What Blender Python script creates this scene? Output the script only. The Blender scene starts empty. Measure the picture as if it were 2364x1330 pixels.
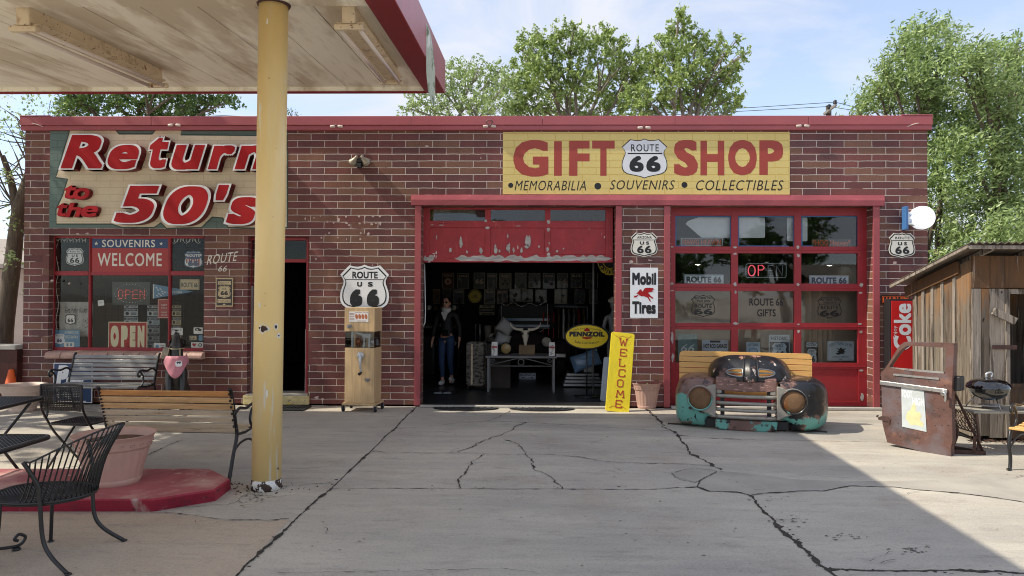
import bpy, bmesh, math, random
import numpy as np
from mathutils import Vector, Matrix, noise
R = math.radians
rnd = random.Random(66)
sc = bpy.context.scene
COL = sc.collection
# ------------------------------------------------------------------ camera
FPX, CX, CY = 1650.0, 1182.0, 665.0
CAM = Vector((0, -10.6, 1.64))
yaw, pitch, roll = R(1.215), R(0.69), R(0.25)
Fw = Vector((-math.sin(yaw)*math.cos(pitch), math.cos(yaw)*math.cos(pitch), math.sin(pitch)))
R0 = Fw.cross(Vector((0, 0, 1))).normalized(); U0 = R0.cross(Fw)
RT = (R0*math.cos(roll) + U0*math.sin(roll)).normalized(); UP = RT.cross(Fw)
cd = bpy.data.cameras.new('camera'); cam = bpy.data.objects.new('camera', cd); COL.objects.link(cam)
cd.sensor_width = 36; cd.lens = FPX/2364*36; cd.clip_end = 3000; cd.clip_start = .05
cam.matrix_world = Matrix(((RT.x, UP.x, -Fw.x, CAM.x), (RT.y, UP.y, -Fw.y, CAM.y), (RT.z, UP.z, -Fw.z, CAM.z), (0, 0, 0, 1)))
sc.camera = cam
sc.cycles.filter_width = 1.05
# ------------------------------------------------------------------ light
SUN = Vector((.945, .15, -1.0)).normalized()          # the way the sunlight travels
sl = bpy.data.lights.new('sun', 'SUN'); so = bpy.data.objects.new('sun', sl); COL.objects.link(so)
sl.energy = 3.1; sl.angle = R(.55); sl.color = (1, .925, .77)
so.rotation_euler = SUN.to_track_quat('-Z', 'Y').to_euler(); so.location = (-20, -5, 25)
w = bpy.data.worlds.new('World'); sc.world = w; w.use_nodes = True
nt = w.node_tree; nt.nodes.clear()
def N(t, typ, **kw):
    n = t.nodes.new(typ)
    for k, v in kw.items(): setattr(n, k, v)
    return n
sky = N(nt, 'ShaderNodeTexSky', sky_type='NISHITA', sun_disc=False)
sky.sun_elevation = R(48); sky.sun_rotation = R(-99); sky.altitude = 1500; sky.dust_density = 1.5
tc = N(nt, 'ShaderNodeTexCoord'); mp = N(nt, 'ShaderNodeMapping'); mp.inputs['Scale'].default_value = (1, 1, 2.6)
mp.inputs['Rotation'].default_value = (0, R(12), 0)
no = N(nt, 'ShaderNodeTexNoise'); no.inputs['Scale'].default_value = 2.6; no.inputs['Detail'].default_value = 7; no.inputs['Roughness'].default_value = .58
no.inputs['Distortion'].default_value = .5
cr = N(nt, 'ShaderNodeValToRGB'); cr.color_ramp.elements[0].position = .40; cr.color_ramp.elements[1].position = .60
cr.color_ramp.elements[0].color = (.35,)*3+(1,); cr.color_ramp.elements[1].color = (.97,)*3+(1,)
mx = N(nt, 'ShaderNodeMix', data_type='RGBA'); mx.inputs['B'].default_value = (3.2, 3.32, 3.66, 1)
bg = N(nt, 'ShaderNodeBackground'); bg.inputs['Strength'].default_value = .15; wo = N(nt, 'ShaderNodeOutputWorld')
L = nt.links.new
L(tc.outputs['Generated'], mp.inputs['Vector']); L(mp.outputs[0], no.inputs['Vector']); L(no.outputs['Fac'], cr.inputs[0])
L(cr.outputs[0], mx.inputs['Factor']); L(sky.outputs[0], mx.inputs['A']); L(mx.outputs['Result'], bg.inputs[0]); L(bg.outputs[0], wo.inputs[0])
sc.view_settings.view_transform = 'Standard'; sc.view_settings.look = 'None'; sc.view_settings.gamma = 1
sc.view_settings.exposure = 0.86
# ------------------------------------------------------------------ pixel -> place helpers
def ray(px, py): return Fw + RT*((px-CX)/FPX) - UP*((py-CY)/FPX)
def at(px, py, Y=0.0):
    d = ray(px, py); return CAM + d*((Y-CAM.y)/d.y)
def gd(px, py, z=0.0):
    d = ray(px, py); return CAM + d*((z-CAM.z)/d.z)
def box_at(x0, y0, x1, y1, Y=0.0):
    xm, ym = (x0+x1)/2, (y0+y1)/2
    return at(x0, ym, Y).x, at(x1, ym, Y).x, at(xm, y1, Y).z, at(xm, y0, Y).z     # x0,x1,z0,z1
# ------------------------------------------------------------------ materials
MATS = {}
def s2l(c): return tuple(((v/255)/12.92 if v/255 <= .04045 else (((v/255)+.055)/1.055)**2.4) for v in c)
def mat(name, rgb, rough=.6, metal=0., var=.12, vs=3., bump=0., bs=60., chips=(), emit=0., coat=0., sc3=(1, 1, 1), alpha=None, lin=False, spec=.5):
    if name in MATS: return MATS[name]
    m = bpy.data.materials.new(name); m.use_nodes = True; t = m.node_tree; b = t.nodes['Principled BSDF']; k = t.links.new
    c = rgb if lin else s2l(rgb)
    tcn = N(t, 'ShaderNodeTexCoord'); mpn = N(t, 'ShaderNodeMapping'); mpn.inputs['Scale'].default_value = sc3
    k(tcn.outputs['Object'], mpn.inputs['Vector'])
    n1 = N(t, 'ShaderNodeTexNoise'); n1.inputs['Scale'].default_value = vs; n1.inputs['Detail'].default_value = 6; n1.inputs['Roughness'].default_value = .6
    k(mpn.outputs[0], n1.inputs['Vector'])
    mr = N(t, 'ShaderNodeMapRange'); mr.inputs[1].default_value = .3; mr.inputs[2].default_value = .7
    k(n1.outputs['Fac'], mr.inputs[0])
    mm = N(t, 'ShaderNodeMix', data_type='RGBA')
    mm.inputs['A'].default_value = tuple(max(0, v*(1-var)) for v in c)+(1,); mm.inputs['B'].default_value = tuple(min(1, v*(1+var)) for v in c)+(1,)
    k(mr.outputs[0], mm.inputs['Factor']); cur = mm.outputs['Result']; rsock = None; bsock = n1.outputs['Fac']
    for i, ch in enumerate(chips):
        c2 = s2l(ch['c']); nn = N(t, 'ShaderNodeTexNoise', noise_dimensions='4D'); nn.inputs['W'].default_value = ch.get('seed', i*3.7+1)
        nn.inputs['Scale'].default_value = ch.get('s', 8); nn.inputs['Detail'].default_value = ch.get('d', 5); nn.inputs['Roughness'].default_value = ch.get('r', .6)
        mp2 = N(t, 'ShaderNodeMapping'); mp2.inputs['Scale'].default_value = ch.get('sc3', (1, 1, 1)); k(tcn.outputs['Object'], mp2.inputs['Vector']); k(mp2.outputs[0], nn.inputs['Vector'])
        fac = nn.outputs['Fac']
        if 'z' in ch:                                 # wear that gets stronger along z: (z_none, z_full)
            sp = N(t, 'ShaderNodeSeparateXYZ'); k(tcn.outputs['Object'], sp.inputs[0]); mz = N(t, 'ShaderNodeMapRange'); mz.inputs[1].default_value = ch['z'][0]; mz.inputs[2].default_value = ch['z'][1]
            mz.inputs[3].default_value = -.35; mz.inputs[4].default_value = 0.
            k(sp.outputs[ch.get('ax', 2)], mz.inputs[0]); ad = N(t, 'ShaderNodeMath', operation='ADD'); k(fac, ad.inputs[0]); k(mz.outputs[0], ad.inputs[1]); fac = ad.outputs[0]
        r2 = N(t, 'ShaderNodeMapRange'); r2.inputs[1].default_value = ch.get('t', .6); r2.inputs[2].default_value = ch.get('t', .6)+ch.get('soft', .02); r2.inputs[4].default_value = ch.get('a', 1)
        k(fac, r2.inputs[0]); m2 = N(t, 'ShaderNodeMix', data_type='RGBA'); k(r2.outputs[0], m2.inputs['Factor']); k(cur, m2.inputs['A']); m2.inputs['B'].default_value = c2+(1,)
        cur = m2.outputs['Result']
    k(cur, b.inputs['Base Color']); b.inputs['Roughness'].default_value = rough; b.inputs['Metallic'].default_value = metal; b.inputs['Coat Weight'].default_value = coat
    b.inputs['Specular IOR Level'].default_value = spec
    if emit: k(cur, b.inputs['Emission Color']); b.inputs['Emission Strength'].default_value = emit
    if bump:
        n2 = N(t, 'ShaderNodeTexNoise'); n2.inputs['Scale'].default_value = bs; n2.inputs['Detail'].default_value = 4; k(mpn.outputs[0], n2.inputs['Vector'])
        bp = N(t, 'ShaderNodeBump'); bp.inputs['Strength'].default_value = min(1, bump); bp.inputs['Distance'].default_value = .01; k(n2.outputs['Fac'], bp.inputs['Height']); k(bp.outputs[0], b.inputs['Normal'])
    MATS[name] = m; return m
def brickmat(name, cols=None, paint=None, mort=(196, 186, 178), bstr=.6, msize=.0048, var=.16, wid=.405, row=.1016, tone=.3):
    m = bpy.data.materials.new(name); m.use_nodes = True; t = m.node_tree; b = t.nodes['Principled BSDF']; k = t.links.new
    tcn = N(t, 'ShaderNodeTexCoord'); sp = N(t, 'ShaderNodeSeparateXYZ'); k(tcn.outputs['Object'], sp.inputs[0])
    ad = N(t, 'ShaderNodeMath', operation='ADD'); k(sp.outputs[0], ad.inputs[0]); k(sp.outputs[1], ad.inputs[1])
    cb = N(t, 'ShaderNodeCombineXYZ'); k(ad.outputs[0], cb.inputs[0]); k(sp.outputs[2], cb.inputs[1])
    # a little wobble so no joint is ruler-straight
    wn = N(t, 'ShaderNodeTexNoise'); wn.inputs['Scale'].default_value = 9; k(tcn.outputs['Object'], wn.inputs['Vector'])
    ws = N(t, 'ShaderNodeVectorMath', operation='SUBTRACT'); k(wn.outputs['Color'], ws.inputs[0]); ws.inputs[1].default_value = (.5, .5, .5)
    wm = N(t, 'ShaderNodeVectorMath', operation='SCALE'); k(ws.outputs[0], wm.inputs[0]); wm.inputs['Scale'].default_value = .012
    wa = N(t, 'ShaderNodeVectorMath', operation='ADD'); k(cb.outputs[0], wa.inputs[0]); k(wm.outputs[0], wa.inputs[1])
    br = N(t, 'ShaderNodeTexBrick'); br.offset = .5; br.inputs['Scale'].default_value = 1; br.inputs['Brick Width'].default_value = wid; br.inputs['Row Height'].default_value = row
    br.inputs['Mortar Size'].default_value = msize; br.inputs['Mortar Smooth'].default_value = .25; br.inputs['Bias'].default_value = 0
    br.inputs['Color1'].default_value = (0, 0, 0, 1); br.inputs['Color2'].default_value = (1, 1, 1, 1); br.inputs['Mortar'].default_value = (.5, .5, .5, 1)
    k(wa.outputs[0], br.inputs['Vector'])
    n1 = N(t, 'ShaderNodeTexNoise'); n1.inputs['Scale'].default_value = 45; n1.inputs['Detail'].default_value = 4; k(tcn.outputs['Object'], n1.inputs['Vector'])
    n3 = N(t, 'ShaderNodeTexNoise'); n3.inputs['Scale'].default_value = 1.1; n3.inputs['Detail'].default_value = 7; n3.inputs['Roughness'].default_value = .65; mps = N(t, 'ShaderNodeMapping'); mps.inputs['Scale'].default_value = (1.6, 1.6, .45); k(tcn.outputs['Object'], mps.inputs['Vector']); k(mps.outputs[0], n3.inputs['Vector'])
    if cols:
        cr = N(t, 'ShaderNodeValToRGB'); cr.color_ramp.interpolation = 'CONSTANT'; e = cr.color_ramp.elements
        for i, c in enumerate(cols):
            el = e[i] if i < 2 else e.new(1)
            el.position = i/len(cols); el.color = s2l(c)+(1,)
        k(br.outputs['Color'], cr.inputs[0]); bc = cr.outputs[0]
    else:
        rg = N(t, 'ShaderNodeRGB'); rg.outputs[0].default_value = s2l(paint)+(1,); bc = rg.outputs[0]
    hs = N(t, 'ShaderNodeHueSaturation'); k(bc, hs.inputs['Color'])
    mv = N(t, 'ShaderNodeMapRange'); mv.inputs[1].default_value = .3; mv.inputs[2].default_value = .7; mv.inputs[3].default_value = 1-var; mv.inputs[4].default_value = 1+var; k(n1.outputs['Fac'], mv.inputs[0])
    mw = N(t, 'ShaderNodeMapRange'); mw.inputs[1].default_value = .3; mw.inputs[2].default_value = .7; mw.inputs[3].default_value = 1-tone; mw.inputs[4].default_value = 1+tone; k(n3.outputs['Fac'], mw.inputs[0])
    mu = N(t, 'ShaderNodeMath', operation='MULTIPLY'); k(mv.outputs[0], mu.inputs[0]); k(mw.outputs[0], mu.inputs[1]); k(mu.outputs[0], hs.inputs['Value'])
    mm = N(t, 'ShaderNodeMix', data_type='RGBA'); k(hs.outputs[0], mm.inputs['A']); mm.inputs['B'].default_value = s2l(mort)+(1,); 
    # joints are painted over here and there
    nj = N(t, 'ShaderNodeTexNoise'); nj.inputs['Scale'].default_value = 1.7; nj.inputs['Detail'].default_value = 3; k(tcn.outputs['Object'], nj.inputs['Vector'])
    rj = N(t, 'ShaderNodeMapRange'); rj.inputs[1].default_value = .68; rj.inputs[2].default_value = .64; k(nj.outputs['Fac'], rj.inputs[0])
    mj = N(t, 'ShaderNodeMath', operation='MULTIPLY'); k(rj.outputs[0], mj.inputs[0]); k(br.outputs['Fac'], mj.inputs[1]); k(mj.outputs[0] if cols else br.outputs['Fac'], mm.inputs['Factor'])
    k(mm.outputs['Result'], b.inputs['Base Color']); b.inputs['Roughness'].default_value = .55; b.inputs['Specular IOR Level'].default_value = .35
    sb = N(t, 'ShaderNodeMath', operation='MULTIPLY'); k(n1.outputs['Fac'], sb.inputs[0]); sb.inputs[1].default_value = .5
    s2 = N(t, 'ShaderNodeMath', operation='SUBTRACT'); k(sb.outputs[0], s2.inputs[0]); k(br.outputs['Fac'], s2.inputs[1])
    bp = N(t, 'ShaderNodeBump'); bp.inputs['Strength'].default_value = bstr; bp.inputs['Distance'].default_value = .006; k(s2.outputs[0], bp.inputs['Height']); k(bp.outputs[0], b.inputs['Normal'])
    MATS[name] = m; return m
def glassmat(name, tint=(.9, .93, .92), gl=1.0):
    m = bpy.data.materials.new(name); m.use_nodes = True; t = m.node_tree; t.nodes.clear(); k = t.links.new
    tr = N(t, 'ShaderNodeBsdfTransparent'); tr.inputs[0].default_value = tint+(1,); g = N(t, 'ShaderNodeBsdfGlossy'); g.inputs['Roughness'].default_value = .02
    fr = N(t, 'ShaderNodeFresnel'); fr.inputs[0].default_value = 1.5; mu = N(t, 'ShaderNodeMath', operation='MULTIPLY'); mu.inputs[1].default_value = gl
    n2 = N(t, 'ShaderNodeTexNoise'); n2.inputs['Scale'].default_value = 1.3; tcn = N(t, 'ShaderNodeTexCoord'); k(tcn.outputs['Object'], n2.inputs['Vector'])
    bp = N(t, 'ShaderNodeBump'); bp.inputs['Strength'].default_value = .12; bp.inputs['Distance'].default_value = .02; k(n2.outputs['Fac'], bp.inputs['Height']); k(bp.outputs[0], g.inputs['Normal'])
    mi = N(t, 'ShaderNodeMixShader'); o = N(t, 'ShaderNodeOutputMaterial'); k(fr.outputs[0], mu.inputs[0]); k(mu.outputs[0], mi.inputs[0]); k(tr.outputs[0], mi.inputs[1]); k(g.outputs[0], mi.inputs[2]); k(mi.outputs[0], o.inputs[0])
    MATS[name] = m; return m
def leafmat(name, a, b_):
    m = bpy.data.materials.new(name); m.use_nodes = True; t = m.node_tree; t.nodes.clear(); k = t.links.new
    ge = N(t, 'ShaderNodeNewGeometry'); mm = N(t, 'ShaderNodeMix', data_type='RGBA'); mm.inputs['A'].default_value = s2l(a)+(1,); mm.inputs['B'].default_value = s2l(b_)+(1,)
    k(ge.outputs['Random Per Island'], mm.inputs['Factor']); d = N(t, 'ShaderNodeBsdfDiffuse'); tl = N(t, 'ShaderNodeBsdfTranslucent'); gl = N(t, 'ShaderNodeBsdfGlossy'); gl.inputs['Roughness'].default_value = .45
    k(mm.outputs['Result'], d.inputs[0]); k(mm.outputs['Result'], tl.inputs[0]); m1 = N(t, 'ShaderNodeMixShader'); m1.inputs[0].default_value = .38; k(d.outputs[0], m1.inputs[1]); k(tl.outputs[0], m1.inputs[2])
    m2 = N(t, 'ShaderNodeMixShader'); m2.inputs[0].default_value = .05; k(m1.outputs[0], m2.inputs[1]); k(gl.outputs[0], m2.inputs[2]); o = N(t, 'ShaderNodeOutputMaterial'); k(m2.outputs[0], o.inputs[0])
    MATS[name] = m; return m
# ------------------------------------------------------------------ mesh builder
class MB:
    def __init__(s, off=(0, 0, 0), M=None):
        s.v = []; s.f = []; s.mi = []; s.m = 0; s.off = Vector(off); s.M = M; s.sm = []; s.smooth = False
    def add(s, vs, fs):
        b = len(s.v)
        for p in vs:
            p = Vector(p)
            if s.M is not None: p = s.M @ p
            s.v.append(tuple(p-s.off))
        for f in fs: s.f.append([b+i for i in f]); s.mi.append(s.m); s.sm.append(s.smooth)
        return s
    def box(s, x0, x1, y0, y1, z0, z1):
        v = [(x, y, z) for z in (z0, z1) for y in (y0, y1) for x in (x0, x1)]
        return s.add(v, [(0, 2, 3, 1), (4, 5, 7, 6), (0, 1, 5, 4), (2, 6, 7, 3), (0, 4, 6, 2), (1, 3, 7, 5)])
    def bar(s, a, b, w, h, up=(0, 0, 1)):
        a, b = Vector(a), Vector(b); d = (b-a).normalized(); u = Vector(up); r = d.cross(u)
        if r.length < 1e-4: r = d.cross(Vector((1, 0, 0)))
        r.normalize(); u = r.cross(d); vs = []
        for p in (a, b):
            for i, j in ((-1, -1), (1, -1), (1, 1), (-1, 1)): vs.append(p+r*(i*w/2)+u*(j*h/2))
        return s.add(vs, [(3, 2, 1, 0), (4, 5, 6, 7), (0, 1, 5, 4), (1, 2, 6, 5), (2, 3, 7, 6), (3, 0, 4, 7)])
    def tube(s, pts, r, n=8, cap=True, flat=1.0, closed=False):
        pts = [Vector(p) for p in pts]; m = len(pts); rr = r if isinstance(r, (list, tuple)) else [r]*m
        vs = []; fs = []; pu = None
        for i, p in enumerate(pts):
            if closed: d = pts[(i+1) % m]-pts[i-1]
            else: d = (pts[min(i+1, m-1)]-pts[max(i-1, 0)])
            d.normalize()
            if pu is None: pu = Vector((0, 0, 1)) if abs(d.z) < .9 else Vector((0, 1, 0))
            u = (pu-d*pu.dot(d)).normalized(); q = d.cross(u); pu = u
            for j in range(n):
                a = 2*math.pi*(j+.5)/n; vs.append(p+(u*math.cos(a)*flat+q*math.sin(a))*rr[i])
        for i in range(m if closed else m-1):
            for j in range(n):
                a = i*n+j; b = i*n+(j+1) % n; i2 = (i+1) % m; fs.append((a, b, i2*n+(j+1) % n, i2*n+j))
        if cap and not closed: fs += [tuple(range(n))[::-1], tuple(range((m-1)*n, m*n))]
        o = s.smooth; s.smooth = n > 5; s.add(vs, fs); s.smooth = o; return s
    def lathe(s, prof, c=(0, 0, 0), n=24, rib=0, nr=0, axis='z', smooth=True, cap=True):
        c = Vector(c); vs = []; fs = []; m = len(prof)
        for r, z in prof:
            for j in range(n):
                a = 2*math.pi*j/n; q = r*(1+(rib*math.cos(a*nr) if rib else 0)); x, y = q*math.cos(a), q*math.sin(a)
                vs.append(c+(Vector((x, y, z)) if axis == 'z' else Vector((x, z, y)) if axis == 'y' else Vector((z, x, y))))
        for i in range(m-1):
            for j in range(n): fs.append((i*n+j, i*n+(j+1) % n, (i+1)*n+(j+1) % n, (i+1)*n+j))
        if cap: fs += [tuple(range(n))[::-1], tuple(range((m-1)*n, m*n))]
        o = s.smooth; s.smooth = smooth; s.add(vs, fs); s.smooth = o; return s
    def ell(s, c, rx, ry, rz, n=16, m=10, z0=-1, z1=1):
        vs = []; fs = []; c = Vector(c)
        for i in range(m+1):
            t = math.asin(max(-1, min(1, z0)))+(math.asin(min(1, z1))-math.asin(max(-1, z0)))*i/m
            for j in range(n):
                a = 2*math.pi*j/n; vs.append(c+Vector((rx*math.cos(t)*math.cos(a), ry*math.cos(t)*math.sin(a), rz*math.sin(t))))
        for i in range(m):
            for j in range(n): fs.append((i*n+j, i*n+(j+1) % n, (i+1)*n+(j+1) % n, (i+1)*n+j))
        fs += [tuple(range(n))[::-1], tuple(range(m*n, m*n+n))]
        o = s.smooth; s.smooth = True; s.add(vs, fs); s.smooth = o; return s
    def prism(s, pts, y0, y1, plane='xz'):
        n = len(pts)
        def P(p, d): return (p[0], d, p[1]) if plane == 'xz' else ((p[0], p[1], d) if plane == 'xy' else (d, p[0], p[1]))
        vs = [P(p, y0) for p in pts]+[P(p, y1) for p in pts]
        a = sum(pts[i][0]*pts[(i+1) % n][1]-pts[(i+1) % n][0]*pts[i][1] for i in range(n))
        fs = [tuple(range(n)), tuple(range(2*n-1, n-1, -1))]+[((i+1) % n, i, n+i, n+(i+1) % n) for i in range(n)]
        return s.add(vs, fs)
    def pillow(s, pts, yb, yf, rnd_=.12, k=5, cen=None):
        """rounded body grown from an outline in xz: back edge at yb, front face at yf"""
        n = len(pts); c = cen or (sum(p[0] for p in pts)/n, sum(p[1] for p in pts)/n); vs = []; fs = []
        rings = [(1, yb), (1, yf+(yb-yf)*.35)]
        for i in range(1, k+1):
            a = i/k*math.pi/2; rings.append((1-rnd_*(1-math.cos(a)), yf+(yb-yf)*.35*(1-math.sin(a))))
        for sc_, y in rings:
            for p in pts: vs.append((c[0]+(p[0]-c[0])*sc_, y, c[1]+(p[1]-c[1])*sc_))
        for i in range(len(rings)-1):
            for j in range(n): fs.append((i*n+j, i*n+(j+1) % n, (i+1)*n+(j+1) % n, (i+1)*n+j))
        fs.append(tuple(range((len(rings)-1)*n, len(rings)*n)))
        o = s.smooth; s.smooth = True; s.add(vs, fs); s.smooth = o; return s
    def quad(s, a, b, c, d): return s.add([a, b, c, d], [(0, 1, 2, 3)])
    def build(s, name, mats, parent=None, bevel=0, loc=None, fix=True):
        me = bpy.data.meshes.new(name); me.from_pydata(s.v, [], s.f)
        for m in (mats if isinstance(mats, (list, tuple)) else [mats]): me.materials.append(m)
        me.polygons.foreach_set('material_index', s.mi); me.polygons.foreach_set('use_smooth', s.sm)
        if fix:
            bm = bmesh.new(); bm.from_mesh(me); bmesh.ops.recalc_face_normals(bm, faces=bm.faces); bm.to_mesh(me); bm.free()
        me.update(); o = bpy.data.objects.new(name, me); COL.objects.link(o)
        if parent: o.parent = parent
        if loc is not None: o.location = loc
        if bevel:
            b = o.modifiers.new('bevel', 'BEVEL'); b.width = bevel; b.segments = 2; b.limit_method = 'ANGLE'; b.angle_limit = R(40)
        return o
def thing(name, label, cat, loc=(0, 0, 0), rz=0, group=None, rot=None):
    o = bpy.data.objects.new(name, None); COL.objects.link(o); o.location = loc; o.rotation_euler = rot or (0, 0, rz); o.empty_display_size = .1
    return tag(o, label, cat, group)
def tag(o, label=None, cat=None, group=None, kind=None):
    if label: o['label'] = label
    if cat: o['category'] = cat
    if group: o['group'] = group
    if kind: o['kind'] = kind
    return o
# ------------------------------------------------------------------ lettering
TXC = {}
def glyphs(s, shear=0., space=1., res=3, extrude=0.):
    c = bpy.data.curves.new('t', 'FONT'); c.body = s; c.size = 1; c.shear = shear; c.space_character = space; c.resolution_u = res; c.extrude = extrude
    o = bpy.data.objects.new('t', c); COL.objects.link(o); dg = bpy.context.evaluated_depsgraph_get(); dg.update(); e = o.evaluated_get(dg); me = e.to_mesh()
    v = [tuple(p.co) for p in me.vertices]; f = [tuple(p.vertices) for p in me.polygons]; e.to_mesh_clear(); bpy.data.objects.remove(o); bpy.data.curves.remove(c); return v, f
def embolden(v, f, b, n=2, shear=0.):
    """stroke weight added by copies shifted round a square, each on its own thin layer; then slanted"""
    if b <= .003: return [(x+y*shear, y, z, 0) for x, y, z in v], f
    V = []; F = []; D = sorted({(round(b*max(-1, min(1, i)), 6), round(b*max(-1, min(1, k)), 6)) for i, k in [(-1+2*a/n, e) for a in range(n+1) for e in (-1, 1)]+[(e, -1+2*a/n) for a in range(n+1) for e in (-1, 1)]})+[(0, 0)]
    for l, (dx, dy) in enumerate(D):
        q = len(V); V += [(x+dx+(y+dy)*shear, y+dy, z, l) for x, y, z in v]; F += [tuple(i+q for i in p) for p in f]
    return V, F
def text2d(s, bold=0., shear=0., space=1., res=3):
    key = (s, bold, shear, space)
    if key in TXC: return TXC[key]
    v, f = glyphs(s, 0, space+bold*.9, res); v, f = embolden(v, f, bold, 1 if len(s) > 3 else 3, shear)
    x0, x1 = min(p[0] for p in v), max(p[0] for p in v); y0, y1 = min(p[1] for p in v), max(p[1] for p in v)
    TXC[key] = ([((p[0]-x0)/(x1-x0), (p[1]-y0)/(y1-y0), p[3]) for p in v], f); return TXC[key]
def put_text(mb, s, x0, x1, z0, z1, y, arc=0, **kw):
    v, f = text2d(s, **kw); w_, h = x1-x0, z1-z0
    mb.add([(x0+a*w_, y-l*.00004, z0+b*h+(arc*(1-(2*a-1)**2))) for a, b, l in v], f)
SH = [(0, 1), (.07, .968), (.14, .955), (.22, .962), (.315, .985), (.5, .79), (.455, .73), (.428, .66), (.432, .6), (.462, .52), (.492, .42), (.5, .32), (.487, .23), (.45, .16), (.38, .11), (.28, .083), (.18, .062), (.08, .035), (0, 0)]
SHIELD = [(x, z) for x, z in SH]+[(-x, z) for x, z in SH[-2:0:-1]]
def ellipse(cx, cz, a, b, n=40): return [(cx+a*math.cos(2*math.pi*i/n), cz+b*math.sin(2*math.pi*i/n)) for i in range(n)]
def rrect(x0, x1, z0, z1, r=.01, n=4):
    p = []
    for cx, cz, a0 in ((x1-r, z1-r, 0), (x0+r, z1-r, 90), (x0+r, z0+r, 180), (x1-r, z0+r, 270)):
        for i in range(n+1): a = R(a0+90*i/n); p.append((cx+r*math.cos(a), cz+r*math.sin(a)))
    return p
def star(cx, cz, r, r2=.4): return [(cx+(r if i % 2 == 0 else r*r2)*math.sin(math.pi*i/5), cz+(r if i % 2 == 0 else r*r2)*math.cos(math.pi*i/5)) for i in range(10)]
def fpoly(mb, pts, y): mb.add([(x, y, z) for x, z in pts], [tuple(range(len(pts)))])
def ring(mb, pts, k, y):
    n = len(pts); cx = sum(p[0] for p in pts)/n; cz = sum(p[1] for p in pts)/n
    if not isinstance(k, tuple): k = (k, k)
    q = [(cx+(x-cx)*k[0], cz+(z-cz)*k[1]) for x, z in pts]
    mb.add([(x, y, z) for x, z in pts]+[(x, y, z) for x, z in q], [(i, (i+1) % n, n+(i+1) % n, n+i) for i in range(n)])
M_ = MATS
def art(root, w_, h, items, y=-.001, name='lettering'):
    """flat printed marks on a sign face; u,v run 0..1 from the top left"""
    mb = MB(); ms = []; lay = 0
    for it in items:
        k, m = it[0], it[1]
        if m not in ms: ms.append(m)
        mb.m = ms.index(m); lay += 1; yy = y-lay*.0004
        X = lambda u: (u-.5)*w_
        Z = lambda v: (.5-v)*h
        kw = it[3] if len(it) > 3 else {}
        a = it[2]
        if k == 't': put_text(mb, a[0], X(a[1]), X(a[3]), Z(a[4]), Z(a[2]), yy, **kw)
        elif k == 'r': fpoly(mb, [(X(a[0]), Z(a[3])), (X(a[2]), Z(a[3])), (X(a[2]), Z(a[1])), (X(a[0]), Z(a[1]))], yy)
        elif k == 'rr': fpoly(mb, rrect(X(a[0]), X(a[2]), Z(a[3]), Z(a[1]), a[4]), yy)
        elif k == 'b': ring(mb, rrect(X(a[0]), X(a[2]), Z(a[3]), Z(a[1]), .008), a[4], yy)
        elif k == 's': fpoly(mb, [(X(a[0])+p*(X(a[2])-X(a[0]))+.5*(X(a[2])-X(a[0])), Z(a[3])+q*(Z(a[1])-Z(a[3]))) for p, q in SHIELD], yy)
        elif k == 'sr': ring(mb, [(X(a[0])+p*(X(a[2])-X(a[0]))+.5*(X(a[2])-X(a[0])), Z(a[3])+q*(Z(a[1])-Z(a[3]))) for p, q in SHIELD], a[4], yy)
        elif k == 'e': fpoly(mb, ellipse(X(a[0]), Z(a[1]), a[2]*w_, a[3]*h, 24), yy)
        elif k == 'er': ring(mb, ellipse(X(a[0]), Z(a[1]), a[2]*w_, a[3]*h, 32), a[4], yy)
        elif k == 'p': fpoly(mb, [(X(u), Z(v)) for u, v in a], yy)
        elif k == 'st': fpoly(mb, star(X(a[0]), Z(a[1]), a[2]*h), yy)
    if mb.f: mb.build(name, [M_[m] if isinstance(m, str) else m for m in ms], root, fix=False)
def sign(name, label, cat, box, Y, face, items=(), th=.006, shape='rect', group=None, rz=0, tilt=0, edge=None, pname='panel', r=.008):
    x0, x1, z0, z1 = box_at(*box, Y); w_, h = x1-x0, z1-z0
    root = thing(name, label, cat, ((x0+x1)/2, Y, (z0+z1)/2), group=group, rot=(0, R(tilt), R(rz)))
    if shape == 'rect': pts = rrect(-w_/2, w_/2, -h/2, h/2, min(r, h*.2))
    elif shape == 'shield': pts = [(p*w_, (q-.5)*h) for p, q in SHIELD]
    elif shape == 'oval': pts = ellipse(0, 0, w_/2, h/2)
    elif shape == 'square': pts = [(-w_/2, -h/2), (w_/2, -h/2), (w_/2, h/2), (-w_/2, h/2)]
    else: pts = [(u*w_-w_/2, h/2-v*h) for u, v in shape]
    MB().prism(pts, 0, th).build(pname, M_[face] if isinstance(face, str) else face, root)
    if items: art(root, w_, h, items)
    return root, w_, h
def skin(name, verts, edges, m, parent=None, sub=2, root=0):
    me = bpy.data.meshes.new(name); me.from_pydata([v[:3] for v in verts], edges, []); o = bpy.data.objects.new(name, me); COL.objects.link(o)
    md = o.modifiers.new('s', 'SKIN'); sd = me.skin_vertices[0].data
    for i, v in enumerate(verts):
        sd[i].radius = (v[3], v[4] if len(v) > 4 else v[3]); sd[i].use_root = (i == root)
    md.branch_smoothing = .4; sb = o.modifiers.new('u', 'SUBSURF'); sb.levels = sub
    dg = bpy.context.evaluated_depsgraph_get(); dg.update(); nm = bpy.data.meshes.new_from_object(o.evaluated_get(dg)); bpy.data.objects.remove(o)
    nm.materials.clear(); nm.materials.append(m); nm.polygons.foreach_set('use_smooth', [True]*len(nm.polygons))
    q = bpy.data.objects.new(name, nm); COL.objects.link(q)
    if parent: q.parent = parent
    return q
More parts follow.
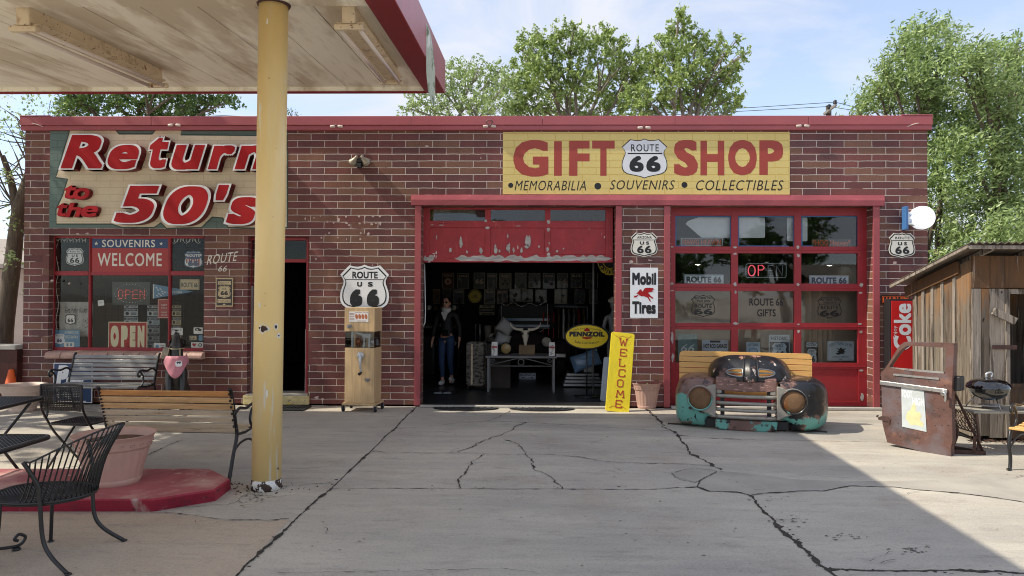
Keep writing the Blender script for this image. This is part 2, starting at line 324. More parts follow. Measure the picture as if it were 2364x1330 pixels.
def bez(p0, p1, p2, n=8): 
    p0, p1, p2 = Vector(p0), Vector(p1), Vector(p2); return [(1-t)**2*p0+2*t*(1-t)*p1+t*t*p2 for t in [i/n for i in range(n+1)]]
def smoothpts(P, n=5):
    P = [Vector(p) for p in P]; out = []
    for i in range(len(P)-1):
        a, b, c, d = P[max(i-1, 0)], P[i], P[i+1], P[min(i+2, len(P)-1)]
        for j in range(n):
            t = j/n; out.append(.5*((2*b)+(c-a)*t+(2*a-5*b+4*c-d)*t*t+(-a+3*b-3*c+d)*t**3))
    out.append(P[-1]); return out
# ------------------------------------------------------------------ shared materials
BR = [(112, 66, 61), (98, 63, 62), (118, 83, 68), (106, 62, 60), (98, 58, 56), (114, 75, 63)]
brick = brickmat('brick', cols=BR)
p_red = brickmat('painted_brick_red', paint=(158, 78, 84), mort=(138, 66, 72), bstr=.35, tone=.08, var=.06)
p_yel = brickmat('painted_brick_yellow', paint=(216, 194, 122), mort=(196, 166, 84), bstr=.4, tone=.07, var=.05, msize=.005)
p_grn = brickmat('painted_brick_green', paint=(98, 118, 112), mort=(84, 102, 98), bstr=.3, tone=.08, var=.06, msize=.005)
p_crm = brickmat('painted_brick_cream', paint=(222, 208, 180), mort=(200, 184, 156), bstr=.3, tone=.08, var=.05, msize=.005)
mat('trim_red', (158, 74, 78), .5, var=.1, bump=.15, bs=12, chips=[dict(c=(205, 150, 146), s=26, t=.69, d=6)])
mat('coping_red', (164, 84, 88), .5, var=.1, vs=1.5, bump=.06, bs=5)
mat('header_red', (166, 80, 86), .5, var=.14, vs=2, bump=.9, bs=7, chips=[dict(c=(205, 140, 140), s=9, t=.68, soft=.1, a=.6)])
mat('door_red', (150, 36, 44), .45, var=.12, vs=4, bump=.12, bs=25, chips=[dict(c=(196, 186, 180), s=9, t=.71, d=4, sc3=(1.4, 1, .7))])
mat('door_red_worn', (158, 38, 46), .5, var=.16, vs=5, bump=.2, bs=25, chips=[dict(c=(196, 90, 90), s=14, sc3=(1.5, 1, .25), t=.6, soft=.1, a=.5), dict(c=(205, 198, 192), s=7, sc3=(1.6, 1, .55), t=.66, d=5, seed=5)])
mat('bare_wood', (176, 170, 164), .8, var=.35, vs=14, sc3=(.35, 1, 2.5), bump=.4, bs=60)
mat('dark_red', (112, 24, 34), .5, var=.08)
mat('sign_red', (168, 22, 30), .5, var=.06, spec=.25)
mat('letter_side', (112, 22, 32), .4, var=.08, spec=.3)
mat('white', (232, 234, 236), .35, var=.03); mat('off_white', (222, 218, 206), .5, var=.06)
mat('black', (16, 16, 18), .4, var=.1); mat('cream', (226, 214, 176), .5, var=.06)
mat('steel', (150, 150, 152), .3, metal=.9, var=.15, vs=20); mat('alu', (190, 192, 194), .4, metal=.6, var=.08)
mat('iron', (24, 24, 26), .42, var=.2, bump=.1, bs=80, spec=.6); mat('rubber', (30, 30, 32), .8, var=.2)
mat('yellow', (228, 200, 20), .4, var=.06); mat('navy', (34, 62, 104), .4, var=.08); mat('shield_blue', (70, 84, 120), .4, var=.1)
mat('lblue', (92, 138, 170), .5, var=.15, vs=20); mat('orange', (226, 96, 36), .55, var=.06); mat('pink', (196, 128, 140), .75, var=.12, vs=15)
mat('grey_sign', (196, 204, 208), .4, var=.1, vs=9); mat('dk_green', (52, 74, 66), .5, var=.1)
mat('brown_sign', (54, 42, 36), .35, var=.1); mat('tan_sign', (198, 178, 138), .4, var=.08)
mat('paper', (226, 224, 220), .7, var=.05); mat('sepia', (156, 120, 84), .5, var=.3, vs=15); mat('gift_red', (160, 62, 50), .55, var=.08, bump=.1)
mat('flake', (186, 164, 156), .6); mat('soft_black', (34, 32, 34), .5, var=.15)
glassmat('glass', (.96, .97, .96), gl=.38); glassmat('clear_plastic', (.86, .88, .88), 1.0); glassmat('door_glass', (.92, .95, .96), 1.25)
mat('leather', (40, 30, 26), .5, var=.2)
# ------------------------------------------------------------------ the ground
def concrete(nm='concrete', A=(186, 179, 166), Bc=(158, 153, 145), C=(204, 196, 180)):
    m = bpy.data.materials.new(nm); m.use_nodes = True; t = m.node_tree; b = t.nodes['Principled BSDF']; k = t.links.new
    tcn = N(t, 'ShaderNodeTexCoord')
    def nz(scale, sc3=(1, 1, 1), det=6, ro=.6, dist=0, dim=None):
        mp_ = N(t, 'ShaderNodeMapping'); mp_.inputs['Scale'].default_value = sc3; k(tcn.outputs['Object'], mp_.inputs['Vector'])
        n = N(t, 'ShaderNodeTexNoise'); n.inputs['Scale'].default_value = scale; n.inputs['Detail'].default_value = det; n.inputs['Roughness'].default_value = ro; n.inputs['Distortion'].default_value = dist
        k(mp_.outputs[0], n.inputs['Vector']); return n.outputs['Fac']
    def mixc(f, a, c, lo, hi, amt=1.):
        r = N(t, 'ShaderNodeMapRange'); r.inputs[1].default_value = lo; r.inputs[2].default_value = hi; r.inputs[4].default_value = amt; k(f, r.inputs[0])
        x = N(t, 'ShaderNodeMix', data_type='RGBA'); k(r.outputs[0], x.inputs['Factor'])
        if isinstance(a, tuple): x.inputs['A'].default_value = a+(1,)
        else: k(a, x.inputs['A'])
        x.inputs['B'].default_value = c+(1,); return x.outputs['Result']
    c = mixc(nz(.35, det=7), s2l(A), s2l(Bc), .35, .65)
    c = mixc(nz(1.1, (.25, 1.6, 1), 6, .65, .4), c, s2l(C), .45, .72, .75)          # trowel streaks
    c = mixc(nz(.8, det=8, ro=.7), c, s2l((150, 130, 114)), .52, .72, .5)                         # brown stains
    c = mixc(nz(5, (.5, 1.5, 1), det=8, ro=.75), c, s2l((132, 126, 120)), .53, .72, .6)
    c = mixc(nz(2.3, det=9, ro=.8), c, s2l((84, 80, 78)), .64, .69, .6)                         # small dark spalls
    c = mixc(nz(11, (.4, 1.8, 1), det=9, ro=.85), c, s2l((120, 114, 108)), .55, .7, .55)
    c = mixc(nz(45, det=6, ro=.85), c, s2l((104, 98, 92)), .5, .8, .6)                           # aggregate grain
    c = mixc(nz(60, (1, 1, 2), det=5, ro=.85), c, s2l((216, 210, 200)), .52, .8, .55)
    k(c, b.inputs['Base Color']); b.inputs['Roughness'].default_value = .85; b.inputs['Specular IOR Level'].default_value = .25
    bp = N(t, 'ShaderNodeBump'); bp.inputs['Strength'].default_value = .55; bp.inputs['Distance'].default_value = .012; a = N(t, 'ShaderNodeMath', operation='ADD'); k(nz(90, det=4), a.inputs[0]); k(nz(6, (.6, 1.4, 1), det=5), a.inputs[1]); k(a.outputs[0], bp.inputs['Height']); k(bp.outputs[0], b.inputs['Normal'])
    MATS[nm] = m; return m
concrete(); concrete('concrete_tan', (190, 172, 152), (168, 152, 136), (198, 184, 164))
mb = MB(); mb.quad((-900, -900, 0), (900, -900, 0), (900, 900, 0), (-900, 900, 0)); tag(mb.build('ground', MATS['concrete'], fix=False), 'wide grey concrete forecourt', kind='structure')
P = [gd(*q) for q in ((668, 1199), (545, 1332), (470, 1420), (-900, 1420), (-900, 1185), (350, 1185), (430, 1190), (520, 1203), (620, 1205))]; mb = MB(); mb.add([(p.x, p.y, .002) for p in P], [tuple(range(len(P)))]); tag(mb.build('pavement_slab', MATS['concrete_tan'], fix=False), 'tan coloured concrete slab in the lower left', kind='structure')
mat('crack', (56, 50, 44), .95, var=.5, vs=30); mat('patch', (162, 156, 146), .9, var=.16, vs=2.5, bump=.2, bs=60, chips=[dict(c=(164, 158, 152), s=5, t=.6, soft=.15, a=.6)])
CZ = [.0035]
def crack(mb, pts, w0=.012, jag=.02, z=.004, brk=0., seg=.028):
    CZ[0] += .0002; z = CZ[0]; rr = random.Random(int(pts[0][0]*3+pts[0][1]))
    P = [gd(*p) for p in pts]; out = []
    for a, b in zip(P[:-1], P[1:]):
        n = max(1, int((b-a).length/seg))
        for i in range(n): out.append(a.lerp(b, i/n))
    out.append(P[-1]); n = len(out); q = []
    for i, p in enumerate(out):
        d = (out[min(i+1, n-1)]-out[max(i-1, 0)]).normalized(); s_ = Vector((-d.y, d.x, 0))
        o = (noise.noise(Vector((p.x*2.1, p.y*2.1, 3)))*2.2+noise.noise(Vector((p.x*9, p.y*9, 7))))*jag if 0 < i < n-1 else 0
        w_ = w0*(.35+1.1*abs(noise.noise(Vector((p.x*6, p.y*6, 11))))*2)
        w_ *= rr.uniform(.55, 1.5); c = p+s_*(o+rr.uniform(-1, 1)*jag*.28+rr.uniform(-1, 1)*.002); q.append((c+s_*w_/2, c-s_*w_/2, noise.noise(Vector((p.x*3, p.y*3, 19)))))
    for i in range(n-1):
        if brk and q[i][2] < -.25+brk-.5: continue
        a, b = q[i], q[i+1]; mb.quad((a[0].x, a[0].y, z), (a[1].x, a[1].y, z), (b[1].x, b[1].y, z), (b[0].x, b[0].y, z))
cj = MB()
crack(cj, [(962, 939), (850, 1048), (735, 1152), (640, 1240), (545, 1332)], .022, .008)                 # straight joints
crack(cj, [(640, 1240), (560, 1317), (500, 1375)], .03, .01)
crack(cj, [(1732, 1145), (1800, 1215), (1860, 1275), (1908, 1316), (1960, 1370)], .028, .022)
crack(cj, [(1908, 1316), (2100, 1318), (2364, 1323), (2500, 1327)], .026, .018)
crack(cj, [(1490, 945), (1535, 985), (1560, 1005), (1600, 1045), (1640, 1077), (1664, 1086)], .024, .03)
crack(cj, [(760, 1129), (860, 1128), (1060, 1129), (1300, 1130), (1500, 1131), (1608, 1125)], .011, .008, brk=.1)
crack(cj, [(1608, 1124), (1640, 1134), (1700, 1137), (1732, 1145), (1775, 1140), (1880, 1134), (1900, 1136), (1960, 1122), (2060, 1125), (2150, 1134), (2300, 1150), (2370, 1161)], .016, .02)
crack(cj, [(902, 993), (960, 988), (1060, 977), (1125, 973), (1155, 962), (1175, 950)], .009, .02)
crack(cj, [(1125, 973), (1215, 976), (1330, 982), (1500, 994), (1548, 995)], .008, .012)
crack(cj, [(1213, 976), (1180, 992), (1135, 1008), (1110, 1022), (1095, 1032), (1062, 1046)], .014, .035)
crack(cj, [(1162, 1016), (1200, 1028), (1220, 1050), (1228, 1066), (1232, 1082), (1270, 1106), (1298, 1130)], .013, .03)
crack(cj, [(1118, 1050), (1090, 1068), (1076, 1085), (1063, 1105), (1062, 1128)], .012, .03)
crack(cj, [(852, 1040), (885, 1045), (890, 1048), (1060, 1046), (1140, 1049), (1260, 1050), (1340, 1056), (1400, 1067), (1500, 1071), (1560, 1072), (1640, 1077)], .01, .012, brk=.1)
crack(cj, [(1568, 1006), (1640, 1012), (1750, 1017), (1870, 1018), (2045, 1022)], .011, .015)
crack(cj, [(1655, 1090), (1632, 1107), (1608, 1124)], .01, .02)
crack(cj, [(1553, 1092), (1562, 1104), (1605, 1114), (1625, 1100)], .005, .015); crack(cj, [(1553, 1092), (1600, 1082), (1655, 1088)], .004, .01)
crack(cj, [(315, 1062), (350, 1048), (400, 1025), (420, 1018)], .013, .02); crack(cj, [(650, 1126), (700, 1122), (770, 1118)], .009, .02)
crack(cj, [(345, 1183), (400, 1187), (520, 1202), (620, 1203), (668, 1199)], .01, .015)
crack(cj, [(350, 1175), (430, 1172), (520, 1165), (560, 1150), (590, 1140)], .008, .03); crack(cj, [(540, 1012), (600, 1000), (690, 985)], .006, .02)
crack(cj, [(640, 1325), (900, 1321), (1180, 1320), (1240, 1327)], .005, .02, brk=.1); crack(cj, [(2290, 958), (2330, 952), (2364, 950)], .008, .02)
crack(cj, [(560, 1130), (575, 1143), (640, 1150), (690, 1142)], .006, .02)
crack(cj, [(650, 1085), (690, 1083), (740, 1081)], .005, .01)
# spalls and bits of grit
for (px, py, n, sx, sy) in ((1830, 1200, 26, 40, 16), (2110, 1270, 30, 45, 12), (1520, 1012, 16, 30, 8), (1415, 1090, 14, 30, 8), (1960, 1240, 22, 70, 8), (1050, 1040, 12, 40, 8), (1790, 1150, 12, 30, 8), (590, 1145, 34, 40, 10), (800, 1250, 6, 200, 60), (1300, 1200, 16, 400, 90), (1200, 1010, 20, 420, 40), (2200, 1080, 14, 140, 60), (1600, 1260, 10, 300, 50), (560, 1160, 20, 60, 14)):
    for _ in range(n):
        p = gd(px+rnd.gauss(0, sx*.5), py+rnd.gauss(0, sy*.5)); r = rnd.uniform(.002, .010)*(1 if n < 20 else 1.2); k = 6
        a0 = rnd.random()*6; cj.add([(p.x+math.cos(a0+6.28*i/k)*r*rnd.uniform(.6, 2.), p.y+math.sin(a0+6.28*i/k)*r*rnd.uniform(.3, .9), .0045) for i in range(k)], [tuple(range(k))])
rc = random.Random(31)   # hairline cracks and chipped joint edges
for _ in range(26):
    px, py = rc.uniform(300, 2300), rc.choice((rc.uniform(965, 1100), rc.uniform(1100, 1320))); L0 = rc.uniform(20, 110); dx, dy = rc.uniform(-1, 1), rc.uniform(-.25, .25)
    crack(cj, [(px, py), (px+dx*L0*.5, py+dy*L0*.5+rc.uniform(-4, 4)), (px+dx*L0, py+dy*L0)], rc.uniform(.002, .005), .02)
for (a, b, k_) in (((962, 939), (545, 1332), 26), ((1732, 1145), (1908, 1316), 26), ((1490, 945), (1664, 1086), 14), ((1908, 1316), (2364, 1323), 14), ((760, 1129), (1608, 1125), 16), ((1664, 1086), (1732, 1145), 6)):
    for _ in range(k_):
        u = rc.random(); p = gd(a[0]+(b[0]-a[0])*u+rc.gauss(0, 5), a[1]+(b[1]-a[1])*u+rc.gauss(0, 3)); r = rc.uniform(.003, .011)
        cj.add([(p.x+math.cos(6.28*i/6)*r*rc.uniform(.5, 1.9), p.y+math.sin(6.28*i/6)*r*rc.uniform(.4, 1.6), .0033) for i in range(6)], [tuple(range(6))])
for _ in range(420):
    p = gd(rc.uniform(0, 2364), 945+385*rc.random()**1.2); r = rc.uniform(.001, .0045)
    cj.add([(p.x+math.cos(6.28*i/5)*r*rc.uniform(.6, 1.8), p.y+math.sin(6.28*i/5)*r*rc.uniform(.5, 1.2), .0045) for i in range(5)], [tuple(range(5))])
tag(cj.build('pavement_joints', MATS['crack'], fix=False), 'dark joints and cracks in the concrete', kind='structure')
pt = MB()
for poly in ([(1664, 1088), (1750, 1096), (1830, 1107), (1950, 1112), (2130, 1110), (2235, 1106), (2240, 1096), (2290, 1093), (2400, 1096), (2500, 1100), (2500, 1172), (2364, 1160), (2260, 1145), (2150, 1134), (2060, 1125), (1960, 1122), (1900, 1135), (1880, 1134), (1770, 1140), (1732, 1145), (1700, 1137), (1640, 1134), (1610, 1124), (1630, 1107)],
             [(1550, 1094), (1580, 1084), (1640, 1081), (1655, 1088), (1625, 1104), (1608, 1115), (1570, 1108)]):
    pt.m = 0; P = [gd(*p) for p in poly]; pt.add([(p.x, p.y, .003) for p in P], [tuple(range(len(P)))])
tag(pt.build('pavement_patch', MATS['patch'], fix=False), 'smooth grey repair patches in the concrete', kind='structure')
# grit strip where shed meets ground
# ------------------------------------------------------------------ the shop building
B = thing('shop_building', 'long single storey shop of painted purple and brown blocks with two red garage doors', 'building', (0, 0, 0))
XL, XR = at(55, 600).x, at(2141, 400).x
ZT = 4.28
def opn(px0, py0, px1, py1): return box_at(px0, py0, px1, py1, 0)
oW = opn(112, 543, 471, 812); oD = opn(571, 546, 712, 912); oC = opn(972, 476, 1421, 938); oE = opn(1548, 476, 2016, 942)
stepz = oD[2]; TH = .26
f = MB()
def wbox(x0, x1, z0, z1): f.box(x0, x1, 0, TH, z0, z1)
zw = [oW[2], oW[3]]
wbox(XL, oW[0], 0, ZT); wbox(oW[0], oW[1], 0, oW[2]); wbox(oW[0], oW[1], oW[3], ZT); wbox(oW[1], oD[0], 0, ZT); wbox(oD[0], oD[1], oD[3], ZT)
wbox(oD[1], oC[0], 0, ZT); wbox(oC[0], oC[1], oC[3], ZT); wbox(oC[1], oE[0], 0, ZT); wbox(oE[0], oE[1], oE[3], ZT); wbox(oE[1], XR, 0, ZT)
f.box(XL, XL+.26, TH, 7, 0, ZT); f.box(XR-.26, XR, TH, 7, 0, ZT); f.box(XL+.26, XR-.26, 6.8, 7, 0, ZT)
f.build('wall', brick, B)
zb = at(1200, 302).z
MB().box(XL-.003, XR+.003, -.003, 0, zb, ZT-.09).build('painted_band', p_red, B)
cp = MB(); xs = [XL-.05]+[XL+i*1.95 for i in range(1, 7)]+[XR+.05]
for a, b in zip(xs[:-1], xs[1:]): cp.box(a+.002, b-.002, -.06, .32, ZT-.10, ZT+.035)
cp.box(XL-.055, XL+.42, -.065, .33, ZT+.036, ZT+.05); cp.box(XR-.4, XR+.055, -.065, .33, ZT+.036, ZT+.05)
cp.box(XL-.045, XR+.045, -.045, -.004, ZT-.17, ZT-.102); cp.build('coping', MATS['coping_red'], B, bevel=.006)
mat('roof_felt', (120, 116, 112), .9); MB().box(XL+.26, XR-.26, .32, 6.8, ZT-.25, ZT-.15).build('roof', MATS['roof_felt'], B)
# header beam over both garage doors, a little wavy
hb = MB(); hx0, hx1, hz0, hz1 = box_at(949, 450, 2042, 474, -.05); n = 60; vs = []; fs = []
for i in range(n+1):
    x = hx0+(hx1-hx0)*i/n; j = noise.noise(Vector((x*1.7, 0, 0)))*.006; j2 = noise.noise(Vector((x*2.3, 5, 0)))*.008
    vs += [(x, -.05+j2, hz0+j), (x, -.06+j2, (hz0+hz1)/2), (x, -.045+j, hz1+j), (x, 0.001, hz1), (x, .02, hz0)]
for i in range(n):
    for a in range(5): fs.append((i*5+a, i*5+(a+1) % 5, i*5+5+(a+1) % 5, i*5+5+a))
fs += [(0, 1, 2, 3, 4), tuple(n*5+q for q in (4, 3, 2, 1, 0))]; hb.add(vs, fs); hb.build('header', MATS['header_red'], B)
for (a, b) in ((957, 971), (1421, 1435), (1533, 1547), (2016, 2031)):
    x0, x1, _, _ = box_at(a, 500, b, 900, -.02); MB().box(x0, x1, -.025, 0 if a in (957, 1421) else 0, .02, hz0-.005).build('door_trim', MATS['trim_red'], B, bevel=.003)
# floors and interior
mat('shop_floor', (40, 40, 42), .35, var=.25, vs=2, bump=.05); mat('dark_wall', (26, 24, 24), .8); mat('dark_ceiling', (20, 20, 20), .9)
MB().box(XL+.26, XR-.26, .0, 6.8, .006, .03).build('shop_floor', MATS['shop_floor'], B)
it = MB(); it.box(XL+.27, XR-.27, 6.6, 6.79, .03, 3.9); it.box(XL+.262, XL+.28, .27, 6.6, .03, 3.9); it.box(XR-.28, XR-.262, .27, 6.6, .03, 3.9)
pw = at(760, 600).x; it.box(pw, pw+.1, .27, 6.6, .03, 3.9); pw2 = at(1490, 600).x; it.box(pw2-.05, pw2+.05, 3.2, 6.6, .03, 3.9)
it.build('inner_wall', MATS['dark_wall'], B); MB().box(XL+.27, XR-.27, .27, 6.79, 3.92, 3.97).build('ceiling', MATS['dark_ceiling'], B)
# concrete lip in front of the garage openings
mat('lip', (170, 166, 158), .85, var=.15, bump=.3)
lp = MB(); lp.box(oC[0], oC[1], -.09, -.001, .004, .032); lp.box(oE[0], oE[1]+.1, -.1, -.001, .004, .045); lp.build('threshold', MATS['lip'], B, bevel=.006)
# window sill of rounded bricks
mat('sill', (180, 146, 132), .6, var=.25, vs=8, bump=.5, bs=40, chips=[dict(c=(220, 196, 184), s=12, t=.62, soft=.1, a=.6)])
sb = MB(); sx0, sx1, sz0, sz1 = box_at(104, 812, 468, 829, -.1); k = 10
for i in range(k):
    a = sx0+(sx1-sx0)*i/k; b = sx0+(sx1-sx0)*(i+1)/k-.008
    sb.prism([(-.12, sz0+.02), (-.11, sz0), (0.0, sz0), (0.0, sz1-.02), (.1, sz1-.012), (.1, sz1), (-.03, sz1-.005), (-.09, sz1-.02), (-.115, sz1-.05)], a, b, plane='yz')
sb.build('window_sill', MATS['sill'], B, bevel=.006)
# shop window frame
wf = MB(); YF = .11
def fr(m_, x0, y0, x1, y1, Y, d=.05, o=0): 
    a = box_at(x0, y0, x1, y1, Y); m_.box(a[0], a[1], Y+o, Y+o+d, a[2], a[3])
x = box_at(112, 543, 471, 812, YF)
fr(wf, 114, 545, 124, 810, YF); fr(wf, 124, 545, 471, 550, YF); fr(wf, 124, 803, 471, 810, YF); fr(wf, 204, 550, 209.5, 803, YF); fr(wf, 388, 550, 393.5, 803, YF)
fr(wf, 124, 626, 204, 636, YF); fr(wf, 209.5, 628, 388, 636, YF); fr(wf, 393.5, 626, 471, 636, YF)
for q in (204, 388): fr(wf, q+1.5, 552, q+4, 801, YF, .01, -.0101)
win = wf.build('window_frame', MATS['door_red'], B, bevel=.004)
def pane(parent, x0, y0, x1, y1, Y, m='glass', name='pane'):
    a = box_at(x0, y0, x1, y1, Y); return MB().box(a[0], a[1], Y, Y+.005, a[2], a[3]).build(name, MATS[m], parent)
for (a, b) in ((123, 205), (392, 472)): pane(win, a, 549, b, 627, YF+.025)
for (a, b) in ((123, 205), (208.5, 389), (392, 472)): pane(win, a, 635, b, 804, YF+.025)
wp = MB(); a = box_at(209.5, 549.5, 388, 628, YF); wp.box(a[0], a[1], YF+.012, YF+.03, a[2], a[3]); wo_ = wp.build('welcome_panel', mat('panel_red', (164, 44, 38), .4, var=.06), B)
wl = MB(off=(0, 0, 0)); ww, hh = a[1]-a[0], a[3]-a[2]; WX = lambda u: a[0]+u*ww; WZ = lambda v: a[3]-v*hh
wl.m = 0; fpoly(wl, [(WX(.01), WZ(.3)), (WX(.99), WZ(.3)), (WX(.99), WZ(.02)), (WX(.01), WZ(.02))], YF+.011)
wl.m = 1; put_text(wl, 'SOUVENIRS', WX(.14), WX(.825), WZ(.27), WZ(.05), YF+.010, bold=.012, space=1.1); put_text(wl, 'WELCOME', WX(.085), WX(.915), WZ(.83), WZ(.44), YF+.010, bold=.012, space=1.1)
fpoly(wl, star(WX(.065), WZ(.165), .034), YF+.010); fpoly(wl, star(WX(.905), WZ(.165), .03), YF+.010)
wl.build('lettering', [MATS['navy'], MATS['off_white']], wo_, fix=False)
# entrance: frame, transom, open doorway, stone step
ef = MB(); YD = .12
fr(ef, 571, 548, 579, 911, YD); fr(ef, 706, 548, 711.5, 911, YD); fr(ef, 579, 548, 706, 555, YD); fr(ef, 579, 598, 706, 606, YD)
ed = ef.build('entrance_frame', MATS['door_red'], B, bevel=.004); pane(ed, 578, 554, 707, 599, YD+.02)
mat('old_wood', (150, 142, 140), .8, var=.3, vs=10, sc3=(3, 3, .3), bump=.3)
e2 = MB(); fr(e2, 579, 660, 582, 911, YD+.001, .04); fr(e2, 704, 760, 707, 911, YD+.001, .04); e2.build('bare_jamb', MATS['old_wood'], ed)
mat('yellow_stone', (196, 180, 132), .8, var=.3, vs=9, bump=.8, bs=25, chips=[dict(c=(110, 104, 98), s=7, t=.58, soft=.04), dict(c=(206, 182, 84), s=5, t=.6, soft=.03, seed=9)])
st = MB(); a = box_at(560, 915, 713, 936, -.05); st.box(a[0], a[0]+(a[1]-a[0])*.42, -.06, -.002, .02, stepz-.003); st.box(a[0]+(a[1]-a[0])*.425, a[1], -.05, -.002, .02, stepz-.006)
st.build('stone_step', MATS['yellow_stone'], B, bevel=.015)
MB().box(oD[0], oD[1], -.05, .4, stepz-.002, stepz+.012).build('door_sill', MATS['lip'], B)
# left garage door, rolled half way up
YG = .2
gt = MB(); fr(gt, 975, 479, 992, 606, YG); fr(gt, 1398, 479, 1415, 606, YG); fr(gt, 992, 479, 1398, 484, YG); fr(gt, 992, 510, 1398, 526, YG); fr(gt, 1120, 484, 1133, 510, YG); fr(gt, 1258, 484, 1271, 510, YG)
fr(gt, 992, 587, 1398, 606, YG); fr(gt, 1120, 526, 1132, 587, YG); fr(gt, 1258, 526, 1271, 587, YG)
fr(gt, 992, 526, 1120, 587, YG, .02, .015); fr(gt, 1132, 526, 1258, 587, YG, .02, .015); fr(gt, 1271, 526, 1398, 587, YG, .02, .015)
fr(gt, 975, 477, 1415, 479, YG, .04, -.01)
fr(gt, 1016, 513, 1035, 516, YG, .012, -.012); fr(gt, 1028, 593, 1046, 597, YG, .012, -.012)
gdoor = gt.build('raised_garage_door', MATS['door_red_worn'], B, bevel=.003)
for a in ((992, 1120), (1133, 1258), (1271, 1398)): pane(gdoor, a[0], 484, a[1], 510, YG+.02, 'door_glass')
bw = MB()
def chip(par, px, py, w_, h, Y, n=12, seed=0, nm='bare_patch', mm='bare_wood'):
    mb_ = MB(); rr = random.Random(seed+int(px*7+py)); c = at(px, py, Y); s_ = (Y-CAM.y)/FPX
    mb_.add([(c.x+math.cos(6.283*i/n)*w_*s_/2*rr.uniform(.6, 1.2), Y-.0025, c.z+math.sin(6.283*i/n)*h*s_/2*rr.uniform(.6, 1.25)) for i in range(n)], [tuple(range(n))]); mb_.build(nm, MATS[mm], par, fix=False)
def strip(mb_, px0, px1, py0, py1, Y, n=50, seed=1, jag=.45):
    top = []; bot = []
    for i in range(n+1):
        px = px0+(px1-px0)*i/n; h = (py1-py0); a = noise.noise(Vector((px*.045, seed, 0)))*jag*h*1.3+(1 if noise.noise(Vector((px*.11, seed, 4))) > 0 else -.6)*h*.22
        b = noise.noise(Vector((px*.05, seed+9, 0)))*jag*h*.8; e = min(1, i/2, (n-i)/2)
        m_ = (py0+py1)/2; t_ = m_-(h/2+a)*e; u_ = m_+(h/2+b)*e; u_ = min(u_, 604.5) if Y == YG else u_
        top.append(at(px, min(t_, u_-1), Y)); bot.append(at(px, u_, Y))
    for i in range(n): mb_.quad((bot[i].x, Y-.0025, bot[i].z), (bot[i+1].x, Y-.0025, bot[i+1].z), (top[i+1].x, Y-.0025, top[i+1].z), (top[i].x, Y-.0025, top[i].z))
strip(bw, 1050, 1412, 592, 603, YG); bw.build('bare_wood', MATS['bare_wood'], gdoor, fix=False); bw = MB(); strip(bw, 976, 1003, 591, 603, YG, 10, 5)
for c in ((1064, 560, 9, 26), (1040, 578, 7, 10), (1110, 578, 9, 16), (1078, 582, 5, 8), (1144, 576, 8, 20), (1174, 572, 10, 24), (1186, 578, 5, 12), (1220, 556, 17, 28), (1216, 570, 10, 10), (1204, 578, 6, 14), (1153, 580, 5, 8), (1244, 569, 5, 6), (1172, 545, 4, 12), (1126, 526, 12, 7), (1122, 510, 8, 6), (1266, 530, 8, 9), (1266, 512, 9, 8), (1268, 562, 4, 5), (1264, 575, 6, 12), (1286, 580, 6, 6), (1019, 520, 13, 2.5), (998, 519, 8, 2.5), (1196, 522, 14, 2), (1301, 574, 4, 5), (1008, 548, 3, 10), (1266, 587, 9, 8)): chip(gdoor, *c, YG, seed=3)
bw.build('bare_wood', MATS['bare_wood'], gdoor, fix=False)
# right garage door, closed, glazed in four rows
gr = MB(); cx = [(1548, 1559), (1688, 1704), (1834, 1850), (1981, 2004)]; ry = [(479, 498), (569, 585), (655, 672), (746, 761), (838, 852)]
for a, b in cx: fr(gr, a, 479, b, 941, YG)
for a, b in zip(cx[:-1], cx[1:]):
    for c, d in ry: fr(gr, a[1], c, b[0], d, YG)
    fr(gr, a[1], 852, b[0], 926, YG, .02, .016); fr(gr, a[1], 926, b[0], 941, YG)
fr(gr, 2004, 479, 2015, 941, YG, .03, .02)
for c, d in ry[1:]: m_ = (c+d)/2; fr(gr, 1560, m_-1.2, 2000, m_+1.2, YG, .006, -.0061)
rdoor = gr.build('closed_garage_door', MATS['door_red'], B, bevel=.003)
for i in range(3):
    for j in range(4): pane(rdoor, cx[i][1]-1, ry[j][1]-1, cx[i+1][0]+1, ry[j+1][0]+1, YG+.03, 'door_glass')
bw = MB()
for c in ((1697, 571, 9, 6), (1842, 570, 6, 9), (1697, 586, 8, 5), (1843, 590, 8, 9), (1697, 656, 8, 11), (1842, 657, 8, 7), (1698, 675, 6, 8), (1698, 747, 15, 7), (1843, 749, 7, 4), (1843, 765, 8, 9), (1988, 658, 10, 10), (1987, 676, 9, 5), (1987, 766, 9, 7), (1988, 855, 9, 5), (1990, 916, 9, 18), (1552, 780, 7, 30), (1553, 825, 7, 20), (1551, 655, 9, 6), (1552, 671, 8, 3), (1985, 748, 10, 4), (1551, 570, 9, 3)): chip(rdoor, *c, YG, seed=8)
bt = MB(); mat('blue_tape', (52, 104, 158), .5)
for i in range(3):
    x0, x1, y0, y1 = cx[i][1], cx[i+1][0], 498, 569
    for q in ((x0, y0, x1, y0+3), (x0, y0+3, x0+2.5, y1), (x1-3, y0+3, x1, y1), (x0+3, y1-2, x0+(x1-x0)*(.9 if i == 1 else .2), y1)): fr(bt, *q, YG+.028, .0015)
bt.build('masking_tape', MATS['blue_tape'], rdoor)
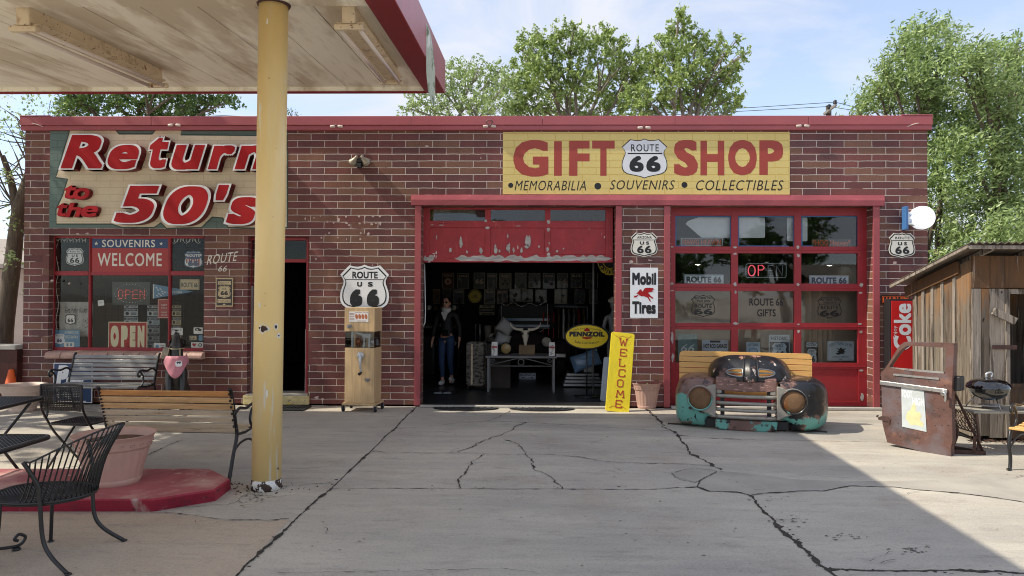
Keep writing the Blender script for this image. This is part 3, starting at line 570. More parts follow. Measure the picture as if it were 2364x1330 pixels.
# wires of paint drips, door decals (black lettering on the glass)
dl = MB(); yd = YG+.0285
def ptx(mb_, s_, x0, y0, x1, y1, Y, **kw): a = box_at(x0, y0, x1, y1, Y); put_text(mb_, s_, a[0], a[1], a[2], a[3], Y, **kw)
ptx(dl, 'ROUTE 66', 1730, 689, 1808, 706, yd, bold=.02); ptx(dl, 'GIFTS', 1748, 714, 1791, 731, yd, bold=.02)
dl.build('window_lettering', MATS['black'], rdoor, fix=False)
for c in (1623.5, 1915): 
    dl = MB()
    q = c-1623.5
    a = box_at(c-28, 681+q*.012, c+28, 732+q*.012, yd); ring(dl, [((a[0]+a[1])/2+p*(a[1]-a[0]), a[2]+z_*(a[3]-a[2])) for p, z_ in SHIELD], .93, yd)
    for (s_, x0, y0, x1, y1) in (('RETURN TO', -20, 686, 19, 691), ("THE 50'S", -15, 693, 15, 698), ('ROUTE', -20, 702, 20, 711), ('66', -22, 713, 22, 726)): ptx(dl, s_, c+x0, y0+q*.012, c+x1, y1+q*.012, yd, bold=.03)
    a = box_at(c-24, 699.5+q*.012, c+24, 700.5+q*.012, yd); fpoly(dl, [(a[0], a[2]), (a[1], a[2]), (a[1], a[3]), (a[0], a[3])], yd)
    dl.build('shield_decal', MATS['black'], rdoor, fix=False)
# ---- mural: green ground with cream field
mu = MB(); a = box_at(115, 297, 663, 527, 0); mu.box(a[0], a[1], -.003, -.0002, a[2], a[3]); mural = mu.build('painted_mural', p_grn, B)
crm = [(163, 300), (240, 299), (264, 299), (275, 311), (352, 311), (364, 297), (420, 298), (417, 313), (662, 315), (662, 470), (662, 524), (610, 526), (528, 524), (515, 502), (490, 500), (465, 524), (385, 526), (372, 513), (356, 524), (282, 524), (258, 516), (131, 516), (131, 484), (146, 452), (158, 413), (130, 409), (137, 390), (148, 350)]
P = [at(*p) for p in crm]; g2 = MB(); 
n = len(P); c0 = Vector((sum(p.x for p in P)/n, 0, sum(p.z for p in P)/n)); Q = []
for i in range(n):
    d = (P[(i+1) % n]-P[i-1]); nn = Vector((-d.z, 0, d.x)).normalized(); Q.append(P[i]+nn*.022)
g2.add([(p.x, -.0042, p.z) for p in P]+[(q.x, -.0042, q.z) for q in Q], [(i, (i+1) % n, n+(i+1) % n, n+i) for i in range(n)]); g2.build('dark_outline', MATS['dk_green'], mural, fix=False)
m_ = MB(); m_.add([(p.x, -.0038, p.z) for p in P], [tuple(range(len(P)))]); m_.build('cream_field', p_crm, mural, fix=False)
# ---- yellow painted sign
a = box_at(1161, 305, 1823, 449, 0); ys = MB().box(a[0], a[1], -.003, -.0002, a[2], a[3]).build('painted_sign', p_yel, B)
gl = MB(); gy = -.0036
for s_, b in (('G', (1185, 323, 1266, 408)), ('I', (1279, 326, 1297, 406)), ('F', (1314, 325, 1361, 406)), ('T', (1367, 325, 1419, 406)), ('S', (1556, 323, 1611, 406)), ('H', (1617, 325, 1672, 405)), ('O', (1681, 323, 1747, 405)), ('P', (1753, 324, 1808, 404))):
    ptx(gl, s_, *b, gy, bold=.042 if s_ not in 'I' else 0.0)
gl.m = 1
for s_, b in (('MEMORABILIA', (1188, 417, 1353, 440)), ('SOUVENIRS', (1408, 416, 1558, 438)), ('COLLECTIBLES', (1607, 416, 1809, 440))): ptx(gl, s_, *b, gy, shear=.25, bold=-.002, space=1.12)
for px, py, r in ((1179, 428, 6), (1380, 430, 8), (1580, 427, 7)): c = at(px, py); fpoly(gl, ellipse(c.x, c.z, r*.0063, r*.0063, 20), gy)
def shq(mb_, x0, y0, x1, y1, Y, k=1.): a = box_at(x0, y0, x1, y1, Y); cx_, cz = (a[0]+a[1])/2, (a[2]+a[3])/2; fpoly(mb_, [(cx_+p*(a[1]-a[0])*k, cz+(q-.5)*(a[3]-a[2])*k) for p, q in SHIELD], Y)
shq(gl, 1435, 320, 1541, 412, gy); gl.m = 2; shq(gl, 1437, 322, 1539, 410, gy-.0005); gl.m = 1
ptx(gl, 'ROUTE', 1457, 333, 1521, 350, gy-.001, space=1.15, bold=.01); ptx(gl, '66', 1453, 360, 1525, 397, gy-.001, bold=.04, space=1.15)
a = box_at(1449, 353, 1529, 356, gy); fpoly(gl, [(a[0], a[2]), (a[1], a[2]), (a[1], a[3]), (a[0], a[3])], gy-.001)
gl.build('lettering', [MATS['gift_red'], MATS['black'], mat('sign_white', (218, 220, 224), .5, var=.05)], ys, fix=False)
# painted white script beside the window
sw = MB(); ptx(sw, 'ROUTE', 477, 587, 550, 609, -.002, shear=.35, space=1.1, bold=.004); v0 = len(sw.v)
xa = at(477, 600).x
sw.v = [(x, y, z+(x-xa)*.14-.02) for x, y, z in sw.v]; ptx(sw, '66', 504, 613, 524, 627, -.002, shear=.3); sw.build('painted_script', MATS['off_white'], B, fix=False)
# paint flakes on the bricks
fl = MB()
for px, py, w_, h in ((705, 505, 5, 7), (713, 511, 4, 4), (725, 503, 5, 4), (740, 499, 3, 3), (756, 512, 5, 6), (770, 514, 6, 6), (782, 508, 6, 10), (799, 500, 5, 5), (800, 516, 6, 5), (806, 520, 6, 5), (829, 500, 6, 5), (843, 499, 4, 6), (830, 516, 6, 6), (842, 514, 4, 7), (861, 500, 7, 4), (858, 518, 6, 6), (868, 516, 5, 3), (877, 499, 7, 6), (878, 516, 5, 9), (752, 543, 5, 4), (760, 538, 5, 6), (742, 549, 5, 6), (780, 549, 4, 5), (800, 552, 3, 6), (833, 538, 4, 5), (832, 552, 5, 7), (850, 540, 8, 7), (985, 338, 10, 7), (1110, 365, 3, 4), (729, 598, 5, 6), (731, 918, 12, 8), (745, 922, 8, 6), (1457, 605, 10, 8), (1500, 601, 12, 4), (860, 612, 3, 3), (2065, 607, 10, 8), (120, 648, 9, 5), (160, 655, 7, 5), (180, 540, 8, 4), (202, 539, 9, 4)):
    chip(B, px, py, w_, h, 0, 9, nm='paint_flake', mm='flake')
mat('oxblood', (92, 42, 44), .5, var=.15, vs=6, bump=.5, bs=30)
# ------------------------------------------------------------------ raised channel letters
def letter(s_, box, word, white=True, depth=.15):
    a = box_at(*box, -depth); x0, x1, z0, z1 = a; lab = {"'": 'apostrophe', '5': 'digit five', '0': 'digit zero', 'R': 'capital R'}.get(s_, 'small letter '+s_)
    root = thing('sign_letter', 'raised red %s%s, in the %s on the mural' % (lab, ' with white rim' if white else '', word), 'sign letter', ((x0+x1)/2, 0, (z0+z1)/2), group='raised letters of the shop name')
    w_, h = x1-x0, z1-z0; fb, rb = (.036, .064) if white else (.03, .03)
    vv, ff = embolden(*glyphs(s_, 0, 1, 7, .5), rb, 4, .22); X0, X1 = min(p[0] for p in vv), max(p[0] for p in vv); Y0, Y1 = min(p[1] for p in vv), max(p[1] for p in vv)
    def put(vs, m, nm, fy): k = MB(); k.add([((p[0]-X0)/(X1-X0)*w_-w_/2, fy(p), (p[1]-Y0)/(Y1-Y0)*h-h/2) for p in vs[0]], vs[1]); return k.build(nm, m, root, fix=False)
    put((vv, ff), MATS['letter_side'], 'letter_return', lambda p: -depth-p[3]*.0001 if p[2] > 0 else -.004)
    g_ = glyphs(s_, 0, 1, 7)
    if white: put(embolden(*g_, rb, 4, .22), MATS['white'], 'white_rim', lambda p: -depth-.003-p[3]*.0001)
    put(embolden(*g_, fb if white else rb-.004, 4, .22), MATS['sign_red'], 'letter_face', lambda p: -depth-.006-p[3]*.0001)
for s_, b in zip('Return', ((135, 309, 243, 392), (244, 332, 326, 394), (341, 314, 394, 392), (391, 332, 479, 395), (476, 333, 548, 394), (537, 333, 622, 394))): letter(s_, b, 'word Return')
for s_, b in zip('to', ((148, 428, 177, 459), (168, 434, 208, 461))): letter(s_, b, 'small word to', False, .08)
for s_, b in zip('the', ((131, 469, 157, 500), (150, 468, 189, 501), (186, 475, 227, 501))): letter(s_, b, 'small word the', False, .08)
for s_, b in zip("50's", ((257, 426, 374, 518), (371, 427, 487, 521), (493, 424, 535, 466), (516, 452, 602, 521))): letter(s_, b, 'large 50s')
# ------------------------------------------------------------------ wall signs
S66 = [('s', 'black', (.045, .045, .955, .955)), ('s', 'sign_white', (.065, .065, .935, .935))]
sign('route_shield', 'big white route shield sign above the wooden coin machine', 'shield sign', (785, 611, 898, 722), -.03, 'white', S66[:1]+[('s', 'white', (.07, .07, .93, .93)), ('t', 'black', ('ROUTE', .25, .145, .77, .29), dict(bold=.035)), ('r', 'black', (.11, .305, .89, .32)), ('t', 'black', ('U', .35, .36, .45, .46), dict(bold=.05)), ('t', 'black', ('S', .57, .36, .67, .46), dict(bold=.05)), ('t', 'black', ('6', .205, .51, .46, .87), dict(bold=.07)), ('t', 'black', ('6', .55, .51, .80, .87), dict(bold=.07))], shape='shield', th=.008)
def small_shield(name, label, box, Y, top, fill='off_white', edge='black', g=None, txt='black', par=''):
    return sign(name, label, 'shield sign', box, Y, 'sign_white' if fill == 'sign_white' else fill, [('s', edge, (.03, .03, .97, .97)), ('s', fill, (.07, .07, .93, .93)), ('r', edge, (.12, .3, .88, .325)), ('t', txt, (top, .24, .16, .78, .26), dict(bold=.02, space=1.1)), ('t', txt, ('U S', .34, .37, .68, .5), dict(bold=.04)), ('t', txt, ('66', .24, .54, .77, .84), dict(bold=.03, space=1.1))], shape='shield', group=g)
small_shield('arizona_shield', 'small white ARIZONA US 66 shield above the Mobil Tires sign', (1456, 536, 1518, 594), -.02, 'ARIZONA')
small_shield('route_shield', 'small white ROUTE US 66 shield under the round lamp sign', (2052, 537, 2113, 596), -.02, 'ROUTE', 'off_white')
r_, w_, h_ = sign('tire_sign', 'tall white enamel sign reading Mobil Tires with a red winged horse', 'sign', (1455, 618, 1519, 734), -.03, 'white', [('t', 'black', ('Mobil', .07, .1, .93, .345), dict(bold=.05)), ('t', 'black', ('Tires', .07, .67, .92, .92), dict(bold=.05)),
 ('p', 'sign_red', [(.2, .53), (.3, .47), (.34, .44), (.4, .43), (.42, .47), (.55, .49), (.66, .51), (.72, .55), (.78, .58), (.84, .6), (.8, .62), (.72, .59), (.66, .575), (.72, .64), (.75, .68), (.7, .67), (.63, .6), (.5, .57), (.4, .57), (.3, .545), (.22, .59), (.16, .6), (.12, .56), (.2, .56), (.32, .53), (.26, .52)]),
 ('p', 'sign_red', [(.44, .48), (.52, .41), (.62, .4), (.86, .405), (.8, .43), (.88, .435), (.78, .46), (.84, .47), (.7, .49), (.6, .51), (.5, .51)])], group=None)
hw = sign('highway_sign', 'brown and tan framed highway sign beside the entrance', 'sign', (498, 642, 538, 708), -.03, 'tan_sign', [('r', 'brown_sign', (.05, .04, .95, .96)), ('r', 'tan_sign', (.12, .11, .88, .23)), ('t', 'brown_sign', ("America's", .14, .115, .86, .165)), ('t', 'brown_sign', ('Historic', .2, .175, .8, .22)), ('s', 'tan_sign', (.14, .26, .86, .7)), ('s', 'brown_sign', (.18, .28, .82, .675)), ('s', 'tan_sign', (.2, .29, .8, .665)), ('t', 'brown_sign', ('U.S.', .38, .34, .64, .4), dict(bold=.03)), ('t', 'brown_sign', ('66', .28, .45, .72, .6), dict(bold=.05)), ('r', 'tan_sign', (.12, .74, .88, .86)), ('t', 'brown_sign', ('Highway', .16, .76, .84, .85)), ('e', 'tan_sign', (.5, .92, .08, .02))])
sign('neon_border_sign', 'black plaque with orange letters HA half hidden behind the red drinks machine', 'sign', (2034, 682, 2100, 702), -.02, 'black', [('b', 'orange', (.03, .1, .97, .9, (.97, .9))), ('t', 'orange', ('HARLEY', .06, .22, .95, .8), dict(bold=.05))])
# round double-faced lamp sign on a blue bracket
p0 = at(2086, 505); LS = thing('round_lamp_sign', 'round white lamp sign on a blue wall bracket', 'lamp sign', (p0.x, 0, p0.z))
mat('bracket_blue', (64, 108, 160), .4, var=.1); mat('lamp_white', (244, 247, 250), .3, var=.01)
b = MB(); b.box(-.03, .01, -.12, 0.0, -.17, .17); b.build('bracket', MATS['bracket_blue'], LS, bevel=.006)
a = box_at(2094, 476, 2160, 529, -.1); cx_, cz_, rr_ = (a[0]+a[1])/2-p0.x, (a[2]+a[3])/2-p0.z, (a[3]-a[2])/2
m = MB(); m.lathe([(0.01, -.09), (rr_*.8, -.085), (rr_*.97, -.06), (rr_*1.02, 0), (rr_*.97, .06), (rr_*.8, .085), (.01, .09)], (cx_+.02, -.08, cz_), 40, axis='y'); m.build('lamp_disc', mat('lamp_white_em', (240, 244, 250), .3, var=.01, emit=.4), LS)
m = MB(); m.prism([(0, -.1), (0, .1), (.06, .075), (cx_-rr_*.5, .075), (cx_-rr_*.5, -.12), (.06, -.1)], -.11, -.03); m.build('neck', MATS['lamp_white'], LS, bevel=.01)
m = MB(); put_text(m, 'SHOP', .02, .1, .01, .06, -.1115); put_text(m, 'GIFTS', .02, .1, -.07, -.02, -.1115); m.build('lettering', MATS['bracket_blue'], LS, fix=False)
# flood lights
p0 = at(833, 377); FL = thing('flood_light', 'twin head flood light with motion sensor on the brick wall', 'wall lamp', (p0.x, 0, p0.z))
m = MB(); m.lathe([(.055, 0), (.05, -.03), (.02, -.035)], axis='y', n=20); m.box(-.045, .045, -.09, -.01, .0, .07); m.build('base', MATS['soft_black'], FL, bevel=.005)
m = MB(); m.box(-.032, .032, -.13, -.06, -.085, -.02); m.tube([(0, -.06, 0), (0, -.09, -.04)], .014); m.build('motion_sensor', MATS['soft_black'], FL, bevel=.008)
mat('lamp_shell', (150, 140, 124), .45, metal=.4, var=.25, vs=20); mat('lens', (214, 206, 190), .15, var=.1, vs=30)
for s_ in (-1, 1):
    M = Matrix.Translation((s_*.06, -.09, .05)) @ Matrix.Rotation(R(s_*-38), 4, 'Y') @ Matrix.Rotation(R(28), 4, 'X')
    m = MB(M=M); m.lathe([(.016, .055), (.022, .03), (.035, -.01), (.07, -.06), (.074, -.085), (.066, -.088)], n=24); hd = m.build('lamp_head', MATS['lamp_shell'], FL)
    m = MB(M=M); m.lathe([(.064, -.08), (.05, -.1), (.005, -.105)], n=24); m.build('lens', MATS['lens'], hd)
    m = MB(); m.tube([(s_*.03, -.05, .04), (s_*.06, -.07, .1), (s_*.07, -.09, .08)], .012); m.build('arm', MATS['soft_black'], FL)
# lamp holders and wire under the coping
lw = MB(); pts = []
for i in range(60):
    px = 60+2075*i/59; pts.append(at(px, 289+math.sin(i*.9)*.8+(2 if i % 7 > 4 else 0), -.03))
lw.tube([tuple(p) for p in pts], .005, 5); hooks = MB(); WS = lw.build('light_cable', mat('wire_pink', (190, 110, 112), .5), None); tag(WS, 'thin cable strung along the red band under the coping', 'cable')
for px in (515, 670, 745, 800, 883, 1033, 1163, 1190, 1240, 1358, 1453, 1550, 1710, 1810, 1868, 1980): p = at(px, 288, -.03); hooks.tube([(p.x, 0, p.z+.02), (p.x, -.045, p.z+.01), (p.x, -.045, p.z-.02)], .006, 5)
hooks.build('hook', MATS['wire_pink'], WS)
mat('socket', (206, 190, 180), .5, var=.2)
def socket(px, py, label, loop=0):
    p = at(px, py, -.05); t = thing('lamp_socket', label, 'lamp socket', tuple(p), group='bare lamp sockets on the coping cable')
    for s_ in (-1, 1):
        m = MB(M=Matrix.Rotation(R(s_*6), 4, 'Y')); m.lathe([(.016, s_*.02), (.021, s_*.035), (.021, s_*.085), (.017, s_*.095)], axis='x', n=12); m.build('socket', MATS['socket'], t)
    m = MB(); m.tube(smoothpts([(-.03, 0, 0), (-.01, -.01, .02), (.0, -.01, .0), (.012, 0, -.012), (.03, 0, .0)], 4), .006, 6)
    if loop: m.tube(smoothpts([(-.03, 0, .01), (-.05, -.02, .06), (0, -.03, .085), (.05, -.02, .06), (.01, -.02, .01), (-.02, 0, 0)], 5), .007, 6)
    m.build('cord', mat('cord_grey', (120, 96, 92), .6), t)
for px, py, lab, lp_ in ((403, 288, 'lamp socket pair above the mural on the left of the wall', 0), (777, 291, 'lamp socket pair just right of the yellow canopy column', 0), (1130, 291, 'lamp socket pair with a looped cord left of the yellow sign', 1), (1487, 294, 'lamp socket pair centred above the yellow painted sign', 0), (1853, 290, 'lamp socket pair above the right end of the yellow painted sign', 0)): socket(px, py, lab, lp_)
for px, s_, lab in ((80, 1, 'loose pale cord at the left end of the coping'), (2115, -1, 'loose pale cord at the right end of the coping')):
    p = at(px, 290, -.03); m = MB(p); m.tube([tuple(p+Vector(q)) for q in smoothpts([(-.14*s_, 0, .0), (-.05*s_, -.02, .03), (.06*s_, -.03, .01), (.16*s_, 0, -.03)], 5)], .007, 6); tag(m.build('loose_cord', MATS['socket'], None, loc=p), lab, 'cord')
# ------------------------------------------------------------------ canopy
cz = lambda y: 4.165+.07*(y+4.55)
yB = -10.6+9.4; xr = at(1027, 214, yB).x; xl = xr-6.9; yN = -8.3; xi = xr-.25
CA = thing('canopy', 'cream forecourt canopy roof with dark red edging on a yellow steel column', 'canopy', (xr-3, -6, 0)); o_ = CA.location
mat('soffit', (250, 243, 226), .6, var=.07, vs=1.2, bump=.05, sc3=(1, .35, 1), chips=[dict(c=(206, 192, 168), s=1.6, t=.5, soft=.1, sc3=(1.4, .35, 1), a=.9), dict(c=(214, 202, 182), s=5, t=.54, soft=.14, sc3=(2.5, .25, 1), a=.8, seed=4)])
mat('soffit_backing', (60, 50, 44), .9); mat('fascia_red', (128, 26, 38), .4, var=.1, vs=1.5); mat('fascia_face', (170, 84, 98), .35, var=.1, vs=2, sc3=(1, 3, .3))
cm = MB(off=o_); x = xl; k = 0
while x < xi-.01:
    x2 = min(x+.51, xi); y0, y1 = yN, yB-.06; cm.add([(x, y0, cz(y0)), (x2-.011, y0, cz(y0)), (x2-.011, y1, cz(y1)), (x, y1, cz(y1)), (x, y0, cz(y0)+.012), (x2-.011, y0, cz(y0)+.012), (x2-.011, y1, cz(y1)+.012), (x, y1, cz(y1)+.012)], [(0, 1, 2, 3), (4, 7, 6, 5), (0, 4, 5, 1), (1, 5, 6, 2), (2, 6, 7, 3), (3, 7, 4, 0)]); x += .51
cm.build('soffit_panels', MATS['soffit'], CA)
cm = MB(off=o_); cm.add([(xl, yN, cz(yN)+.02), (xr-.02, yN, cz(yN)+.02), (xr-.02, yB-.03, cz(yB)+.02), (xl, yB-.03, cz(yB)+.02), (xl, yN, cz(yN)+.3), (xr-.02, yN, cz(yN)+.3), (xr-.02, yB-.03, cz(yB)+.3), (xl, yB-.03, cz(yB)+.3)], [(3, 2, 1, 0), (4, 5, 6, 7), (0, 1, 5, 4), (1, 2, 6, 5), (2, 3, 7, 6), (3, 0, 4, 7)]); cm.build('roof_deck', MATS['soffit_backing'], CA)
cm = MB(off=o_)   # side edging: wide dark underside
def slope(m_, x0, x1, y0, y1, zb_, zt_): m_.add([(x0, y0, cz(y0)+zb_), (x1, y0, cz(y0)+zb_), (x1, y1, cz(y1)+zb_), (x0, y1, cz(y1)+zb_), (x0, y0, cz(y0)+zt_), (x1, y0, cz(y0)+zt_), (x1, y1, cz(y1)+zt_), (x0, y1, cz(y1)+zt_)], [(3, 2, 1, 0), (4, 5, 6, 7), (0, 1, 5, 4), (1, 2, 6, 5), (2, 3, 7, 6), (3, 0, 4, 7)])
slope(cm, xi+.001, xr-.004, yN, yB, -.075, .34); slope(cm, xl-.1, xi, yB-.022, yB, -.078, .34); slope(cm, xl-.1, xl, yN, yB-.023, -.075, .34); cm.build('fascia', MATS['fascia_red'], CA)
cm = MB(off=o_); y = yN
while y < yB-.01: y2 = min(y+1.2, yB+.004); slope(cm, xr-.0035, xr+.006, y, y2-.004, -.076, .35); y = y2
cm.build('fascia_cladding', MATS['fascia_face'], CA)
cm = MB(off=o_); slope(cm, xl, xi, yB-.059, yB-.0225, -.05, .01); slope(cm, xl, xi, -4.95, -4.5, -.03, -.001); cm.build('soffit_trim', MATS['soffit'], CA)
# column
pc = gd(615, 1128); pc = Vector((pc.x, pc.y, 0)); rad = .122
mat('column_yellow', (238, 208, 142), .42, var=.08, vs=2.5, sc3=(1, 1, .4), coat=.15, chips=[dict(c=(232, 214, 170), s=3, t=.55, soft=.15, sc3=(2, 2, .3), a=.7), dict(c=(222, 178, 88), s=1.2, t=.5, soft=.25, a=.7, z=(1.2, 4.), seed=8), dict(c=(236, 232, 220), s=5, t=.59, soft=.05, sc3=(2.5, 2.5, .22), seed=12, d=8, a=.85), dict(c=(120, 84, 50), s=22, t=.69, soft=.02, seed=17)])
mat('column_base', (222, 220, 214), .8, var=.2, vs=9, chips=[dict(c=(62, 48, 40), s=16, t=.46, soft=.03), dict(c=(206, 172, 96), s=12, t=.6, soft=.03, seed=6)])
top = cz(pc.y)
lean = Vector((.028, .0, 0))
m = MB(off=o_); m.tube([pc+Vector((0, 0, .09)), pc+lean*.5+Vector((0, 0, top/2)), pc+lean+Vector((0, 0, top-.05))], rad, 40); pole = m.build('column', MATS['column_yellow'], CA)
m = MB(off=o_); m.tube([pc, pc+Vector((0, 0, .04)), pc+Vector((0, 0, .0895))], [rad+.004, rad+.003, rad-.001], 40); m.build('column_base', MATS['column_base'], pole)
m = MB(off=o_); m.tube([pc+lean+Vector((0, 0, top-.0495)), pc+lean+Vector((0, 0, top-.03))], [rad+.012, rad+.02], 32); m.build('collar', mat('rusty', (70, 48, 42), .8, var=.4, vs=20), pole)
ho = MB(off=o_); hr = MB(off=o_)
def on_col(px, py):
    d = ray(px, py); o = CAM-pc-Vector((lean.x*.4, 0, 0)); A = d.x**2+d.y**2; Bq = 2*(o.x*d.x+o.y*d.y); C = o.x**2+o.y**2-(rad+.0012)**2; D = Bq*Bq-4*A*C
    if D < 0: return None
    return CAM+d*((-Bq-math.sqrt(D))/(2*A))
def patch(m_, px, py, rw, rh, seed=1, n=14):
    q = random.Random(seed); P = []
    for i in range(n):
        a = 6.283*i/n; s_ = q.uniform(.65, 1.2); P.append(on_col(px+math.cos(a)*rw*s_, py+math.sin(a)*rh*s_))
    if all(P): m_.add(P, [tuple(range(n))])
for a in ((609, 758, 12, 13, 2), (637, 755, 6, 8, 3), (644, 775, 5, 8, 4), (599, 704, 2.5, 6, 5), (591, 915, 4, 6, 6), (616, 908, 3, 12, 7), (617, 50, 2, 9, 8), (590, 745, 3, 4, 14)): patch(hr, *a[:4], a[4])
hr.build('bare_patch', MATS['off_white'], pole, fix=False)
rad2 = rad; rad = rad+.001
for a in ((609, 759, 8, 8, 2), (637, 755, 3.4, 4.4, 3), (644, 775, 2, 2.6, 4), (591, 916, 2.2, 3.4, 6), (599, 757, 2.4, 3, 7), (612, 677, 1, 1.2, 3), (612, 706, 1, 1.2, 3), (642, 1082, 1.8, 3, 3)): ho = MB(off=o_); patch(ho, *a[:4], a[4]); ho.build('bolt_hole', MATS['rusty'], pole, fix=False)
rad = rad2
# debris around the column foot
mat('gravel_dirt', (92, 72, 58), .95, var=.4, vs=30); m = MB()
for i in range(110):
    p = pc+Vector((rnd.gauss(-.08, .2), rnd.gauss(.02, .1), 0)); r = rnd.uniform(.003, .011)
    if (p-pc).length < rad: continue
    m.ell((p.x, p.y, r*.6), r, r, r*.7, 5, 3)
tag(m.build('gravel', MATS['gravel_dirt'], fix=False), 'loose grit around the foot of the column', kind='stuff')
# fluorescent fixtures
mat('fixture', (216, 198, 168), .5, var=.12, vs=6, chips=[dict(c=(112, 62, 32), s=22, t=.6, soft=.04), dict(c=(150, 108, 70), s=7, t=.56, soft=.12, a=.6, seed=7)]); mat('tube', (226, 214, 206), .25, var=.03)
def onsoff(px, py, dz=-.17):
    d = ray(px, py); 
    # intersect with sloping soffit offset by dz
    k = (4.165+.07*(CAM.y+4.55)+dz-CAM.z)/(d.z-.07*d.y); return CAM+d*k
def fixture(a, b, label):
    A, Bp = onsoff(*a), onsoff(*b); t = thing('fluorescent_fixture', label, 'light fixture', ((A.x+Bp.x)/2, (A.y+Bp.y)/2, (A.z+Bp.z)/2), group='fluorescent tube fixtures under the canopy')
    o = t.location; d = (Bp-A).normalized(); s_ = d.cross(Vector((0, 0, 1))).normalized(); u = s_.cross(d); Lh = (Bp-A).length/2
    Mx = Matrix(((d.x, s_.x, u.x, 0), (d.y, s_.y, u.y, 0), (d.z, s_.z, u.z, 0), (0, 0, 0, 1)))
    m = MB(M=Mx); m.box(-Lh, Lh, -.055, .055, .03, .17); m.prism([(-.13, .03), (.13, .03), (.06, .0), (-.06, .0)], -Lh+.01, Lh-.01, plane='yz'); hs = m.build('housing', MATS['fixture'], t, bevel=.006)
    for e in (-1, 1): m = MB(M=Mx); m.box(*sorted((e*Lh, e*(Lh+.03))), -.06, .06, .005, .172); m.box(*sorted((e*(Lh-.02), e*(Lh+.045))), -.125, .125, -.05, .0); m.build('end_cap', MATS['fixture'], t, bevel=.012)
    for s2 in (-1, 1): m = MB(M=Mx); m.tube([(-Lh+.02, s2*.085, -.03), (Lh-.02, s2*.085, -.03)], .019, 12); m.build('tube', MATS['tube'], t)
fixture((58, 62), (362, 192), 'rust spotted fluorescent fixture under the canopy left of the column')
fixture((806, 58), (905, 185), 'rust spotted fluorescent fixture under the canopy right of the column')
# faded plastic strip hanging from the corner of the canopy
mat('weathered_strip', (178, 186, 172), .5, var=.15, vs=9, sc3=(1, 1, .4), chips=[dict(c=(110, 122, 96), s=12, t=.54, soft=.05, sc3=(2, 1, .4)), dict(c=(216, 220, 214), s=8, t=.6, soft=.05, sc3=(2, 1, .3), seed=5)])
d0 = 6.6; yy = -10.6+7.6; P = [at(px, py, yy) for px, py in ((979, 48), (981, 90), (983, 130), (984, 170), (988, 210), (997, 240))]; P2 = [at(px, py, yy+.05) for px, py in ((984, 50), (995, 84), (1001, 130), (1004, 170), (1004, 210), (1003, 243))]
m = MB(off=P[0]); n = len(P)
vs = [p for a in zip(P, P2) for p in a]; vs += [p+Vector((.004, -.008, 0)) for p in vs]; fs = []
for i in range(n-1): a = 2*i; fs += [(a, a+1, a+3, a+2), (2*n+a, 2*n+a+2, 2*n+a+3, 2*n+a+1), (a, a+2, 2*n+a+2, 2*n+a), (a+1, 2*n+a+1, 2*n+a+3, a+3)]
m.add(vs, fs); tag(m.build('plastic_strip', MATS['weathered_strip'], None, loc=P[0]), 'weathered pale strip dangling from the corner of the canopy edge', 'strip')
# ------------------------------------------------------------------ things shown in the shop window
yw = YF+.06
def wsign(name, label, box, face, items, Y=yw, **kw): return sign(name, label, kw.pop('cat', 'sign'), box, Y, face, items, **kw)
small_shield('window_shield', 'white ROUTE US 66 shield hanging in the upper left window pane', (152, 572, 193, 614), yw, 'ROUTE', 'sign_white')
sh, w1, h1 = sign('striped_shield', 'shield sign with blue top and red and white stripes in the upper right pane', 'shield sign', (425, 579, 468, 620), yw, 'shield_blue', [('s', 'sign_white', (.05, .05, .95, .95)), ('s', 'shield_blue', (.09, .08, .91, .5))]+[('r', 'sign_red', (.12+.13*i, .45, .185+.13*i, .84 if 0 < i < 6 else .7)) for i in range(6)]+[('t', 'sign_white', ('ROUTE', .15, .2, .85, .34), dict(bold=.04)), ('t', 'shield_blue', ('US', .38, .4, .62, .5)), ('t', 'shield_blue', ('66', .22, .54, .8, .86), dict(bold=.06))], shape='shield')
mat('led_board', (48, 54, 50), .5); mat('led_red', (230, 90, 70), .4, emit=1.2); mat('led_white', (210, 220, 210), .4, emit=.5)
r_, w_, h_ = wsign('led_sign', 'dark board with dotted red letters OPEN in the window', (259, 651, 346, 704), 'led_board', [])
m = MB(); m2 = MB(); G = {'O': [(0, i) for i in range(1, 6)]+[(4, i) for i in range(1, 6)]+[(i, 0) for i in range(1, 4)]+[(i, 6) for i in range(1, 4)], 'P': [(0, i) for i in range(7)]+[(i, 6) for i in range(4)]+[(i, 3) for i in range(4)]+[(4, 4), (4, 5)], 'E': [(0, i) for i in range(7)]+[(i, j) for i in range(1, 5) for j in (0, 3, 6)], 'N': [(0, i) for i in range(7)]+[(4, i) for i in range(7)]+[(1, 5), (2, 3), (3, 1), (2, 4)]}
for k, ch in enumerate('OPEN'):
    for i, j in G[ch]: fpoly(m, ellipse(-.2+k*.11+i*.0165+.01, -.075+j*.021, .0042, .0042, 6), -.002)
for i in range(34): a = 6.283*i/34; fpoly(m2, ellipse(.25*math.cos(a), .14*math.sin(a), .0028, .0028, 5), -.002)
m.build('led_lettering', MATS['led_red'], r_, fix=False); m2.build('led_ring', MATS['led_white'], r_, fix=False)
wsign('open_placard', 'red placard reading OPEN in tall cream letters standing on the window ledge', (250, 743, 340, 806), 'cream', [('r', 'sign_red', (.02, .03, .98, .97)), ('t', 'cream', ('O', .06, .14, .27, .93), dict(bold=.09)), ('t', 'cream', ('P', .33, .14, .5, .93), dict(bold=.09)), ('t', 'cream', ('E', .555, .14, .7, .93), dict(bold=.09)), ('t', 'cream', ('N', .755, .14, .93, .93), dict(bold=.09))], cat='placard', rz=0)
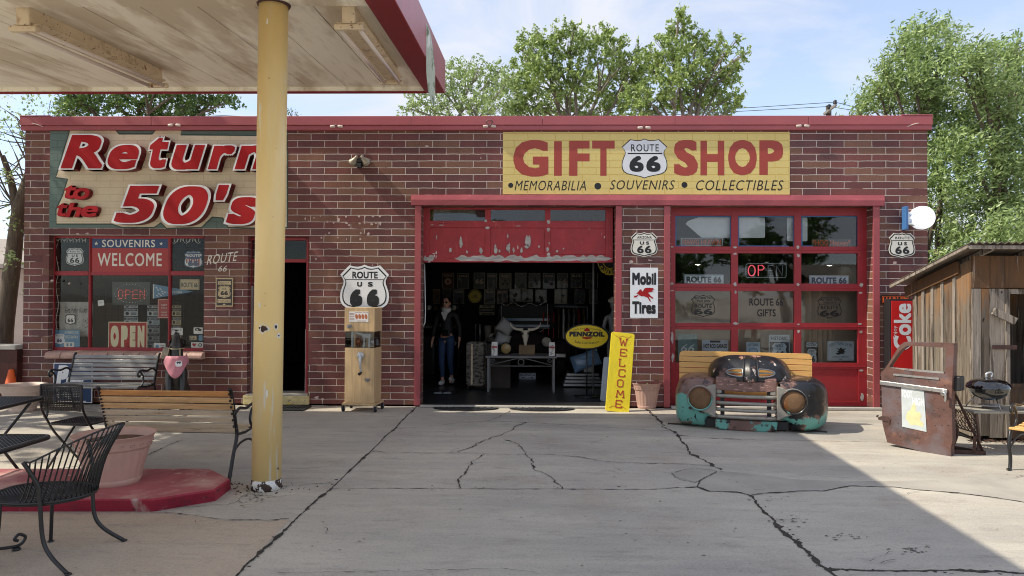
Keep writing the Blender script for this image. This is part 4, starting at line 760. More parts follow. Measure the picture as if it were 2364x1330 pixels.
wsign('highway_poster', 'blue poster with a small white shield in the lower left window corner', (124, 762, 184, 803), 'lblue', [('s', 'sign_white', (.03, .2, .43, .8)), ('t', 'shield_blue', ('66', .13, .48, .33, .68), dict(bold=.04)), ('t', 'shield_blue', ('ROUTE', .1, .27, .36, .36)), ('t', 'off_white', ("AMERICA'S", .42, .06, .95, .22)), ('t', 'off_white', ('HIGHWAY', .44, .3, .95, .48)), ('rr', 'off_white', (.4, .68, .8, .96, .02)), ('r', 'lblue', (.5, .75, .58, .9)), ('r', 'lblue', (.64, .75, .72, .9))], Y=YF+.05, cat='poster')
mat('cloth_white', (176, 174, 168), .9, var=.1, bump=.3, bs=6)
a = box_at(137, 697, 215, 777, YF+.12); cl = MB(); n = 14; vs = [(a[0]+(a[1]-a[0])*i/n, YF+.12+.02*math.sin(i*1.3)+.01*math.sin(j), a[3]-(a[3]-a[2])*j/8) for j in range(9) for i in range(n+1)]; cl.smooth = True
cl.add(vs, [(j*(n+1)+i, j*(n+1)+i+1, (j+1)*(n+1)+i+1, (j+1)*(n+1)+i) for j in range(8) for i in range(n)]); tr = thing('souvenir_towel', 'white printed towel with a shield drawing hanging in the window', 'towel', (0, 0, 0)); so_ = cl.build('cloth', MATS['cloth_white'], tr, fix=False); sf = so_.modifiers.new('t', 'SOLIDIFY'); sf.thickness = .003
m = MB(); shq(m, 150, 725, 175, 750, YF+.09); 
rr3 = random.Random(4)
for i in range(60):
    px, py = rr3.uniform(148, 203), rr3.uniform(708, 768)
    if 148 < px < 178 and 722 < py < 753: continue
    c = at(px, py, YF+.09); m.bar((c.x-.02*rr3.random(), c.y, c.z-.02*rr3.random()), (c.x+.02*rr3.random(), c.y, c.z+.02*rr3.random()), .002, .004)
ptx(m, 'Get Your Kicks', 150, 710, 200, 722, YF+.09, shear=.3); m.build('print', MATS['soft_black'], tr, fix=False)
m = MB(); shq(m, 152, 727, 173, 748, YF+.0885); m.build('print_light', MATS['paper'], tr, fix=False); m = MB(); ptx(m, '66', 156, 735, 169, 744, YF+.088, bold=.03); m.build('print_number', MATS['soft_black'], tr, fix=False)
wsign('route_plate', 'yellow licence plate style sign reading ROUTE 66 in the right window pane', (415, 645, 460, 669), 'tan_sign', [('b', 'dk_green', (.03, .05, .97, .95, (.97, .92))), ('t', 'dk_green', ('ROUTE 66', .08, .3, .92, .78), dict(bold=.02))], cat='plate')
wsign('maroon_placard', 'maroon placard reading KEEP CALL CARRY ONE behind the window mullion', (364, 690, 394, 735), 'panel_red' if 'panel_red' in MATS else 'sign_red', [('b', 'off_white', (.04, .03, .96, .97, (.95, .97)))]+[('t', 'off_white', (s_, .3-.02*len(s_)+.05, v, .7+.02*len(s_)-.05, v+.075)) for s_, v in (('KEEP', .28), ('CALL', .42), ('CARRY', .66), ('ONE', .8))], cat='placard', Y=yw+.02)
pn = sign('pennant', 'blue felt pennant hanging behind the window', 'pennant', (353, 656, 446, 690), yw+.03, 'lblue', [('p', 'off_white', [(.0, .0), (.03, .03), (.03, .97), (0, 1)]), ('t', 'off_white', ('Arizona', .36, .42, .72, .62), dict(shear=.2))]+[('p', 'off_white', [(u, v), (u+.04, v+.03), (u+.07, v+.1), (u+.02, v+.08)]) for u, v in ((.06, .2), (.1, .35), (.16, .28), (.2, .45), (.12, .6), (.08, .75), (.22, .6), (.27, .5), (.17, .7))], shape=[(0, 0), (0, 1), (1, .5)])
bi = []
for c, (x0, x1) in enumerate(((286, 318), (340, 368), (396, 418))):
    for r_i, y in enumerate((704, 713, 733, 752, 770, 788)):
        if c == 0 and r_i > 2: continue
        y1 = y+(17 if y > 704 else 7)
        which = ('left rack column beside the red placard', 'middle rack column behind the red placard', 'right rack column beside the mullion')[c]; num = ('topmost', 'second', 'third', 'fourth', 'fifth', 'lowest')[r_i]
        sign('novelty_placard', '%s grey printed placard on the %s' % (num, which), 'placard', (x0, y, x1, y1), yw+.45, 'grey_sign' if c != 2 else 'tan_sign', [('r', 'soft_black', (.03, .08, .97, .32)), ('t', 'grey_sign', ('BEWARE', .15, .1, .85, .3))]+[('e', 'soft_black', (.25, .65, .13, .22))]+[('r', 'soft_black', (.5, v, .92, v+.07)) for v in (.42, .58, .74)], group='novelty placards on the rack in the window')
# stickers in the lower right corner of the window
wsign('cafe_sticker', 'white sticker with blue script in the right window pane', (394, 757, 422, 774), 'paper', [('t', 'navy', ("Mary's", .1, .1, .9, .5), dict(shear=.3)), ('t', 'navy', ('Cafe', .3, .55, .8, .95), dict(shear=.3))], Y=YF+.032, th=.001, cat='sticker')
wsign('mask_sticker', 'black and white painted face sticker in the right window pane', (447, 756, 468, 771), 'paper', [('p', 'black', [(.1, .2), (.5, .05), (.9, .3), (.8, .6), (.5, .5), (.2, .5)]), ('e', 'paper', (.4, .33, .08, .1))], Y=YF+.032, th=.001, cat='sticker')
wsign('black_sticker', 'black sticker with gold letters NFIB beside the dog statue', (436, 773, 456, 788), 'black', [('t', 'tan_sign', ('NFIB', .1, .2, .9, .6), dict(bold=.04)), ('r', 'tan_sign', (.1, .7, .9, .76))], Y=YF+.032, th=.001, cat='sticker')
wsign('heart_sticker', 'white sticker with a red heart at the bottom of the right window pane', (441, 790, 469, 803), 'paper', [('p', 'sign_red', [(.1, .3), (.18, .15), (.26, .3), (.34, .15), (.42, .3), (.4, .5), (.26, .85), (.12, .5)]), ('e', 'soft_black', (.75, .5, .15, .3)), ('e', 'paper', (.75, .5, .08, .16))], Y=YF+.032, th=.001, cat='sticker')
wsign('shield_sticker', 'small teal shield sticker in the right window pane', (458, 773, 468, 788), 'lblue', [], Y=YF+.032, th=.001, cat='sticker', shape='shield')
wsign('printed_card', 'pale card with a blue badge at the bottom of the middle window', (355, 792, 382, 806), 'paper', [('e', 'lblue', (.3, .55, .16, .3)), ('r', 'soft_black', (.6, .4, .92, .5)), ('r', 'soft_black', (.6, .65, .92, .75))], Y=YF+.04, th=.002, cat='card')
wsign('paper_note', 'small tilted paper note stuck inside the middle window', (226, 693, 240, 706), 'paper', [('r', 'grey_sign', (.2, .2, .8, .6))], Y=YF+.034, th=.001, tilt=-8, cat='note')
# wire display grid
g = MB(); a = box_at(124, 636, 470, 700, .9)
for i in range(24): x = a[0]+(a[1]-a[0])*i/23; g.tube([(x, .9, 1.2), (x, .9, 2.6)], .003, 4)
for i in range(12): z = 1.3+i*.11; g.tube([(a[0], .9, z), (a[1], .9, z)], .003, 4)
tag(g.build('display_grid', MATS['iron'], None), 'black wire display grid behind the shop window', 'rack')
bs_ = MB(); a = box_at(130, 700, 470, 810, 1.1); bs_.box(a[0]-.3, a[0]+1.3, 1.05, 1.1, .05, 1.5); mat('brown_board', (92, 78, 68), .8, var=.15, vs=2); tag(bs_.build('display_board', MATS['brown_board'], None), 'brown backing board inside the shop window', 'board')
fx = MB()   # string of small lights across the top of the window
pts = [at(131, 800, yw)]+[at(132+3*math.sin(i), 800-i*12.5, yw) for i in range(1, 20)]; fx.tube([tuple(p) for p in pts], .004, 5)
pts = [at(130+i*4, 553+4*math.sin(i*1.7), yw) for i in range(18)]; fx.tube([tuple(p) for p in pts], .004, 5); pts = [at(395+i*4, 556+6*math.sin(i*.9), yw) for i in range(18)]; fx.tube([tuple(p) for p in pts], .004, 5)
for i in range(10): p = at(134+i*7, 552, yw); fx.tube([tuple(p), (p.x, p.y, p.z-.05)], .004, 5)
for i in range(10): p = at(396+i*7, 551, yw); fx.tube([tuple(p), (p.x, p.y, p.z-.05)], .004, 5)
tag(fx.build('light_string', MATS['off_white'], None), 'white icicle light string inside the shop window', 'string lights')
# ------------------------------------------------------------------ things in the closed garage door windows
yg = YG+.06
mat('plate_white', (214, 218, 222), .4)
sign('arrow_board', 'white arrow shaped board taped inside the top row of door panes', 'board', (1583, 502, 1766, 549), yg+.04, 'paper', [], shape=[(0, .32), (.03, .18), (.16, 0), (1, 0), (1, .97), (.98, 1), (.2, 1)])
sign('narrow_board', 'white upright board beside the arrow board in the top row of panes', 'board', (1817, 502, 1864, 557), yg+.04, 'paper', [], r=.02)
sign('heaven_plate', 'framed plate reading HAWG HEAVEN in red at the lower edge of the top left pane', 'plate', (1571, 549, 1669, 568), yg, 'brown_board', [('b', 'grey_sign', (.01, .04, .99, .96, (.98, .9))), ('t', 'orange', ('HAWG HEAVEN', .05, .2, .95, .85), dict(bold=.01))], group=None)
sign('heaven_plate', 'dark plate reading HOG Heaven in red serif letters in the top right pane', 'plate', (1874, 552, 1965, 568), yg, 'brown_board', [('t', 'orange', ('*HOG Heaven*', .02, .1, .98, .95), dict(bold=.01))])
sign('route_plate', 'white plate reading ROUTE 66 in the left pane of the second row', 'plate', (1579, 634, 1671, 656), yg, 'plate_white', [('b', 'soft_black', (.01, .05, .99, .95, (.98, .92))), ('t', 'soft_black', ('ROUTE 66', .06, .2, .94, .86), dict(bold=.05))])
sign('route_plate', 'white plate reading ROUTE 66 in the right pane of the second row', 'plate', (1868, 636, 1960, 658), yg, 'plate_white', [('b', 'soft_black', (.01, .05, .99, .95, (.98, .92))), ('t', 'navy', ('ROUTE 66', .06, .2, .94, .86), dict(bold=.05))])
NE = thing('neon_sign', 'neon OPEN sign with only O and P lit pink', 'neon sign', tuple(at(1769, 625, yg))); a = box_at(1722, 609, 1815, 641, yg); o_ = NE.location
mat('neon', (225, 80, 95), .3, emit=.6); mat('neon_off', (196, 204, 204), .2)
m = MB(off=o_); mo = MB(off=o_); m.tube([(p[0], yg, p[1]) for p in rrect(a[0], a[1], a[2], a[3], .03)], .004, 6, closed=True); m.build('border_tube', MATS['neon_off'], NE)
H = a[3]-a[2]; W4 = (a[1]-a[0]-.06)/4; zz0 = a[2]+H*.12; zz1 = a[3]-H*.12
lit = MB(off=o_); off_ = MB(off=o_)
x = a[0]+.03; lit.tube([(p[0], yg, p[1]) for p in ellipse(x+W4*.42, (zz0+zz1)/2, W4*.38, (zz1-zz0)/2, 20)], .008, 8, closed=True)
x += W4; lit.tube([(q[0], yg, q[1]) for q in [(x+.02, zz0), (x+.02, zz1), (x+W4*.6, zz1), (x+W4*.78, zz1-.03), (x+W4*.78, zz0+.12), (x+W4*.6, zz0+.09), (x+.02, zz0+.09)]], .008, 8)
x += W4; off_.tube([(q[0], yg, q[1]) for q in [(x+W4*.8, zz1), (x+.03, zz1), (x+.03, zz0), (x+W4*.8, zz0)]], .005, 8); off_.tube([(x+.03, yg, (zz0+zz1)/2), (x+W4*.7, yg, (zz0+zz1)/2)], .005, 8)
x += W4; off_.tube([(q[0], yg, q[1]) for q in [(x+.02, zz0), (x+.02, zz1), (x+W4*.8, zz0), (x+W4*.8, zz1)]], .005, 8)
lit.build('lit_tube', MATS['neon'], NE); off_.build('dark_tube', MATS['neon_off'], NE)
def pend(px, py, Y, on, lab):
    p = at(px, py, Y); t = thing('pendant_lamp', lab, 'lamp', tuple(p), group='pendant lamps inside the right garage')
    m = MB(); m.lathe([(.18, 0), (.15, .05), (.06, .12), (.03, .18), (.02, .2)], n=24, cap=False); m.build('lamp_shade', MATS['soft_black'], t); m = MB(); m.lathe([(.01, .0), (.1, .02), (.1, .03), (.01, .035)], n=20)
    m.build('bulb', mat('bulb_on' if on else 'bulb_off', (255, 246, 224), .3, emit=9 if on else .3), t); m = MB(); m.tube([(0, 0, .2), (0, 0, 3.9-p.z)], .006, 5); m.build('cord', MATS['soft_black'], t)
pend(1611, 612, 2.2, 1, 'lit pendant lamp seen through the left pane of the second row'); pend(1915, 614, 2.2, 1, 'lit pendant lamp seen through the right pane of the second row'); pend(1770, 606, 3.6, 0, 'dark pendant lamp seen above the neon sign')
mat('kraft', (176, 152, 128), .85, var=.14, vs=1.4, sc3=(1, 1, .6), bump=.6, bs=2.2)
cb_ = MB(); a = box_at(1552, 664, 2000, 941, YG+.3); cb_.smooth = True; n = 60; vs = []
for i in range(n+1):
    x = a[0]+(a[1]-a[0])*i/n
    for z in (.04, a[3]*.5, a[3]): vs.append((x, YG+.32+.025*noise.noise(Vector((x*3, z*1.5, 0)))+.02*math.sin(x*19), z))
cb_.add(vs, [(i*3+j, i*3+j+1, i*3+j+4, i*3+j+3) for i in range(n) for j in range(2)]); k = tag(cb_.build('brown_curtain', MATS['kraft'], None, fix=False), 'brown fabric curtain hung behind the lower door panes', 'curtain'); k.modifiers.new('t', 'SOLIDIFY').thickness = .004
ps = lambda top_, mid: [('r', 'soft_black', (.04, .25, .96, .97)), ('r', 'grey_sign', (.06, .03, .94, .22)), ('t', 'soft_black', (top_, .1, .06, .9, .19), dict(bold=.02)), ('s', 'grey_sign', (.14, .28, .86, .93)), ('t', 'soft_black', (mid, .3, .34, .7, .44), dict(bold=.02)), ('t', 'soft_black', ('US', .42, .47, .58, .54)), ('t', 'soft_black', ('66', .28, .58, .74, .84), dict(bold=.04))]
sign('historic_sign', 'largest HISTORIC WEST US 66 sign in the middle bottom pane', 'sign', (1775, 773, 1823, 838), yg+.02, 'grey_sign', ps('HISTORIC', 'WEST'))
sign('historic_sign', 'faded small HISTORIC sign left of the largest one in the bottom panes', 'sign', (1723, 790, 1755, 838), yg+.02, 'grey_sign', [('r', 'grey_sign', (.05, .05, .95, .95)), ('t', 'soft_black', ('HISTORIC', .1, .07, .9, .2)), ('s', 'lblue', (.14, .28, .86, .93)), ('s', 'grey_sign', (.2, .33, .8, .88)), ('t', 'soft_black', ('66', .34, .55, .66, .8))])
sign('historic_sign', 'small dark HISTORIC sign in the right bottom pane', 'sign', (1859, 789, 1889, 845), yg+.02, 'soft_black', ps('HISTORIC', 'ROUTE'))
sign('eagle_sign', "grey sign reading DON'T TREAD ON ME round an eagle in the lower right pane", 'sign', (1910, 788, 1971, 833), yg+.02, 'grey_sign', [('t', 'soft_black', ("DON'T TREAD ON ME", .08, .14, .92, .3), dict(arc=.03)), ('p', 'soft_black', [(.34, .34), (.45, .4), (.52, .3), (.56, .4), (.7, .36), (.62, .48), (.7, .55), (.6, .6), (.66, .68), (.54, .64), (.4, .7), (.3, .62), (.42, .58), (.36, .5), (.45, .47)]), ('t', 'soft_black', ('BORN IN AMERICA', .2, .75, .8, .84)), ('r', 'soft_black', (.44, .9, .56, .93))])
ck = [('r', 'soft_black', (u+.035*(i+j % 2*0)*1.0, .55+.09*j, u+.035*i+.035, .64+.09*j)) for u in (.06, .74) for i in range(5) for j in range(4) if (i+j) % 2 == 0]
sign('garage_sign', 'grey sign reading HOT ROD GARAGE with chequered flags', 'sign', (1621, 785, 1681, 830), yg+.02, 'grey_sign', [('rr', 'soft_black', (.3, .03, .7, .13, .004)), ('t', 'soft_black', ('HOT ROD GARAGE', .05, .2, .95, .42), dict(bold=.04))]+ck+[('p', 'soft_black', [(.36, .95), (.38, .66), (.46, .56), (.54, .56), (.62, .66), (.64, .95)]), ('e', 'grey_sign', (.42, .76, .035, .06)), ('e', 'grey_sign', (.58, .76, .035, .06))])
mat('teal_print', (104, 136, 132), .5, var=.3, vs=20)
sign('teal_poster', 'faded teal poster with curly lettering in the left bottom pane', 'poster', (1565, 771, 1610, 830), yg+.02, 'teal_print', [('t', 'off_white', ('66', .15, .4, .85, .7), dict(shear=.3)), ('t', 'off_white', ('The', .15, .88, .4, .97))])
# ------------------------------------------------------------------ pump island
IS = thing('pump_island', 'low red painted concrete island with cut off corners under the canopy', 'island', tuple(gd(250, 1130)))
o_ = IS.location
mat('island_top', (160, 88, 92), .75, var=.2, vs=3, bump=.5, bs=30, chips=[dict(c=(196, 160, 148), s=2.2, t=.5, soft=.14, a=.8, d=8), dict(c=(206, 186, 170), s=9, t=.63, soft=.03, d=9, seed=8, a=.7), dict(c=(146, 60, 66), s=2.2, t=.56, soft=.2, seed=5, a=.6)])
mat('island_side', (150, 34, 56), .65, var=.2, vs=5, bump=.6, bs=20, chips=[dict(c=(190, 168, 160), s=3, t=.57, soft=.06, sc3=(1, 1, .3), d=8), dict(c=(110, 40, 50), s=10, t=.58, soft=.06, seed=9)])
h = .105; T = [gd(x, y, h) for x, y in ((485, 1082), (531, 1105), (531, 1107), (496, 1130), (355, 1152), (-160, 1152), (-330, 1125), (-330, 1105), (-200, 1082))]
Bt = [gd(x, y) for x, y in ((485, 1104), (533, 1126), (533, 1129), (497, 1157), (355, 1181), (-160, 1181), (-330, 1150), (-330, 1125), (-200, 1104))]
n = len(T); inn = [p+(o_-p)*.012 for p in T]
m = MB(off=o_); m.add([(p.x, p.y, 0) for p in Bt]+[(p.x, p.y, h-.012) for p in T]+[(p.x, p.y, h) for p in inn], [(i, (i+1) % n, n+(i+1) % n, n+i) for i in range(n)]+[(n+i, n+(i+1) % n, 2*n+(i+1) % n, 2*n+i) for i in range(n)]); m.build('kerb_face', MATS['island_side'], IS)
m = MB(off=o_); m.add([(p.x, p.y, h) for p in inn], [tuple(range(n))]); m.build('island_top', MATS['island_top'], IS, fix=False)
# ------------------------------------------------------------------ flower pots
mat('terracotta', (188, 152, 138), .55, var=.08, vs=4, bump=.05); mat('pale_pot', (206, 184, 168), .55, var=.08, vs=4); mat('soil', (92, 66, 52), .95, var=.4, vs=30, bump=1, bs=60)
def pot(px, py, z, rimw, height, label, m_='terracotta', base=.62, nr=22):
    p = gd(px, py, z); t = thing('flower_pot', label, 'flower pot', tuple(p)); R_ = rimw/2; H = height
    pr = [(R_*base*.97, 0), (R_*base, .01), (R_*base*1.06, H*.11), (R_*base*1.04, H*.12)]
    m = MB(); m.lathe(pr, n=48, cap=False); m.lathe([(R_*base*1.04, H*.12), (R_*base*1.12, H*.3), (R_*.84, H*.72)], n=132, rib=.012, nr=nr, cap=False)
    m.lathe([(R_*.84, H*.72), (R_*.87, H*.73), (R_*.88, H*.76), (R_*.9, H*.88), (R_*.93, H*.93), (R_*.99, H*.985), (R_, H), (R_*.97, H*1.0), (R_*.9, H*.93), (R_*.85, H*.84)], n=48, cap=False)
    for i in range(22): a = 6.283*i/22; m.tube([((R_*.905+.004*math.cos(b))*math.cos(a+.05*math.cos(b)*1.2), (R_*.905)*math.sin(a+.05*math.cos(b)*1.2), H*(.825+.035*math.sin(b))) for b in [0, 1.2, 2.4, 3.6, 4.8]], .004, 5)
    m.build('pot', MATS[m_], t); m = MB(); m.lathe([(.01, H*.86), (R_*.84, H*.845)], n=32, cap=False)
    m.build('soil', MATS['soil'], t); return t
pot(263, 1113, .105, .635, .40, 'large pink terracotta pot on the red island')
pot(52, 948, 0, .60, .37, 'pale wide pot beside the traffic cone', 'pale_pot', .55)
pr_ = pot(1491, 941, 0, .47, .375, 'pink ribbed pot between the welcome board and the garage door', 'terracotta', .66)
pot(2037, 943, 0, .3, .24, 'small pink pot half hidden behind the rusty car door', 'terracotta', .66)
lf = MB()
for i in range(40): a = rnd.random()*6.28; r = rnd.random()*.12; p = Vector((r*math.cos(a)+.05, r*math.sin(a), .33)); lf.quad(p, p+Vector((.015, 0, .03)), p+Vector((.01*math.cos(a), .02, .05)), p+Vector((-.015, .01, .03)))
leafmat('weed', (84, 104, 50), (120, 140, 70)); lf.build('weed', MATS['weed'], pr_, fix=False)
# traffic cone
p = gd(25, 935); t = thing('traffic_cone', 'orange traffic cone by the low wall at the left edge', 'traffic cone', tuple(p)); m = MB(); m.box(-.18, .18, -.18, .18, 0, .03); m.build('base', MATS['orange'], t, bevel=.01)
m = MB(); m.lathe([(.14, .03), (.13, .06), (.035, .52), (.025, .53), (.022, .52)], n=28, cap=False); m.build('cone', MATS['orange'], t)
# ------------------------------------------------------------------ benches with iron ends
def woodmat(name, c, streak, var=.25):
    return mat(name, c, .6, var=var, vs=5, sc3=(.5, 4, 4), bump=.25, bs=30, chips=[dict(c=streak, s=6, t=.56, soft=.12, sc3=(.35, 3, 3), a=.85), dict(c=tuple(int(v*.55) for v in streak), s=3, t=.64, soft=.05, sc3=(1, 3, 3), seed=7, a=.8)])
woodmat('slat_brown', (186, 132, 76), (128, 80, 42)); woodmat('slat_mid', (196, 158, 110), (140, 96, 60)); woodmat('slat_grey', (188, 172, 146), (150, 128, 98))
mat('slat_black_sheen', (124, 122, 118), .22, var=.5, vs=4, sc3=(.4, 3, 3), bump=.3, bs=40, spec=.8, chips=[dict(c=(150, 148, 144), s=5, t=.55, soft=.12, sc3=(.4, 3, 3))]); mat('slat_orange', (212, 164, 96), .5, var=.12, vs=6, sc3=(.4, 3, 3), bump=.08, chips=[dict(c=(196, 128, 52), s=6, t=.58, soft=.15, sc3=(.3, 4, 4), a=.5)])  # black slats: grey base and pale streaks paint in their bright reflections
def bench(name, label, loc, rz, wid, backs, seats, iron='iron', hback=.83, lean=.0, sn=1.0):
    """faces local -y; x along the width"""
    t = thing(name, label, 'bench', loc, rz); w2 = wid/2
    bp0, bp1 = Vector((0, .17, .40)), Vector((0, .30+lean, hback)); nb = len(backs)
    for i, mm in enumerate(backs):
        f_ = (i+.5)/nb; p = bp0.lerp(bp1, .1+.9*f_); d = (bp1-bp0).normalized(); m = MB(); hh = (bp1-bp0).length*.9/nb*.80; r = random.Random(i+int(w2*100)); bow = r.uniform(-.003, .003)
        pts = [(-w2-.01, 0, bow), (w2+.01, 0, -bow)]
        for a, b in zip(pts[:-1], pts[1:]): m.bar(Vector(a)+p, Vector(b)+p, .02, hh, up=d)
        m.build('back_slat', MATS[mm], t, bevel=.005)
    ns = len(seats)
    for i, mm in enumerate(seats):
        y = .15-(.44/ns)*(i+.5); m = MB(); z = .415-.02*math.sin((i+.5)/ns*3.14)+(.0 if i < ns-1 else -.012); m.bar((-w2-.01, y, z), (w2+.01, y, z), .44/ns*.82, .022); m.build('seat_slat', MATS[mm], t, bevel=.005)
    for s_ in (-1, 1):
        x = s_*w2; m = MB(); fl_ = 1.0
        m.tube(smoothpts([(x, .33, 0), (x, .31, .03), (x, .24, .22), (x, .17, .38), (x, .2, .5), (x, .255, .68), (x, .30+lean, hback), (x, .33+lean, hback+.015)], 5), [.016]*36, 8)
        m.tube(smoothpts([(x, -.31, .01), (x, -.28, .02), (x, -.27, .12), (x, -.3, .24), (x, -.27, .36), (x, -.2, .40), (x, 0, .385), (x, .17, .395)], 5), .016, 8)
        m.tube(smoothpts([(x, .21, .58), (x, .12, .62), (x, -.02, .6), (x, -.16, .62), (x, -.24, .6), (x, -.25, .555), (x, -.21, .54), (x, -.195, .565)], 5), .014, 8)
        m.tube(smoothpts([(x, -.2, .605), (x, -.13, .55), (x, -.11, .47), (x, -.16, .41), (x, -.22, .395)], 5), .012, 8)
        m.tube(smoothpts([(x, -.29, .2), (x, -.1, .3), (x, .1, .3), (x, .22, .25)], 4), .01, 6)
        m.ell((x, .33, .012), .02, .03, .012, 8, 4); m.ell((x, -.315, .012), .02, .03, .012, 8, 4)
        for i in range(nb): f_ = (i+.5)/nb; p = bp0.lerp(bp1, .1+.9*f_); m.ell((x*.985, p.y+.02, p.z), .012, .012, .012, 8, 5)
        m.build('bench_end', MATS[iron], t)
    m = MB(); m.bar((-w2, .1, .385), (w2, -.1, .30), .012, .02) if False else m.tube([(-w2, -.02, .37), (w2, -.02, .37)], .008, 6); m.build('stretcher', MATS[iron], t); return t
p = gd(538, 1110); q = gd(574, 1084)
bench('park_bench', 'weathered brown and grey slatted bench seen from behind beside the yellow column', (p.x-.60, p.y+.28, 0), R(180-2), 1.2, ['slat_grey', 'slat_grey', 'slat_grey', 'slat_mid', 'slat_mid', 'slat_brown'], ['slat_grey']*5, hback=.80)
p = at(265, 830, -.62)
bench('park_bench', 'shiny black slatted bench against the wall under the shop window', (p.x-.005, -.86, 0), R(0), 1.21, ['slat_black_sheen']*6, ['slat_black_sheen']*5, hback=.79)
p = gd(2330, 1086)
bench('park_bench', 'orange slatted bench with curved black iron end cut by the right edge of the photo', (p.x+.62, p.y-.30, 0), R(-52), 1.24, ['slat_orange']*5, ['slat_orange']*5, hback=.78)
# ------------------------------------------------------------------ blue enamel sign leaning behind the black bench
sign('enamel_sign', 'blue enamel sign with large white script P leaning on the wall behind the black bench', 'sign', (123, 838, 213, 930), -.1, 'white', [('r', 'navy', (.02, .02, .98, .98)), ('t', 'white', ('P', .06, .06, .4, .62), dict(bold=.07, shear=.2)), ('t', 'white', ('ower', .33, .36, .82, .54), dict(bold=.06)), ('p', 'white', [(.08, .5), (.16, .5), (.16, .92), (.08, .84)]), ('p', 'grey_sign', [(.2, .8), (.35, .66), (.6, .62), (.75, .7), (.7, .84), (.4, .9)]), ('r', 'white', (.12, .95, .85, .975))])
# ------------------------------------------------------------------ wire barrel chair in the foreground
CH = thing('patio_chair', 'black wrought iron barrel back chair with mesh seat in the foreground', 'chair', (-2.99, -6.17, 0), R(0))
SZ = .40; sp_ = []
for i in range(40):
    a = 6.283*i/40; x = .27*math.cos(a); y = .25*math.sin(a)
    if x < 0: y = .25*math.copysign(abs(math.sin(a))**.55, math.sin(a)) if abs(math.sin(a)) > 1e-6 else 0; x *= 1.2
    sp_.append((x, y))
def seat_mesh(m, pts, z, step=.022, r=.0028, sag=.015):
    def inside(x, y):
        c = False; n = len(pts)
        for i in range(n):
            x1, y1 = pts[i]; x2, y2 = pts[(i+1) % n]
            if (y1 > y) != (y2 > y) and x < (x2-x1)*(y-y1)/(y2-y1)+x1: c = not c
        return c
    R2 = max(max(abs(a), abs(b)) for a, b in pts)*1.5
    for sg in (-1, 1):
        k = -R2
        while k < R2:
            run = []; t_ = -R2
            while t_ < R2:
                x, y = (k+t_)*.7071, sg*(t_-k)*.7071
                if inside(x, y): run.append((x, y))
                elif run:
                    if len(run) > 1: a, b = run[0], run[-1]; m.tube([(a[0], a[1], z), ((a[0]+b[0])/2, (a[1]+b[1])/2, z-sag*((a[0]-b[0])**2+(a[1]-b[1])**2)**.5*2), (b[0], b[1], z)], r, 4, cap=False)
                    run = []
                t_ += .01
            k += step
seatm = MB(); seat_mesh(seatm, sp_, SZ, .017, .0032); seatm.build('seat_mesh', MATS['iron'], CH, fix=False)
m = MB(); m.tube([(x, y, SZ) for x, y in sp_], .010, 8, closed=True); m.tube([(x*.99, y*.99, SZ-.012) for x, y in sp_], .006, 6, closed=True); m.build('seat_rim', MATS['iron'], CH)
rim = []
for i in range(31):
    a = R(-98+196*i/30); c = math.cos(a); rim.append(Vector((.10+.33*c if c > 0 else .10+.2*c, .31*math.sin(a)*(1 if c > 0 else 1), .66+.17*max(0, c)**1.0)))
m = MB(); m.tube(rim, .006, 8); m.build('back_rim', MATS['iron'], CH)
m = MB()
for i in range(1, 30):
    if i % 2 == 0 and False: continue
    a = R(-98+196*i/30); b = Vector((.27*math.cos(a), .25*math.sin(a), SZ)); t_ = rim[i]; mid = b.lerp(t_, .5)+Vector((-math.cos(a)*.025, -math.sin(a)*.025, 0)); m.tube(smoothpts([b, mid, t_], 4), .0052, 6)
m.build('back_rods', MATS['iron'], CH)
for s_ in (-1, 1):
    m = MB(); m.tube(smoothpts([rim[0 if s_ < 0 else 30]+Vector((-.02, 0, 0)), (.08, s_*.29, .6), (.115, s_*.262, .5), (.12, s_*.255, SZ), (.135, s_*.25, .2), (.19, s_*.26, .1), (.31, s_*.29, .01)], 5), .0125, 8); m.ell((.315, s_*.29, .008), .022, .022, .008, 10, 4); m.build('leg', MATS['iron'], CH)
    m = MB(); m.tube(smoothpts([(-.13, s_*.24, SZ), (-.14, s_*.24, .25), (-.15, s_*.25, .1), (-.16, s_*.26, .01)], 5), .0115, 8); m.ell((-.16, s_*.26, .008), .022, .022, .008, 10, 4); m.build('leg', MATS['iron'], CH)
# ------------------------------------------------------------------ folding mesh chair
p = gd(120, 1103); FC = thing('folding_chair', 'black folding chair with perforated metal back behind the island', 'chair', (p.x-.01, p.y+.38, 0), R(0), rot=(0, 0, R(-8)))
m = MB()
def perf(m, x0, x1, z0, z1, y, n=26, k=15, r=.0035):
    dx = (x1-x0)/n; dz = (z1-z0)/k
    for i in range(n+1): m.tube([(x0+i*dx, y+.0, z0), (x0+i*dx, y-.012, (z0+z1)/2), (x0+i*dx, y, z1)], r, 4, cap=False)
    for j in range(k+1): m.tube([(x0, y, z0+j*dz), (x1, y, z0+j*dz)], r, 4, cap=False)
    for i in range(-k, n):
        a = max(i, 0); b = min(i+k, n)
        if b > a: m.tube([(x0+a*dx, y, z0+(a-i)*dz), (x0+b*dx, y, z0+(b-i)*dz)], r*.8, 4, cap=False); m.tube([(x0+a*dx, y, z1-(a-i)*dz), (x0+b*dx, y, z1-(b-i)*dz)], r*.8, 4, cap=False)
perf(m, -.2, .2, .57, .79, -.20, 24, 14, .0028); m.build('back_mesh', MATS['iron'], FC, fix=False)
